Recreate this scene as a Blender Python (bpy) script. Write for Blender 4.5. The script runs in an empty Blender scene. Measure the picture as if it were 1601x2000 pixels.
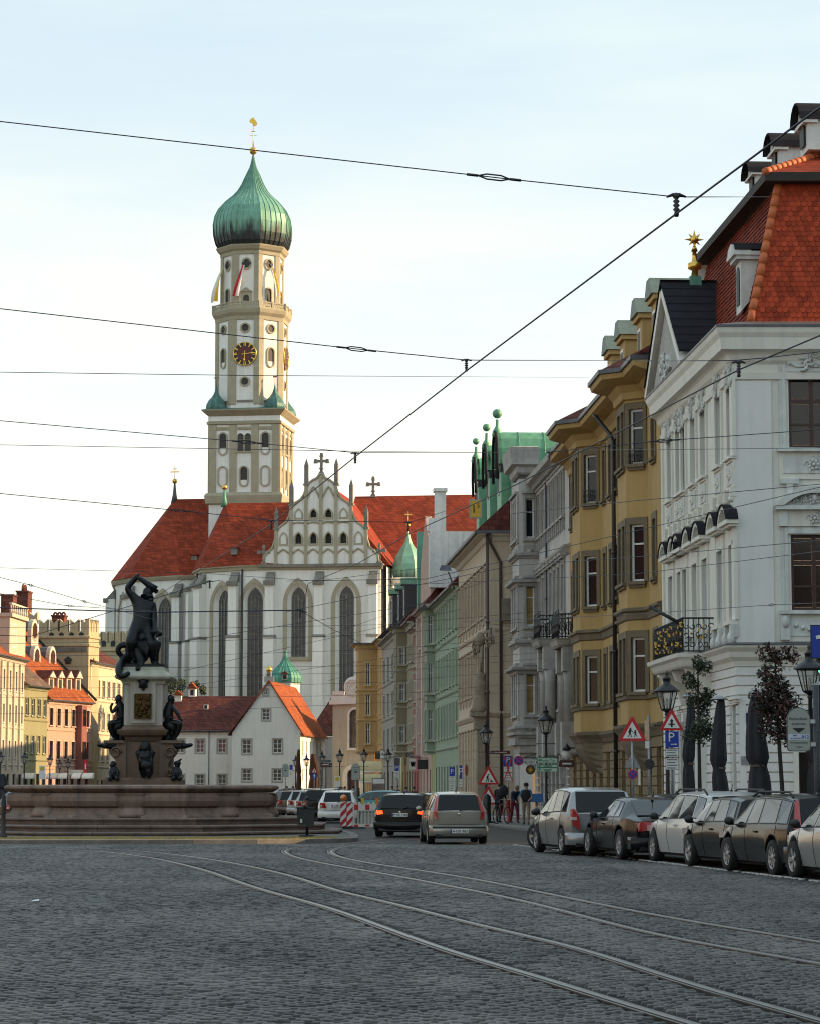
import bpy,bmesh,math,random
from math import sin,cos,tan,pi,radians,sqrt,atan2,hypot
from mathutils import Vector,Matrix
from mathutils.geometry import tessellate_polygon
R=radians
random.seed(7)
SC=bpy.context.scene
COL=SC.collection
# ------------------------------------------------------------------ camera, sky, sun, exposure
FPX=5000.0
TH=math.atan(540/FPX)
EYE=1.6
cam=bpy.data.cameras.new('camera')
cam.sensor_fit='HORIZONTAL';cam.sensor_width=36.0
cam.lens=36.0*FPX/1601.0
cam.clip_start=0.5;cam.clip_end=3000
camo=bpy.data.objects.new('camera',cam);COL.objects.link(camo)
camo.location=(0,0,EYE);camo.rotation_euler=(pi/2+TH,0,0)
SC.camera=camo
SUN_EL,SUN_PHI=R(20),R(3)
W=bpy.data.worlds.new('World');SC.world=W;W.use_nodes=True
nt=W.node_tree;N=nt.nodes;LK=nt.links
bgn=N['Background']
sky=N.new('ShaderNodeTexSky');sky.sky_type='NISHITA';sky.sun_disc=False
sky.sun_elevation=SUN_EL;sky.sun_rotation=pi/2-SUN_PHI
sky.air_density=1.0;sky.dust_density=1.6;sky.ozone_density=1.0;sky.altitude=400
tc=N.new('ShaderNodeTexCoord')
mp=N.new('ShaderNodeMapping');mp.inputs['Scale'].default_value=(1.6,1.6,7.5);mp.inputs['Rotation'].default_value=(0.07,-0.13,0.3)
LK.new(tc.outputs['Generated'],mp.inputs['Vector'])
n1=N.new('ShaderNodeTexNoise');n1.inputs['Scale'].default_value=2.3;n1.inputs['Detail'].default_value=9;n1.inputs['Roughness'].default_value=.55;n1.inputs['Distortion'].default_value=.25
LK.new(mp.outputs['Vector'],n1.inputs['Vector'])
rmp=N.new('ShaderNodeMapRange');rmp.interpolation_type='SMOOTHSTEP';rmp.inputs['From Min'].default_value=.36;rmp.inputs['From Max'].default_value=.68;rmp.inputs['To Min'].default_value=.70;rmp.inputs['To Max'].default_value=.98
LK.new(n1.outputs['Fac'],rmp.inputs['Value'])
spx=N.new('ShaderNodeSeparateXYZ');LK.new(tc.outputs['Generated'],spx.inputs[0])
hr=N.new('ShaderNodeMapRange');hr.interpolation_type='SMOOTHSTEP';hr.inputs['From Min'].default_value=.0;hr.inputs['From Max'].default_value=.40;LK.new(spx.outputs['Z'],hr.inputs['Value'])
vc=N.new('ShaderNodeMix');vc.data_type='RGBA';LK.new(hr.outputs['Result'],vc.inputs[0])
vc.inputs[6].default_value=(4.9,4.6,3.75,1);vc.inputs[7].default_value=(2.7,3.38,3.66,1)
mx=N.new('ShaderNodeMix');mx.data_type='RGBA';LK.new(vc.outputs[2],mx.inputs[7])
LK.new(rmp.outputs['Result'],mx.inputs[0]);LK.new(sky.outputs['Color'],mx.inputs[6])
LK.new(mx.outputs[2],bgn.inputs['Color']);bgn.inputs['Strength'].default_value=0.12
sl=bpy.data.lights.new('sun','SUN');sl.energy=3.7;sl.angle=R(.55);sl.color=(1.0,.68,.36)
so=bpy.data.objects.new('sun',sl);COL.objects.link(so)
sdir=Vector((cos(SUN_EL)*cos(SUN_PHI),cos(SUN_EL)*sin(SUN_PHI),sin(SUN_EL)))
so.rotation_euler=sdir.to_track_quat('Z','Y').to_euler()
vs=SC.view_settings;SC.display_settings.display_device='sRGB'
vs.view_transform='Standard';vs.look='None';vs.gamma=1;vs.use_curve_mapping=False
vs.exposure=1.15
SC.render.engine='CYCLES'
SC.cycles.max_bounces=5;SC.cycles.diffuse_bounces=3;SC.cycles.glossy_bounces=3;SC.cycles.transmission_bounces=3
SC.cycles.use_denoising=True;SC.cycles.filter_width=1.1
SC.cycles.caustics_reflective=False;SC.cycles.caustics_refractive=False
# ------------------------------------------------------------------ where a picture point lies in the place
def _ray(px,py):
 v=(1000-py)/FPX
 dy=cos(TH)-v*sin(TH);dz=sin(TH)+v*cos(TH)
 return(px-800.5)/FPX/dy,dz/dy
def at(px,py,Y):
 kx,kz=_ray(px,py);return Vector((kx*Y,Y,EYE+kz*Y))
def zat(py,Y):return EYE+_ray(800,py)[1]*Y
def xat(px,Y,py=1400):return _ray(px,py)[0]*Y
def gnd(px,py,z=0.0):
 kx,kz=_ray(px,py);Y=(z-EYE)/kz;return Vector((kx*Y,Y,z))
# ------------------------------------------------------------------ materials
MATS={}
def srgb(h):
 h=h.lstrip('#');c=[int(h[i:i+2],16)/255 for i in(0,2,4)]
 return tuple(x/12.92 if x<.04045 else((x+.055)/1.055)**2.4 for x in c)
def M(name,col,rough=.75,metal=0.0,var=.14,scale=1.5,bump=0.0,bscale=25.0,streak=0.0,spec=.5,coat=0.0,tiles=None,emit=0.0,stain=None,grime=None):
 if name in MATS:return MATS[name]
 m=bpy.data.materials.new(name);m.use_nodes=True;MATS[name]=m
 t=m.node_tree;n=t.nodes;l=t.links;b=n['Principled BSDF']
 b.inputs['Roughness'].default_value=rough;b.inputs['Metallic'].default_value=metal
 b.inputs['Specular IOR Level'].default_value=spec;b.inputs['Coat Weight'].default_value=coat
 b.inputs['Coat Roughness'].default_value=.06
 c=(*col,1)
 if emit:
  b.inputs['Emission Color'].default_value=c;b.inputs['Emission Strength'].default_value=emit
 b.inputs['Base Color'].default_value=c
 if var<=0 and not tiles and not stain:return m
 co=n.new('ShaderNodeTexCoord')
 out=None
 nz=n.new('ShaderNodeTexNoise');nz.inputs['Scale'].default_value=scale;nz.inputs['Detail'].default_value=7;nz.inputs['Roughness'].default_value=.65
 l.new(co.outputs['Object'],nz.inputs['Vector'])
 x=n.new('ShaderNodeMix');x.data_type='RGBA'
 mr=n.new('ShaderNodeMapRange');mr.inputs['From Min'].default_value=.3;mr.inputs['From Max'].default_value=.7
 l.new(nz.outputs['Fac'],mr.inputs['Value']);l.new(mr.outputs['Result'],x.inputs[0])
 x.inputs[6].default_value=(*[k*(1-var)for k in col],1);x.inputs[7].default_value=(*[min(1,k*(1+var))for k in col],1)
 out=x.outputs[2]
 if streak:
  mp=n.new('ShaderNodeMapping');mp.inputs['Scale'].default_value=(2.5,2.5,.16)
  l.new(co.outputs['Object'],mp.inputs['Vector'])
  n2=n.new('ShaderNodeTexNoise');n2.inputs['Scale'].default_value=1.3;n2.inputs['Detail'].default_value=6
  l.new(mp.outputs['Vector'],n2.inputs['Vector'])
  m2=n.new('ShaderNodeMapRange');m2.inputs['From Min'].default_value=.46;m2.inputs['From Max'].default_value=.75;m2.inputs['To Max'].default_value=min(.8,streak*1.5)
  l.new(n2.outputs['Fac'],m2.inputs['Value'])
  x2=n.new('ShaderNodeMix');x2.data_type='RGBA';l.new(m2.outputs['Result'],x2.inputs[0]);l.new(out,x2.inputs[6])
  g=grime or tuple(k*.45 for k in col);x2.inputs[7].default_value=(*g,1);out=x2.outputs[2]
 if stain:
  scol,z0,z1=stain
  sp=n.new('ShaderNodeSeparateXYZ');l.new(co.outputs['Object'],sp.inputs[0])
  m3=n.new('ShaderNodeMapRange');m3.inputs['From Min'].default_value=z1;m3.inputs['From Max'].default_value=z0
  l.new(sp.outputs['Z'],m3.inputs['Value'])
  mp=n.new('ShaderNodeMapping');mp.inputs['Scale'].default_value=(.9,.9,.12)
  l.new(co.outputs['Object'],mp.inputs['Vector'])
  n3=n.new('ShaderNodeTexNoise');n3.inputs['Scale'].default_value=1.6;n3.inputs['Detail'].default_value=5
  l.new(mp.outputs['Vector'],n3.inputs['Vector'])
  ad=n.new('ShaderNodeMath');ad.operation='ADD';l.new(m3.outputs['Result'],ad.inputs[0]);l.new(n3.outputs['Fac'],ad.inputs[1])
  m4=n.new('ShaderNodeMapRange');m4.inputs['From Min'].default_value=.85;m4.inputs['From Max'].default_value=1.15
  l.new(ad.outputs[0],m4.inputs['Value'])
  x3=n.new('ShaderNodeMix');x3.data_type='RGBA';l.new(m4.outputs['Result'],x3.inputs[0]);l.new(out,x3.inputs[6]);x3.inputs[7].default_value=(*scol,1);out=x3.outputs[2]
 bsock=None
 if tiles:b.inputs['Specular IOR Level'].default_value=.12
 if tiles:
  tw,th=tiles
  sp=n.new('ShaderNodeSeparateXYZ');l.new(co.outputs['Object'],sp.inputs[0])
  ad=n.new('ShaderNodeMath');ad.operation='ADD';l.new(sp.outputs['X'],ad.inputs[0]);l.new(sp.outputs['Y'],ad.inputs[1])
  cb=n.new('ShaderNodeCombineXYZ');l.new(ad.outputs[0],cb.inputs['X']);l.new(sp.outputs['Z'],cb.inputs['Y'])
  br=n.new('ShaderNodeTexBrick');br.inputs['Scale'].default_value=1;br.inputs['Brick Width'].default_value=tw;br.inputs['Row Height'].default_value=th
  br.inputs['Mortar Size'].default_value=.012*th/.2;br.inputs['Bias'].default_value=-.1
  br.inputs['Color1'].default_value=(.62,.62,.62,1);br.inputs['Color2'].default_value=(1.25,1.2,1.2,1);br.inputs['Mortar'].default_value=(.4,.4,.4,1)
  l.new(cb.outputs[0],br.inputs['Vector'])
  x4=n.new('ShaderNodeMix');x4.data_type='RGBA';x4.blend_type='MULTIPLY';x4.inputs[0].default_value=.8
  l.new(out,x4.inputs[6]);l.new(br.outputs['Color'],x4.inputs[7]);out=x4.outputs[2];bsock=br.outputs['Fac']
 l.new(out,b.inputs['Base Color'])
 if bump or tiles:
  bp=n.new('ShaderNodeBump');bp.inputs['Strength'].default_value=bump or .5;bp.inputs['Distance'].default_value=.03
  if bsock:l.new(bsock,bp.inputs['Height']);bp.invert=True
  else:
   n4=n.new('ShaderNodeTexNoise');n4.inputs['Scale'].default_value=bscale;n4.inputs['Detail'].default_value=4
   l.new(co.outputs['Object'],n4.inputs['Vector']);l.new(n4.outputs['Fac'],bp.inputs['Height'])
  l.new(bp.outputs['Normal'],b.inputs['Normal'])
 return m
GLASS=M('window_glass',(.010,.013,.017),.06,var=0,spec=.4)
DARK=M('dark_opening',(.012,.012,.014),.6,var=0)
BLACK=M('black_iron',(.014,.015,.018),.45,var=.2,scale=6)
GOLD=M('gilding',(.75,.46,.10),.32,.9,var=.2,scale=8)
LEAD=M('sheet_metal',(.10,.105,.12),.5,.3,var=.2,streak=.3)
WHITE=M('white_paint',(.74,.74,.73),.5,var=.05)
STEEL=M('galvanised_steel',(.28,.29,.30),.45,.7,var=.2,scale=8)
RED=M('signal_red',(.50,.016,.022),.4,var=.05)
BLUE=M('sign_blue',(.012,.045,.34),.4,var=.05)
SWHITE=M('sign_white',(.72,.73,.70),.45,var=.06)
SBLACK=M('sign_black',(.01,.01,.012),.5,var=0)
# ------------------------------------------------------------------ mesh builder
class MB:
 def __init__(s,mat=None):
  s.v=[];s.f=[];s.fm=[];s.mats=[];s.X=None;s.cur=mat;s.sm=[]
  s.smooth=False
 def slot(s,m):
  m=m or s.cur
  if m not in s.mats:s.mats.append(m)
  return s.mats.index(m)
 def add(s,pts,faces,mat=None,smooth=None):
  o=len(s.v);k=s.slot(mat)
  for p in pts:
   p=Vector(p);s.v.append(s.X@p if s.X else p)
  for f in faces:
   s.f.append([o+i for i in f]);s.fm.append(k);s.sm.append(s.smooth if smooth is None else smooth)
  return s
 def quad(s,a,b,c,d,mat=None):return s.add([a,b,c,d],[(0,1,2,3)],mat)
 def poly(s,pts,mat=None):return s.add(pts,[tuple(range(len(pts)))],mat)
 def box(s,x0,x1,y0,y1,z0,z1,mat=None):
  return s.add([(x0,y0,z0),(x1,y0,z0),(x1,y1,z0),(x0,y1,z0),(x0,y0,z1),(x1,y0,z1),(x1,y1,z1),(x0,y1,z1)],[(0,3,2,1),(4,5,6,7),(0,1,5,4),(1,2,6,5),(2,3,7,6),(3,0,4,7)],mat)
 def frus(s,x0,x1,y0,y1,z0,z1,d,mat=None,dy=None):
  e=d if dy is None else dy
  return s.add([(x0,y0,z0),(x1,y0,z0),(x1,y1,z0),(x0,y1,z0),(x0+d,y0+e,z1),(x1-d,y0+e,z1),(x1-d,y1-e,z1),(x0+d,y1-e,z1)],[(0,3,2,1),(4,5,6,7),(0,1,5,4),(1,2,6,5),(2,3,7,6),(3,0,4,7)],mat)
 def prism(s,pts2,a0,a1,axis='z',mat=None):
  def P(p,t):return(p[0],p[1],t)if axis=='z' else((p[0],t,p[1])if axis=='y' else(t,p[0],p[1]))
  n=len(pts2);pts=[P(p,a0)for p in pts2]+[P(p,a1)for p in pts2]
  fs=[tuple(range(n))[::-1],tuple(range(n,2*n))]+[(i,(i+1)%n,n+(i+1)%n,n+i)for i in range(n)]
  if n>4:
   tri=tessellate_polygon([[Vector((p[0],p[1],0))for p in pts2]])
   fs=[tuple(t[::-1])for t in tri]+[tuple(n+i for i in t)for t in tri]+fs[2:]
  return s.add(pts,fs,mat)
 def tube(s,path,r,n=8,mat=None,cap=True,smooth=True):
  path=[Vector(p)for p in path];rs=r if isinstance(r,(list,tuple))else[r]*len(path)
  pts=[];fs=[];up=Vector((0,0,1));last=None
  for i,p in enumerate(path):
   d=(path[min(i+1,len(path)-1)]-path[max(i-1,0)])
   if d.length<1e-9:d=Vector((0,0,1))
   d.normalize()
   if last is None:
    a=d.cross(up if abs(d.z)<.9 else Vector((1,0,0))).normalized()
   else:
    a=(last-d*last.dot(d)).normalized()
   last=a;b=d.cross(a)
   for k in range(n):
    t=2*pi*k/n;pts.append(p+(a*cos(t)+b*sin(t))*rs[i])
  for i in range(len(path)-1):
   for k in range(n):fs.append((i*n+k,i*n+(k+1)%n,(i+1)*n+(k+1)%n,(i+1)*n+k))
  if cap:fs+=[tuple(range(n))[::-1],tuple(range((len(path)-1)*n,len(path)*n))]
  return s.add(pts,fs,mat,smooth)
 def lathe(s,prof,n=16,c=(0,0,0),mat=None,smooth=True,ph=0.0,cap=True):
  pts=[];fs=[]
  for(r,z)in prof:
   for k in range(n):
    t=2*pi*k/n+ph;pts.append((c[0]+r*cos(t),c[1]+r*sin(t),c[2]+z))
  for i in range(len(prof)-1):
   for k in range(n):fs.append((i*n+k,i*n+(k+1)%n,(i+1)*n+(k+1)%n,(i+1)*n+k))
  if cap:fs+=[tuple(range(n))[::-1],tuple(range((len(prof)-1)*n,len(prof)*n))]
  return s.add(pts,fs,mat,smooth)
 def ball(s,c,r,n=10,mat=None,sz=1.0):
  pr=[(max(.001,r*sin(pi*i/6)),-r*sz*cos(pi*i/6))for i in range(7)]
  return s.lathe(pr,n,c,mat)
 def sweep(s,path,prof,mat=None,closed=False):
  """profile (out, z) swept along a plan path; 'out' is to the right-hand side of travel"""
  n=len(path);m=len(prof);pts=[];fs=[]
  for i in range(n):
   p=Vector(path[i][:2])
   a=Vector(path[(i-1)%n][:2])if(closed or i>0)else None
   b=Vector(path[(i+1)%n][:2])if(closed or i<n-1)else None
   d0=(p-a).normalized()if a is not None else None;d1=(b-p).normalized()if b is not None else None
   if d0 is None:d0=d1
   if d1 is None:d1=d0
   n0=Vector((d0.y,-d0.x));n1_=Vector((d1.y,-d1.x));nn=(n0+n1_)
   nn=nn/max(.3,nn.length_squared)*2 if nn.length>.1 else n0
   for(o,z)in prof:pts.append((p.x+nn.x*o,p.y+nn.y*o,z))
  for i in range(n if closed else n-1):
   j=(i+1)%n
   for k in range(m-1):fs.append((i*m+k,j*m+k,j*m+k+1,i*m+k+1))
  if not closed:fs+=[tuple(range(m)),tuple(range((n-1)*m,n*m))[::-1]]
  return s.add(pts,fs,mat,False)
 def mesh(s,name,angle=None):
  me=bpy.data.meshes.new(name);me.from_pydata([tuple(p)for p in s.v],[],s.f)
  for m in s.mats:me.materials.append(m)
  me.polygons.foreach_set('material_index',s.fm);me.polygons.foreach_set('use_smooth',s.sm)
  me.update()
  if angle:
   bm=bmesh.new();bm.from_mesh(me);bmesh.ops.remove_doubles(bm,verts=bm.verts,dist=1e-4);bmesh.ops.recalc_face_normals(bm,faces=bm.faces);bm.to_mesh(me);bm.free()
   me.polygons.foreach_set('use_smooth',[True]*len(me.polygons));me.set_sharp_from_angle(angle=angle)
  return me
 def build(s,name,parent=None,angle=None,loc=None,rot=None):
  return link(name,s.mesh(name,angle),parent,loc,rot)
def link(name,data,parent=None,loc=None,rot=None):
 o=bpy.data.objects.new(name,data);COL.objects.link(o)
 if parent is not None:o.parent=parent
 if loc is not None:o.location=loc
 if rot is not None:o.rotation_euler=rot
 return o
def tag(o,label=None,cat=None,group=None,kind=None):
 if label:o['label']=label
 if cat:o['category']=cat
 if group:o['group']=group
 if kind:o['kind']=kind
 return o
def thing(name,label,cat,loc=(0,0,0),rz=0.0,group=None):
 o=bpy.data.objects.new(name,None);COL.objects.link(o);o.empty_display_size=.2
 o.location=loc;o.rotation_euler=(0,0,rz)
 return tag(o,label,cat,group)
def dup(o,loc=None,rz=None,label=None,group=None,parent=None):
 c=o.copy();COL.objects.link(c)
 if parent is not None:c.parent=parent
 if loc is not None:c.location=loc
 if rz is not None:c.rotation_euler=(0,0,rz)
 if label:c['label']=label
 if group:c['group']=group
 for ch in list(o.children):dup(ch,parent=c)
 return c
def textmesh(txt,size,mat,ax='CENTER',ext=.003):
 cu=bpy.data.curves.new('lettering','FONT');cu.body=txt;cu.size=size;cu.align_x=ax;cu.align_y='CENTER';cu.extrude=ext;cu.resolution_u=2
 o=bpy.data.objects.new('lettering',cu);COL.objects.link(o)
 dg=bpy.context.evaluated_depsgraph_get();me=bpy.data.meshes.new_from_object(o.evaluated_get(dg))
 bpy.data.objects.remove(o);me.materials.clear();me.materials.append(mat);return me
def lettering(txt,size,mat,parent,loc,name='lettering',rz=0.0,ax='CENTER'):
 """upright text in the local XZ plane facing -Y"""
 o=link(name,textmesh(txt,size,mat,ax),parent,loc);o.rotation_euler=(pi/2,0,rz);return o
# ------------------------------------------------------------------ building helpers (local frame: x along the front, y into the house, z up)
class Front:
 """a house front running from A to B (left to right as seen from the street)"""
 def __init__(s,name,label,A,B,cat='building',group=None):
  s.A=Vector(A);s.B=Vector(B);d=s.B-s.A;s.L=d.length;s.u=d/s.L;s.n=Vector((-s.u.y,s.u.x))
  s.rz=atan2(s.u.y,s.u.x)
  s.root=thing(name,label,cat,(s.A.x,s.A.y,0),s.rz,group)
 def hit(s,px,py,p=0.0):
  """(x along the front, height) of what the picture shows at px,py on the plane p metres proud of the front"""
  kx,kz=_ray(px,py);O=s.A-s.n*p
# O + u t = (kx Y, Y)
  den=s.u.x-kx*s.u.y
  t=(kx*O.y-O.x)/den;Y=O.y+s.u.y*t
  return t,EYE+kz*Y
 def x(s,px,py=1300,p=0.0):return s.hit(px,py,p)[0]
 def z(s,px,py,p=0.0):return s.hit(px,py,p)[1]
def wallgrid(mb,x0,x1,z0,z1,ops,mat,reveal=.22,y=0.0,rmat=None):
 """flat wall in the xz plane facing -y with rectangular openings (a,b,c,d) and their reveals"""
 ops=[o for o in ops if o[1]>x0 and o[0]<x1]
 xs=sorted({x0,x1,*[v for o in ops for v in o[:2]if x0<v<x1]});zs=sorted({z0,z1,*[v for o in ops for v in o[2:4]if z0<v<z1]})
 for i in range(len(xs)-1):
  j=0
  while j<len(zs)-1:
   cx=(xs[i]+xs[i+1])/2
   def hole(k):
    cz=(zs[k]+zs[k+1])/2
    return any(o[0]<cx<o[1]and o[2]<cz<o[3]for o in ops)
   if hole(j):j+=1;continue
   k=j
   while k+1<len(zs)-1 and not hole(k+1):k+=1
   mb.quad((xs[i],y,zs[j]),(xs[i+1],y,zs[j]),(xs[i+1],y,zs[k+1]),(xs[i],y,zs[k+1]),mat);j=k+1
 r=rmat or mat;Y=y+reveal
 for(a,b,c,d)in[o[:4]for o in ops]:
  mb.quad((a,y,c),(a,y,d),(a,Y,d),(a,Y,c),r);mb.quad((b,y,d),(b,y,c),(b,Y,c),(b,Y,d),r)
  mb.quad((a,y,d),(b,y,d),(b,Y,d),(a,Y,d),r);mb.quad((b,y,c),(a,y,c),(a,Y,c),(b,Y,c),r)
WCACHE={}
def window_meshes(w,h,fmat,style='cross',fw=.07,glass=None):
 key=(round(w,2),round(h,2),fmat.name,style,fw,glass.name if glass else '')
 if key in WCACHE:return WCACHE[key]
 mb=MB(fmat);d=.07
 mb.box(0,fw,0,d,0,h);mb.box(w-fw,w,0,d,0,h);mb.box(fw,w-fw,0,d,0,fw);mb.box(fw,w-fw,0,d,h-fw,h)
 cols,rows={'cross':(2,[.68]),'plain':(1,[]),'six':(2,[.33,.66]),'tee':(1,[.66]),'eight':(2,[.25,.5,.75]),'two':(2,[])}[style]
 if cols==2:mb.box(w/2-fw*.45,w/2+fw*.45,.006,d-.004,fw,h-fw)
 for r_ in rows:mb.box(fw,w-fw,.012,d-.012,h*r_-fw*.35,h*r_+fw*.35)
 g=MB(glass or GLASS);g.box(fw*.5,w-fw*.5,.045,.058,fw*.5,h-fw*.5)
 WCACHE[key]=(mb.mesh('window'),g.mesh('pane'));return WCACHE[key]
def add_window(root,x,z,w,h,y,fmat,style='cross',fw=.07,glass=None,sill=None,hood=None,name='window',rz=None):
 fm,gm=window_meshes(w,h,fmat,style,fw,glass)
 o=link(name,fm,root,(x,y,z));p=link('pane',gm,o)
 if rz is not None:o.rotation_euler=(0,0,rz)
 if sill is not None:link('sill',sill,o,(0,-y if rz is None else 0,0))
 if hood is not None:link('hood',hood,o,(0,-y if rz is None else 0,h))
 return o
def sill_mesh(w,mat,out=.16,th=.10,over=.1,dy=0.0):
 mb=MB(mat);mb.box(-over,w+over,dy-out,dy+.05,-th,0);mb.box(-over*.6,w+over*.6,dy-out*.55,dy+.05,-th*1.9,-th-.002);return mb.mesh('sill')
def gable_roof(mb,x0,x1,y0,y1,ze,zr,over=.35,mat=None,hipl=0.0,hipr=0.0,th=.18,ridge=.5):
 """roof with its ridge along x; hipl / hipr set the ridge ends in"""
 yr=y0+(y1-y0)*ridge
 a=(x0-(over if hipl else 0.1),y0-over,ze);b=(x1+(over if hipr else .1),y0-over,ze);c=(x1+(over if hipr else .1),y1+over,ze);d=(x0-(over if hipl else .1),y1+over,ze)
 e=(x0+hipl-(0 if hipl else .1),yr,zr);f=(x1-hipr+(0 if hipr else .1),yr,zr)
 mb.add([a,b,c,d,e,f],[(0,1,5,4),(2,3,4,5),(3,0,4),(1,2,5),(3,2,1,0)],mat)
# ================================================================== GROUND, ROAD, RAILS, PAVEMENT
import numpy as np
RNG=np.random.default_rng(5)
ASPH=M('asphalt',(.038,.033,.030),.85,var=.25,scale=.35,bump=.25,bscale=60)
KERB=M('kerb_granite',(.17,.155,.14),.8,var=.35,scale=2.0,bump=.3)
PAVE=M('pavement_slabs',(.13,.125,.12),.85,var=.2,scale=1.2)
def sett_mat(name,lo,hi,rough=.5):
 m=bpy.data.materials.new(name);m.use_nodes=True;MATS[name]=m;t=m.node_tree;n=t.nodes;l=t.links;b=n['Principled BSDF']
 g=n.new('ShaderNodeNewGeometry');co=n.new('ShaderNodeTexCoord')
 nz=n.new('ShaderNodeTexNoise');nz.inputs['Scale'].default_value=.22;nz.inputs['Detail'].default_value=5;l.new(g.outputs['Position'],nz.inputs['Vector'])
 ma=n.new('ShaderNodeMath');ma.operation='MULTIPLY_ADD';ma.inputs[1].default_value=.62;l.new(g.outputs['Random Per Island'],ma.inputs[0])
 mr=n.new('ShaderNodeMapRange');mr.inputs['From Min'].default_value=.34;mr.inputs['From Max'].default_value=.66;mr.inputs['To Max'].default_value=.75;mr.inputs['To Min'].default_value=-.35
 l.new(nz.outputs['Fac'],mr.inputs['Value']);l.new(mr.outputs['Result'],ma.inputs[2])
 x=n.new('ShaderNodeMix');x.data_type='RGBA';l.new(ma.outputs[0],x.inputs[0]);x.inputs[6].default_value=(*lo,1);x.inputs[7].default_value=(*hi,1)
 mpg=n.new('ShaderNodeMapping');mpg.inputs['Scale'].default_value=(1.1,.09,1);mpg.inputs['Rotation'].default_value=(0,0,.22);l.new(g.outputs['Position'],mpg.inputs['Vector'])
 nw_=n.new('ShaderNodeTexNoise');nw_.inputs['Scale'].default_value=1.0;nw_.inputs['Detail'].default_value=4;l.new(mpg.outputs['Vector'],nw_.inputs['Vector'])
 mw=n.new('ShaderNodeMapRange');mw.inputs['From Min'].default_value=.35;mw.inputs['From Max'].default_value=.65;mw.inputs['To Min'].default_value=.62;mw.inputs['To Max'].default_value=1.3;l.new(nw_.outputs['Fac'],mw.inputs['Value'])
 xw=n.new('ShaderNodeMix');xw.data_type='RGBA';xw.blend_type='MULTIPLY';xw.inputs[0].default_value=1;l.new(x.outputs[2],xw.inputs[6]);l.new(mw.outputs['Result'],xw.inputs[7]);x=xw
 n3=n.new('ShaderNodeTexNoise');n3.inputs['Scale'].default_value=70;n3.inputs['Detail'].default_value=3;l.new(g.outputs['Position'],n3.inputs['Vector'])
 x2=n.new('ShaderNodeMix');x2.data_type='RGBA';x2.blend_type='OVERLAY';x2.inputs[0].default_value=.55;l.new(x.outputs[2],x2.inputs[6]);l.new(n3.outputs['Fac'],x2.inputs[7])
 hs=n.new('ShaderNodeHueSaturation');hs.inputs['Saturation'].default_value=.85;l.new(x2.outputs[2],hs.inputs['Color'])
 l.new(hs.outputs['Color'],b.inputs['Base Color']);b.inputs['Roughness'].default_value=rough;b.inputs['Specular IOR Level'].default_value=.45
 bp=n.new('ShaderNodeBump');bp.inputs['Strength'].default_value=.5;bp.inputs['Distance'].default_value=.01;l.new(n3.outputs['Fac'],bp.inputs['Height']);l.new(bp.outputs['Normal'],b.inputs['Normal'])
 return m
SETT=sett_mat('basalt_sett',(.015,.0132,.0122),(.094,.080,.068))
mb=MB(ASPH);mb.box(-700,700,-60,1200,-.5,-.02);tag(mb.build('ground'),kind='structure')
RAILPX=[[(60,1660),(190,1664),(255,1672),(310,1680),(400,1702),(500,1737),(640,1776),(770,1823),(900,1870),(1040,1909),(1180,1955),(1330,2000),(1700,2110)],[(110,1657),(240,1662),(340,1671),(450,1687),(560,1711),(660,1743),(760,1766),(880,1797),(1000,1826),(1130,1856),(1300,1912),(1440,1955),(1600,1997),(1800,2056)],[(790,1637),(680,1650),(600,1655),(564,1660),(556,1666),(576,1676),(640,1690),(750,1709),(850,1728),(1000,1758),(1120,1788),(1250,1822),(1400,1853),(1600,1885),(1800,1925)],[(860,1637),(760,1647),(690,1654),(654,1660),(646,1667),(668,1677),(740,1691),(850,1707),(960,1726),(1100,1755),(1250,1785),(1400,1812),(1600,1843),(1800,1880)]]
def dense(pts,step=.25):
 """smooth line through ground points"""
 P=[Vector(p)for p in pts];out=[]
 for i in range(len(P)-1):
  p0=P[max(i-1,0)];p1=P[i];p2=P[i+1];p3=P[min(i+2,len(P)-1)]
  k=max(1,int((p2-p1).length/step))
  for j in range(k):
   t=j/k
   out.append(.5*((2*p1)+(p2-p0)*t+(2*p0-5*p1+4*p2-p3)*t*t+(3*p1-p0-3*p2+p3)*t**3))
 out.append(P[-1]);return out
def smoothline(P,it=60):
 P=[Vector(p)for p in P]
 for _ in range(it):P=[P[0]]+[P[i]*.5+(P[i-1]+P[i+1])*.25 for i in range(1,len(P)-1)]+[P[-1]]
 return P
def longer(P):return P+[P[-1]+(P[-1]-P[-2]).normalized()*k for k in(3,6,10)]
RAILS=[longer(smoothline(dense([gnd(*p)for p in r])))for r in RAILPX]
RTOP=M('rail_polished_steel',(.20,.19,.175),.36,1.0,var=.12,scale=4)
RLIP=M('rail_worn_steel',(.15,.14,.135),.4,.9,var=.3,scale=4)
for i,pl in enumerate(RAILS):
 path=[(p.x,p.y)for p in pl]
 lab=['grooved tram rail nearest the camera, curving left towards the fountain','bright tram rail running beside the nearest one towards the fountain island','tram rail of the second track, the one hooking round tightest beside the island','tram rail closest to the row of parked cars'][i]
 o=bpy.data.objects.new('tram_rail',None);COL.objects.link(o);tag(o,lab,'tram rail','tram rails set in the cobbles')
 a=MB(RTOP);a.sweep(path,[(-.030,0),(-.030,.022),(-.024,.028),(.024,.028),(.030,.022),(.030,0)]);a.build('rail_head',o)
 a=MB(RLIP);a.sweep(path,[(.080,0),(.080,.028),(.105,.028),(.105,0)]);a.build('guard_lip',o)
 a=MB(SBLACK);a.sweep(path,[(.030,.002),(.030,.008),(.080,.008),(.080,.002)]);a.sweep(path,[(-.085,.002),(-.085,.014),(-.031,.014),(-.031,.002)]);a.build('groove',o)
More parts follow.
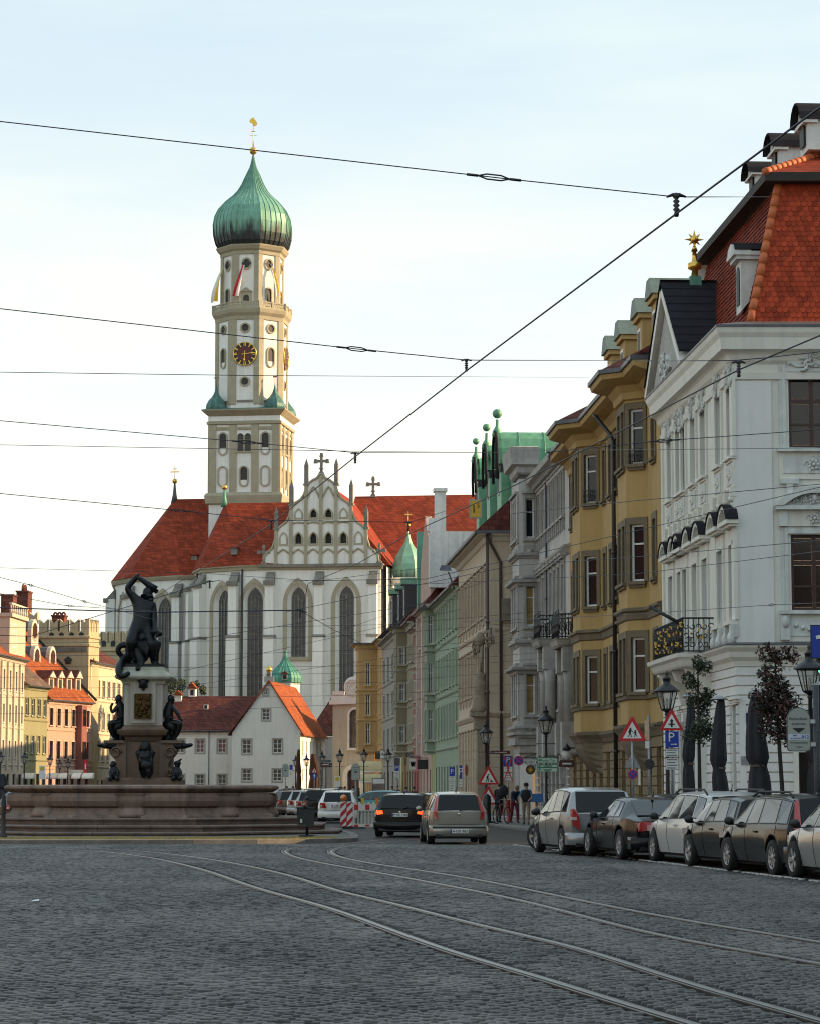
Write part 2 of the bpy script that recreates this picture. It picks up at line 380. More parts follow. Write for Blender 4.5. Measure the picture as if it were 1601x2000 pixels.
# cells near a rail carry no sett
RC=set()
for pl in RAILS:
 for p in pl:
  RC.add((int(p.x*2//1),int(p.y*2//1)))
RPT=[np.array([(p.x,p.y)for p in pl])for pl in RAILS]
def railfree(X,Y):
 ok=np.ones(len(X),bool)
 for pts in RPT:
  a=pts[:-1];b=pts[1:];d=b-a;L2=(d**2).sum(1)
  order=np.argsort(Y)
  for k in range(len(a)):
   lo,hi=min(a[k,1],b[k,1])-.3,max(a[k,1],b[k,1])+.3
   i0,i1=np.searchsorted(Y[order],[lo,hi]);idx=order[i0:i1]
   if len(idx)==0:continue
   px=X[idx]-a[k,0];py=Y[idx]-a[k,1]
   t=np.clip((px*d[k,0]+py*d[k,1])/max(L2[k],1e-9),0,1)
   dist=np.hypot(px-t*d[k,0],py-t*d[k,1]);ok[idx]&=dist>.15
 return ok
ISLAND=[(-40,74.2),(-12,73.6),(-6.2,73.65),(-4.4,74.0),(-3.0,74.7),(-2.1,75.6),(-1.65,76.8),(-1.6,79),(-1.9,86),(-2.8,95),(-4.5,101),(-40,101)]
# setts
sx,sy=.132,.112
xs=[];ys=[]
Yv=16.2;row_i=0
while Yv<73:
 hw=.163*Yv+3.2
 n=int(2*hw/sx);X0=math.floor(-hw/sx)*sx
 X=X0+(row_i%2)*sx*.5+np.arange(n)*sx+RNG.normal(0,.0055,n)+.03*math.sin(row_i*.37)
 wob=.09*np.abs(np.sin(X*.55+.6))+.02*np.sin(X*2.3+Yv*.4)
 xs.append(X);ys.append(Yv+wob+RNG.normal(0,.003,n));Yv+=sy;row_i+=1
X=np.concatenate(xs);Y=np.concatenate(ys)
ok=railfree(X,Y);X,Y=X[ok],Y[ok]
ok=RNG.uniform(size=len(X))>.006;X,Y=X[ok],Y[ok]
order=np.argsort(Y);X,Y=X[order],Y[order]
road_mb=MB(M('joint_sand',(.010,.009,.008),.9,var=.25,scale=.6))
road_mb.add([(-30,3,0),(30,3,0),(30,73,0),(-30,73,0)],[(0,1,2,3)])
FAR=M('far_setts',(.050,.0425,.037),.6,var=.3,scale=.25,tiles=(.15,.16),bump=.5)
# beyond the setts that can be told apart, the road is one sheet
m=MATS['far_setts']
road_mb.add([(-40,73,.012),(30,73,.012),(20,420,.012),(-70,420,.012)],[(0,1,2,3)],FAR)
road=road_mb.build('road');tag(road,kind='structure')
nb=FAR.node_tree.nodes
for nd in nb:
 if nd.bl_idname=='ShaderNodeCombineXYZ':
  sp=[q for q in nb if q.bl_idname=='ShaderNodeSeparateXYZ'][0]
  FAR.node_tree.links.new(sp.outputs['X'],nd.inputs['X']);FAR.node_tree.links.new(sp.outputs['Y'],nd.inputs['Y'])
def sett_arrays(X,Y):
 n=len(X);hx=sx*.5-.0115-np.abs(RNG.normal(0,.004,n));hy=sy*.5-.003-np.abs(RNG.normal(0,.0025,n))
 zt=.024+RNG.normal(0,.003,n);tx=RNG.normal(0,.03,n);ty=RNG.normal(0,.04,n)
 V=np.zeros((n,12,3))
 sgn=np.array([(-1,-1),(1,-1),(1,1),(-1,1)])
 for lv,(k,dz)in enumerate([(1.0,None),(.93,-.007),(.66,0)]):
  for c in range(4):
   jx=sgn[c,0]*hx*k;jy=sgn[c,1]*hy*k
   V[:,lv*4+c,0]=X+jx;V[:,lv*4+c,1]=Y+jy
   V[:,lv*4+c,2]=-.01 if dz is None else zt+dz+jx*tx+jy*ty
 F=[]
 for lv in range(2):
  for c in range(4):F.append((lv*4+c,lv*4+(c+1)%4,lv*4+4+(c+1)%4,lv*4+4+c))
 F.append((8,9,10,11));return V,np.array(F)
def mesh_np(name,V,F,mat,smooth=False):
 n=len(V);k=V.shape[1]
 me=bpy.data.meshes.new(name);me.vertices.add(n*k);me.vertices.foreach_set('co',V.reshape(-1))
 idx=(F[None,:,:]+(np.arange(n)*k)[:,None,None]).reshape(-1)
 nf=n*len(F);me.loops.add(nf*4);me.loops.foreach_set('vertex_index',idx.astype(np.int32))
 me.polygons.add(nf);me.polygons.foreach_set('loop_start',np.arange(nf,dtype=np.int32)*4)
 me.materials.append(mat);me.update(calc_edges=True);me.validate();return me
# the 300 that show largest (the rows at the foot of the frame) are stones of their own, the rest one part
isn=np.zeros(len(X),bool);isn[np.nonzero((Y>17.2)&(np.abs(X)<.162*Y))[0][:300]]=True
V,F=sett_arrays(X[~isn],Y[~isn]);tag(link('cobblestones',mesh_np('cobblestones',V,F,SETT),road),kind='stuff')
V2,_=sett_arrays(np.zeros(6),np.zeros(6));stone=[mesh_np('cobblestone',V2[k:k+1],F,SETT)for k in range(6)]
for q,i in enumerate(np.nonzero(isn)[0]):link('cobblestone',stone[q%6],road,(float(X[i]),float(Y[i]),0))
pp=gnd(68,1761,.03);sc_=MB(WHITE);sc_.add([(-.06,-.04,0),(.07,-.05,.012),(.05,.05,.03),(-.05,.06,.004),(0,0,.022)],[(0,1,4),(1,2,4),(2,3,4),(3,0,4)]);tag(sc_.build('paper_scrap',loc=pp),'crumpled white scrap of paper lying on the cobbles at the left','litter')
# pale stones marking the edge of the parking strip
MST=M('pale_marker_stone',(.42,.41,.39),.7,var=.25,scale=6)
a,b=gnd(1005,1653),gnd(1640,1730)
mk=MB(MST);mk.frus(-.05,.05,-.11,.11,-.01,.034,.012);mkm=mk.mesh('marker_stone')
cnt=int((b-a).length/.30)
for i in range(cnt):
 if random.random()<.12:continue
 p=a.lerp(b,i/cnt);link('marker_stone',mkm,road,(p.x+random.uniform(-.015,.015),p.y,random.uniform(.006,.014)),(0,0,atan2(-(b-a).x,(b-a).y)+random.uniform(-.08,.08)))
# parking strip and raised pavement on the right
FACE=[(9.84,77),(9.05,91.1),(7.49,119),(5.87,147),(4.5,147),(3.18,168),(1.64,192),(.72,205),(.28,211.5),(-.88,228),(-2.70,254),(-5.22,290)]
KLINE=[(9.9,20),(9.0,46),(8.15,53),(6.35,65),(4.6,93),(3.0,114),(.6,150),(-1.9,187),(-4.5,235),(-9,290)]
mb=MB(ASPH)
mb.poly([(q[0],q[1],.034)for q in((a.x,a.y),(b.x,b.y),(b.x+1.2,b.y-12),(12,20),(10,46),(7,66),(a.x+2,a.y+6))])
tag(mb.build('parking_strip'),kind='structure')
mb=MB(PAVE)
for i in range(len(KLINE)-1):
 (x0,y0),(x1,y1)=KLINE[i],KLINE[i+1]
 mb.quad((x0+.15,y0,.12),(x0+40,y0,.12),(x1+40,y1,.12),(x1+.15,y1,.12))
tag(mb.build('pavement'),kind='structure')
kb=tag(link('kerb',MB(KERB).sweep(KLINE,[(.0,-.02),(-.0,.10),(.02,.125),(.15,.125),(.15,-.02)]).mesh('kerb')),kind='structure')
# fountain island: kerb of separate stones, mossy paving
isl=MB(M('island_paving',(.13,.12,.10),.9,var=.3,scale=2));isl.prism(ISLAND,-.01,.118)
io=tag(isl.build('fountain_island'),kind='structure')
ip=dense([(x,y,0)for x,y in ISLAND[:10]],.95)
for i in range(len(ip)-1):
 p,q=ip[i],ip[i+1];L=(q-p).length
 if L<.1:continue
 m_=MB(KERB);m_.box(.006,L-.006,-.02,.24,-.02,.135+random.uniform(-.006,.006));
 m_.build('kerb_stone',io,None,(p.x,p.y,0),(0,0,atan2((q-p).y,(q-p).x)))
MOSS=M('moss',(.21,.15,.035),.95,var=.45,scale=3)
V3=[]
n=2600
mx_=RNG.uniform(-17,-2.2,n);my_=75.4+np.abs(RNG.normal(0,1.5,n))
ok=(my_<80.2);mx_,my_=mx_[ok],my_[ok]
Vm=np.zeros((len(mx_),8,3));hx=RNG.uniform(.03,.10,len(mx_));hz=RNG.uniform(.006,.03,len(mx_))
for c,(a_,b_)in enumerate([(-1,-1),(1,-1),(1,1),(-1,1)]):
 for lv in range(2):
  k=1 if lv==0 else .5
  Vm[:,lv*4+c,0]=mx_+a_*hx*k;Vm[:,lv*4+c,1]=my_+b_*hx*k;Vm[:,lv*4+c,2]=.116+lv*hz
Fm=np.array([(c,(c+1)%4,4+(c+1)%4,4+c)for c in range(4)]+[(4,5,6,7)])
tag(link('moss',mesh_np('moss',Vm,Fm,MOSS)),kind='stuff')
# ================================================================== CHURCH, ITS TOWER, THE HOUSES BEFORE IT
CHW=M('church_plaster',(.78,.775,.735),.85,var=.05,scale=.25,streak=.20,grime=(.40,.38,.34))
OLV=M('olive_stone',(.36,.325,.23),.8,var=.12,scale=.8)
OLD=M('weathered_stone',(.20,.19,.165),.85,var=.3,scale=1.2)
CTILE=M('church_roof_tiles',(.30,.052,.024),.85,var=.30,scale=.22,tiles=(.5,.42),streak=.35,grime=(.13,.035,.025))
OTILE=M('orange_roof_tiles',(.32,.088,.033),.85,var=.25,scale=.5,tiles=(.4,.32))
BTILE=M('old_brown_tiles',(.13,.045,.036),.85,var=.35,scale=.4,tiles=(.4,.32),streak=.3)
VERD=M('verdigris_copper',(.115,.305,.225),.55,.15,var=.22,scale=.5,streak=.35,grime=(.05,.10,.085))
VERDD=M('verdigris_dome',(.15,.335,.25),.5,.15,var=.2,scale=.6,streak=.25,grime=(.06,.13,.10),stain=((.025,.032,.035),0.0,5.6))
CGLASS=M('leaded_church_glass',(.055,.055,.062),.35,var=.35,scale=1.2)
def arch(cx,w,z0,z1,pointed=True,n=6):
 h=w/2;pts=[(cx-h,z0),(cx+h,z0)]
 if pointed:
  zs=z1-w*.866
  pts+=[(cx-h+w*cos(t),zs+w*sin(t))for t in[pi/3*i/n for i in range(n+1)]]
  pts+=[(cx+h-w*cos(t),zs+w*sin(t))for t in[pi/3*i/n for i in range(n-1,-1,-1)]]
 else:
  zs=z1-h
  pts+=[(cx+h*cos(t),zs+h*sin(t))for t in[pi*i/(2*n)for i in range(2*n+1)]]
 return pts
def holewall(mb,outer,holes,mat,reveal=.5,rmat=None,y=0.0):
 loops=[[Vector((p[0],p[1],0))for p in outer]]+[[Vector((p[0],p[1],0))for p in h]for h in holes]
 flat=[p for l in loops for p in l]
 mb.add([(p.x,y,p.y)for p in flat],[tuple(t)for t in tessellate_polygon(loops)],mat)
 for h in holes:
  n=len(h)
  for i in range(n):
   a,b=h[i],h[(i+1)%n];mb.quad((a[0],y,a[1]),(b[0],y,b[1]),(b[0],y+reveal,b[1]),(a[0],y+reveal,a[1]),rmat or mat)
def ringwall(mb,pin,pout,y0,y1,mat):
 """flat moulding between two like outlines, standing from y0 (front) to y1"""
 n=len(pin)
 for i in range(n):
  j=(i+1)%n
  a,b,c,d=pin[i],pin[j],pout[j],pout[i]
  mb.quad((a[0],y0,a[1]),(b[0],y0,b[1]),(c[0],y0,c[1]),(d[0],y0,d[1]),mat)
  mb.quad((c[0],y0,c[1]),(d[0],y0,d[1]),(d[0],y1,d[1]),(c[0],y1,c[1]),mat)
  mb.quad((a[0],y0,a[1]),(b[0],y0,b[1]),(b[0],y1,b[1]),(a[0],y1,a[1]),mat)
def church_window(root,X,cx,w,z0,z1,band=.55,sill=False):
 a=MB(OLV);a.X=X;ringwall(a,arch(cx,w+.9,z0,z1+.55),arch(cx,w+.9+band*2,z0-.2,z1+.55+band*1.25),-.14,.1,OLV)
 if sill:a.box(cx-w/2-1,cx+w/2+1,-.35,.3,z0-.5,z0-.012)
 win=a.build('window',root)
 sp_=MB(CHW);sp_.X=X;pa,pb=arch(cx,w+.9,z0,z1+.55),arch(cx,w,z0+.01,z1)
 for i in range(len(pa)):j=(i+1)%len(pa);sp_.quad((pa[i][0],-.02,pa[i][1]),(pa[j][0],-.02,pa[j][1]),(pb[j][0],.63,pb[j][1]),(pb[i][0],.63,pb[i][1]))
 sp_.build('splayed_reveal',win)
 g=MB(CGLASS);g.X=X;p=arch(cx,w,z0,z1);g.add([(q[0],.62,q[1])for q in p],[tuple(t)for t in tessellate_polygon([[Vector((q[0],q[1],0))for q in p]])]);g.build('pane',win)
 t=MB(OLD);t.X=X;zs=z1-w*.866
 for f in(-.25,0,.25):t.box(cx+f*w-.05,cx+f*w+.05,.52,.64,z0,zs+(.35 if f else .2)*w)
 k=0;z=z0+1.1
 while z<zs:t.box(cx-w/2,cx+w/2,.56,.63,z-.025,z+.025);z+=1.25
 for f in(-.25,.25):
  c=Vector((cx+f*w,.57,zs+.1*w));t.tube([c+Vector((.22*w*cos(u),0,.22*w*sin(u)))for u in[2*pi*i/12 for i in range(13)]],.05,5,cap=False)
 c=Vector((cx,.57,zs+.45*w));t.tube([c+Vector((.2*w*cos(u),0,.2*w*sin(u)))for u in[2*pi*i/12 for i in range(13)]],.05,5,cap=False)
 t.build('tracery',win)
DG=335.0
CA=R(7.9);cu=Vector((cos(CA),-sin(CA)))
G0=Vector((xat(627.5,DG,1100),DG))
CF=Front('church','large white gothic church with red tiled roofs and a traceried gable',G0-cu*19.0,G0+cu*7.9,'church')
CR=CF.root
hx=lambda px,py=1200:CF.x(px,py)
hz=lambda py,px=600:CF.z(px,py)
zE=hz(1105)
xg=19.0
def facet(ax,ay,bx,by):
 """matrix of a wall running a->b in the church's frame"""
 return Matrix.Translation((ax,ay,0))@Matrix.Rotation(atan2(by-ay,bx-ax),4,'Z'),hypot(bx-ax,by-ay)
x472,x742=hx(472),hx(743)
# near body: front wall with three windows, two apse facets to its left
Pn=[(hx(347,1200)+.4,9.0),(hx(386),3.2),(x472,0),(x742,0),(x742,16)]
ww=MB(CHW)
def near_wall(i,wins):
 (ax,ay),(bx,by)=Pn[i],Pn[i+1];X,L=facet(ax,ay,bx,by);ww.X=X
 holewall(ww,[(0,0),(L,0),(L,zE),(0,zE)],[arch(c,w+.9,z0,z1+.55)for(c,w,z0,z1)in wins],CHW,.01,CHW)
 return X,L
for i in range(4):
 (ax,ay),(bx,by)=Pn[i],Pn[i+1];L=hypot(bx-ax,by-ay)
 if i==2:wins=[(hx(497)-x472,2.05,hz(1385),hz(1146)),(hx(582)-x472,1.9,hz(1283),hz(1146)),(hx(676)-x472,1.9,hz(1368),hz(1145))]
 elif i==1:wins=[(L*.50,2.1,hz(1385),hz(1148))]
 elif i==0:wins=[(L*.50,2.1,hz(1385),hz(1152))]
 else:wins=[]
 X,L=near_wall(i,wins)
 for k,(c,w,z0,z1)in enumerate(wins):church_window(CR,X,c,w,z0,z1,sill=(i==2 and k==1))
ww.X=None;ww.build('wall',CR)
# moulded eaves
e=MB(OLV);e.sweep(Pn,[(0,zE-.55),(.25,zE-.5),(.3,zE-.1),(.5,zE-.05),(.5,zE+.12),(0,zE+.12)]);e.build('eaves_cornice',CR)
def buttress(x,y,ang,z,w=1.35,d=1.7):
 b=MB(CHW);zs_=hz(1245);b.box(-w/2,w/2,-d,.05,0,zs_);b.box(-w/2+.1,w/2-.1,-d*.72,.05,zs_+.3,z-1.4)
 b.add([(-w/2+.1,-d*.72,z-1.4),(w/2-.1,-d*.72,z-1.4),(w/2-.1,.05,z-1.4),(-w/2+.1,.05,z-1.4),(w/2-.1,.05,z),(-w/2+.1,.05,z)],[(0,1,4,5),(1,2,4),(3,0,5)],OLD)
 b.prism([(-d-.15,zs_-.04),(-d-.15,zs_+.08),(-d*.72,zs_+.32),(.04,zs_+.32),(.04,zs_-.04)],-w/2-.08,w/2+.08,'x',OLD)
 b.box(-w/2-.05,w/2+.05,-d*.72-.35,-d*.5,z-1.9,z-1.3,OLD)
 b.build('buttress',CR,loc=(x,y,0),rot=(0,0,ang))
for px in(529,625,730):buttress(hx(px),0,0,zE-.7)
buttress(Pn[2][0]-.9,.15,R(-8),zE-.7);buttress(Pn[1][0],Pn[1][1],R(-35),zE-.7);buttress(Pn[0][0],Pn[0][1],R(-60),zE-.7)
for px in(473.5,366.5):
 d=MB(M('dark_downpipe',(.045,.043,.042),.5,var=.2));x=hx(px);y=-.25 if px>400 else 5.6
 d.tube([(x,y,0),(x,y,zE-.4)],.13,8);d.build('downpipe',CR)
# near roof: hipped over the facets, ridge running right into the gable's roof
yR=9.5;zR=CF.z(440,983,-9.5);xr0=CF.x(440,990,-9.5)
rf=MB(CTILE);o=.55
ev=[(Pn[0][0]-.6,Pn[0][1]+.2),(Pn[1][0]-.35,Pn[1][1]-.5),(Pn[2][0]-.1,-.55),(hx(520),-.55)]
Z=zE+.12
rf.add([(ev[0][0],ev[0][1],Z),(ev[1][0],ev[1][1],Z),(ev[2][0],ev[2][1],Z),(ev[3][0],ev[3][1],Z),(xg,-.0,Z),(xg,yR,zR),(xr0,yR,zR)],[(0,1,6),(1,2,6),(2,3,4,5,6)])
rf.add([(ev[0][0],ev[0][1],Z),(xr0,yR,zR),(xg,yR,zR),(xg,20,Z),(ev[0][0],18,Z)],[(0,1,4),(1,2,3,4)])
rf.build('roof',CR)
# small roof hatches, seams of lead on the hips
for(px,py)in((455,1079),):
 f=(hz(py)-Z)/(zR-Z);hb=MB(OLD);x=hx(px,py);y=-.55+f*(yR+.55);z=Z+f*(zR-Z)
 hb.box(x-.4,x+.4,y-.55,y+.6,z-.1,z+.75);hb.box(x-.5,x+.5,y-.7,y+.9,z+.76,z+.9,CTILE);hb.build('roof_hatch',CR)
# gable front
GP=[(515,1103),(517,1088),(524,1079),(533,1071),(538,1056),(541,1036),(549,1028),(560,1020),(566,1008),(570,992),(577,983),(588,976),(595,966),(599,953),(604,944),(612,938),(620,934),(625,927)]
gz={p:CF.z(p[0],p[1])for p in GP}
gl=[(CF.x(p[0],p[1]),gz[p])for p in GP]
gout=gl+[(2*xg-x,z)for(x,z)in gl[::-1]]
zG0=gl[0][1]
def gtop(x):
 x=min(x,2*xg-x)
 for(a,b)in zip(gl,gl[1:]):
  if a[0]<=x<=b[0]:return a[1]+(b[1]-a[1])*(x-a[0])/max(1e-6,b[0]-a[0])
 return gl[-1][1]
pil=[CF.x(p,1080)for p in(540,569,598.5,627.5)];dxp=(pil[3]-pil[0])/3;pil=[xg+dxp*k for k in(-3,-2,-1,0,1,2,3)]
rows=[(hz(1064),hz(1040),(-2.5,-1.5,-.5,.5,1.5,2.5)),(hz(1013),hz(994),(-1.5,-.5,.5,1.5))]
gw=MB(CHW);holes=[]
for(z0,z1,ks)in rows:
 for k in ks:
  blind=abs(k)==max(ks);
  if not blind:holes.append((xg+k*dxp,z0,z1))
holewall(gw,gout,[arch(c,.80,z0+.12,z1-.1,True,3)for(c,z0,z1)in holes],CHW,.45,OLV,y=-.25)
gw.box(gl[0][0],2*xg-gl[0][0],.21,.5,zG0-.1,zG0+.5);
n=len(gout)
for i in range(n-1):gw.quad((gout[i][0],-.25,gout[i][1]),(gout[i+1][0],-.25,gout[i+1][1]),(gout[i+1][0],.6,gout[i+1][1]),(gout[i][0],.6,gout[i][1]),OLD)
gw.add([(p[0],.45,p[1])for p in gout],[tuple(t)for t in tessellate_polygon([[Vector((p[0],p[1],0))for p in gout]])],CHW)
gab=gw.build('gable',CR)
for(c,z0,z1)in holes:
 p=MB(DARK);p.add([(q[0],.18,q[1])for q in arch(c,.80,z0+.12,z1-.1,True,3)],[tuple(range(len(arch(c,.8,0,1,True,3))))]);p.build('louvre',gab)
 fr=MB(OLV);ringwall(fr,arch(c,.80,z0+.12,z1-.1,True,3),arch(c,1.25,z0-.15,z1+.12,True,3),-.36,-.24,OLV);fr.build('window_surround',gab)
for(z0,z1,ks)in rows:
 for k in(min(ks),max(ks)):
  c=xg+k*dxp;fr=MB(OLV);ringwall(fr,arch(c,.8,z0+.12,z1-.1,True,3),arch(c,1.15,z0-.1,z1+.1,True,3),-.36,-.24,OLV);fr.build('blind_niche',gab)
for i,x in enumerate(pil):
 k=abs(i-3);top=gtop(x)+(.9 if k else .3);p=MB(OLV);p.box(x-.2,x+.2,-.55,-.252,zG0,top-.6)
 if k:
  h=[0,3.0,2.9,2.6][k];p.box(x-.34,x+.34,-.62,.55,top-.6,top-.35,OLD)
  p.box(x-.24,x+.24,-.42,.3,top-.35,top+h-.9,OLD);p.lathe([(.36,top+h-.9),(.02,top+h)],4,(x,-.06,0),OLD,False,pi/4)
 p.build('pinnacle' if k else 'centre_pilaster',gab)
oz=[(zG0+.4,rows[0][0]-.6,3),(rows[0][1]+.3,rows[1][0]-.5,2),(rows[1][1]+.3,rows[1][1]+2.9,1)]
for(za,zb,m_)in oz:
 for k in range(-m_,m_):
  a,b=xg+k*dxp,xg+(k+1)*dxp;c=(a+b)/2;t=MB(OLV);path=[]
  for i in range(9):
   u=i/8;path.append((a+(c-a)*u,-.33,za+.9+(zb-za-.9)*(u**2*(3-2*u)*.55+.45*u)))
  path+=[(2*c-p[0],p[1],p[2])for p in path[-2::-1]]
  t.tube(path,.12,5,cap=False);t.build('ogee_band',gab)
co=MB(OLV);co.tube([(x,-.3,z)for(x,z)in gout],.17,6);co.build('gable_coping',gab)
lb=MB(OLD);lb.box(gl[0][0]-.6,2*xg-gl[0][0]+.5,-.65,.3,zG0-.4,zG0-.02);lb.build('gable_ledge',CR)
def stone_cross(parent,x,y,z,h,mat=OLD):
 c=MB(mat);s=h/3.0
 c.frus(x-.45*s,x+.45*s,y-.4*s,y+.4*s,z,z+.5*s,.2*s);c.box(x-.17*s,x+.17*s,y-.17*s,y+.17*s,z+.5*s,z+2.7*s)
 c.box(x-.8*s,x+.8*s,y-.15*s,y+.15*s,z+1.75*s,z+2.1*s)
 for(dx,dz)in((-.8,1.92),(.8,1.92),(0,2.75)):c.frus(x+dx*s-.25*s,x+dx*s+.25*s,y-.2*s,y+.2*s,z+dz*s-.28*s,z+dz*s+.28*s,.08*s)
 c.frus(x-.3*s,x+.3*s,y-.3*s,y+.3*s,z+.85*s,z+1.05*s,.1*s);return c.build('stone_cross',parent)
stone_cross(gab,xg,0,gl[-1][1]-.1,hz(884)-gl[-1][1])
for px in(516,741):
 stone_cross(gab,hx(px,1095),-.1,zG0,2.6)
# roof behind the gable: ridge running away from the street
zgr=CF.z(650,945,-5);gr=MB(CTILE);xe=2*xg-gl[0][0]+1.5
gr.add([(gl[0][0]+1,.4,zG0+.2),(xg,.4,zgr),(xe,.4,zG0-.25),(xe,34,zG0-.25),(xg,34,zgr),(gl[0][0]+1,34,zG0+.2)],[(1,2,3,4),(0,1,4,5),(0,2,1),(3,5,4)])
gr.add([(xe-.6,.5,zG0-.3),(xe-.6,12.6,zG0-.3),(xe-.6,12.6,0),(xe-.6,.5,0)],[(0,1,2,3)],CHW);gr.build('transept_roof',CR)
# broad nave roof to the right, its ridge across the picture
nv=MB(CTILE);yN=28;zN=CF.z(800,968,-28)
nx0,nx1=xg,CF.x(980,1000)+4
nv.add([(nx0,12,zE+.6),(nx1,12,zE+.6),(nx1,yN,zN),(nx0,yN,zN),(nx1,44,zE),(nx0,44,zE)],[(0,1,2,3),(3,2,4,5),(0,3,5),(1,4,2)]);nv.build('nave_roof',CR)
nw=MB(CHW);nw.box(x742+.01,nx1-.5,12.6,43,0,zE+.58);nw.build('nave_wall',CR)
stone_cross(CR,CF.x(729,960,-28),yN,zN-.2,3.0)
# farther choir with its own apse at the left
FP=[(CF.x(405,1200,-13),13),(CF.x(347,1200,-12.5)+.2,12.5),(CF.x(258,1200,-15.5),15.5),(CF.x(224,1200,-21.5),21.5),(CF.x(226,1200,-30),30)]
FP=FP[::-1];zF=CF.z(300,1128,-14)
fw=MB(CHW)
for i in range(len(FP)-1):
 (ax,ay),(bx,by)=FP[i],FP[i+1];X,L=facet(ax,ay,bx,by);fw.X=X
 wins=[(L*.5,2.1,hz(1395),hz(1160)+.8)]if i in(1,2)else[]
 if i==2:wins=[(L*.66,2.4,hz(1395),hz(1160)+.8)]
 holewall(fw,[(0,0),(L,0),(L,zF),(0,zF)],[arch(c,w+.9,z0,z1+.55)for(c,w,z0,z1)in wins],CHW,.01)
 for(c,w,z0,z1)in wins:church_window(CR,X,c,w,z0,z1)
fw.X=None;fw.build('choir_wall',CR)
e=MB(OLV);e.sweep(FP,[(0,zF-.5),(.3,zF-.45),(.5,zF-.05),(.5,zF+.1),(0,zF+.1)]);e.build('choir_cornice',CR)
zC=CF.z(343,975,-24);ax_,ay_=CF.x(341,1000,-24),24
cr=MB(CTILE);E2=[(x-.6 if i<3 else x,y-(.5 if i>1 else 0),zF+.1)for i,(x,y)in enumerate(FP)]
cr.add(E2+[(ax_,ay_,zC),(ax_+11,ay_,zC),(FP[-1][0]+6,12.5,zF+.1)],[(0,1,5),(1,2,5),(2,3,5),(3,4,7,6,5)]);cr.add([E2[0],(ax_,ay_,zC),(ax_+11,ay_,zC),(ax_+14,40,zF)],[(0,1,2,3)]);cr.build('choir_roof',CR)
for(px,py)in((332,1083),):
 hb=MB(OLD);x=CF.x(px,py);f=(hz(py)+.6-zF)/(zC-zF);y=13.2+f*(ay_-13.2);z=zF+f*(zC-zF)
 hb.box(x-.4,x+.4,y-.6,y+.6,z,z+.8);hb.box(x-.5,x+.5,y-.75,y+.9,z+.81,z+.95,CTILE);hb.build('roof_hatch',CR)
for i in(1,2,3):
 ang=[0,R(-82),R(-50),R(-12)][i];buttress(FP[i][0],FP[i][1],ang,zF-1.0)
# gilded crosses and turret tips on the roof ends
def spirelet(x,y,z0,z1,ballz,top,base):
 s_=MB(base);s_.lathe([(.55,z0),(.28,z0+(z1-z0)*.45),(.12,z1)],8,(x,y,0));t=s_.build('spirelet',CR)
 g=MB(GOLD);g.ball((x,y,ballz),.38);g.tube([(x,y,ballz),(x,y,top)],.05,5)
 if top-ballz>1:
  g.box(x-.65,x+.65,y-.05,y+.05,top-.95,top-.8);g.box(x-.35,x+.35,y-.04,y+.04,top-.5,top-.4)
 g.build('gilded_finial',t)
s0=zC;spirelet(ax_,ay_,s0-.6,s0+2.3,s0+2.6,s0+4.8,LEAD)
spirelet(xr0-.1,yR,zR-.5,zR+1.9,zR+2.2,zR+2.7,VERD)
lv=MB(LEAD);lv.box(CF.x(404,990),CF.x(427,990),12.3,14.3,hz(1008)+.5,hz(975)+.7);lv.build('louvre_box',CR)
# ------------------------------------------------------------------ bell tower
TD=352.0
tc_=Vector((xat(477,TD,900),TD))+Vector((sin(CA),cos(CA)))*4.95
TW=thing('bell_tower','tall white and olive bell tower with green onion dome and clock','tower',(tc_.x,tc_.y,0),-CA)
tz=lambda py:zat(py,TD)
tzm=lambda py:zat(py,TD+4)
def octa(ap,ph=0):return[(ap/cos(pi/8)*cos(pi/8+pi/4*k),ap/cos(pi/8)*sin(pi/8+pi/4*k))for k in range(8)]
def cw(p):return p[::-1]
def mouldring(name,plan,prof,mat,parent=TW):
 m_=MB(mat);m_.sweep(plan,prof,mat,True);return m_.build(name,parent)
SQ=lambda h:[(-h,-h),(h,-h),(h,h),(-h,h)]
zb0,zb1=tz(965),tz(829)
b=MB(CHW);b.prism(SQ(4.95),tz(1120),tz(806));b.build('square_base',TW)
mouldring('base_cornice',SQ(4.95),[(0,tz(985)),(.42,tz(983)),(.55,tz(968)),(.35,tz(963)),(.05,zb0+.2),(0,zb0+.2)],OLV)
mouldring('frieze_band',SQ(4.95),[(0,tz(829)),(.3,tz(828)),(.34,tz(823)),(.12,tz(822)),(.12,tz(812)),(.4,tz(809)),(.95,tz(802)),(.98,tz(800)),(0,tz(799))],OLV)
ent=MB(CHW);ent.sweep(SQ(4.95),[(.125,tz(821.5)),(.14,tz(821.5)),(.14,tz(812.5)),(.125,tz(812.5))],CHW,True);ent.build('white_frieze',TW)
DKG=M('tower_louvre',(.035,.032,.03),.6,var=.3,scale=3)
def oval(cx,w,z0,z1,n=6):
 h=w/2;return[(cx+h*cos(t),z1-h+h*sin(t))for t in[pi*i/n for i in range(n+1)]]+[(cx-h*cos(t),z0+h-h*sin(t))for t in[pi*i/n for i in range(n+1)]]
def tower_opening(X,cx,w,z0,z1,dark=True,name='arched_window',dz=None,fr=.2,quat=False):
 a=MB(OLV);a.X=X;n=8
 pin,pout=oval(cx,w,z0,z1,n),oval(cx,w+2*fr,z0-fr,z1+fr,n)
 ringwall(a,pin,pout,-.16,.02,OLV);o_=a.build(name,TW)
 g=MB(DKG if dark else CHW);g.X=X
 q=pin if dz is None else[(x,max(z,dz))for(x,z)in pin]
 g.add([(x,-.03,z)for(x,z)in q],[tuple(range(len(q)))]);
 if dark:g.build('louvre',o_)
 return o_
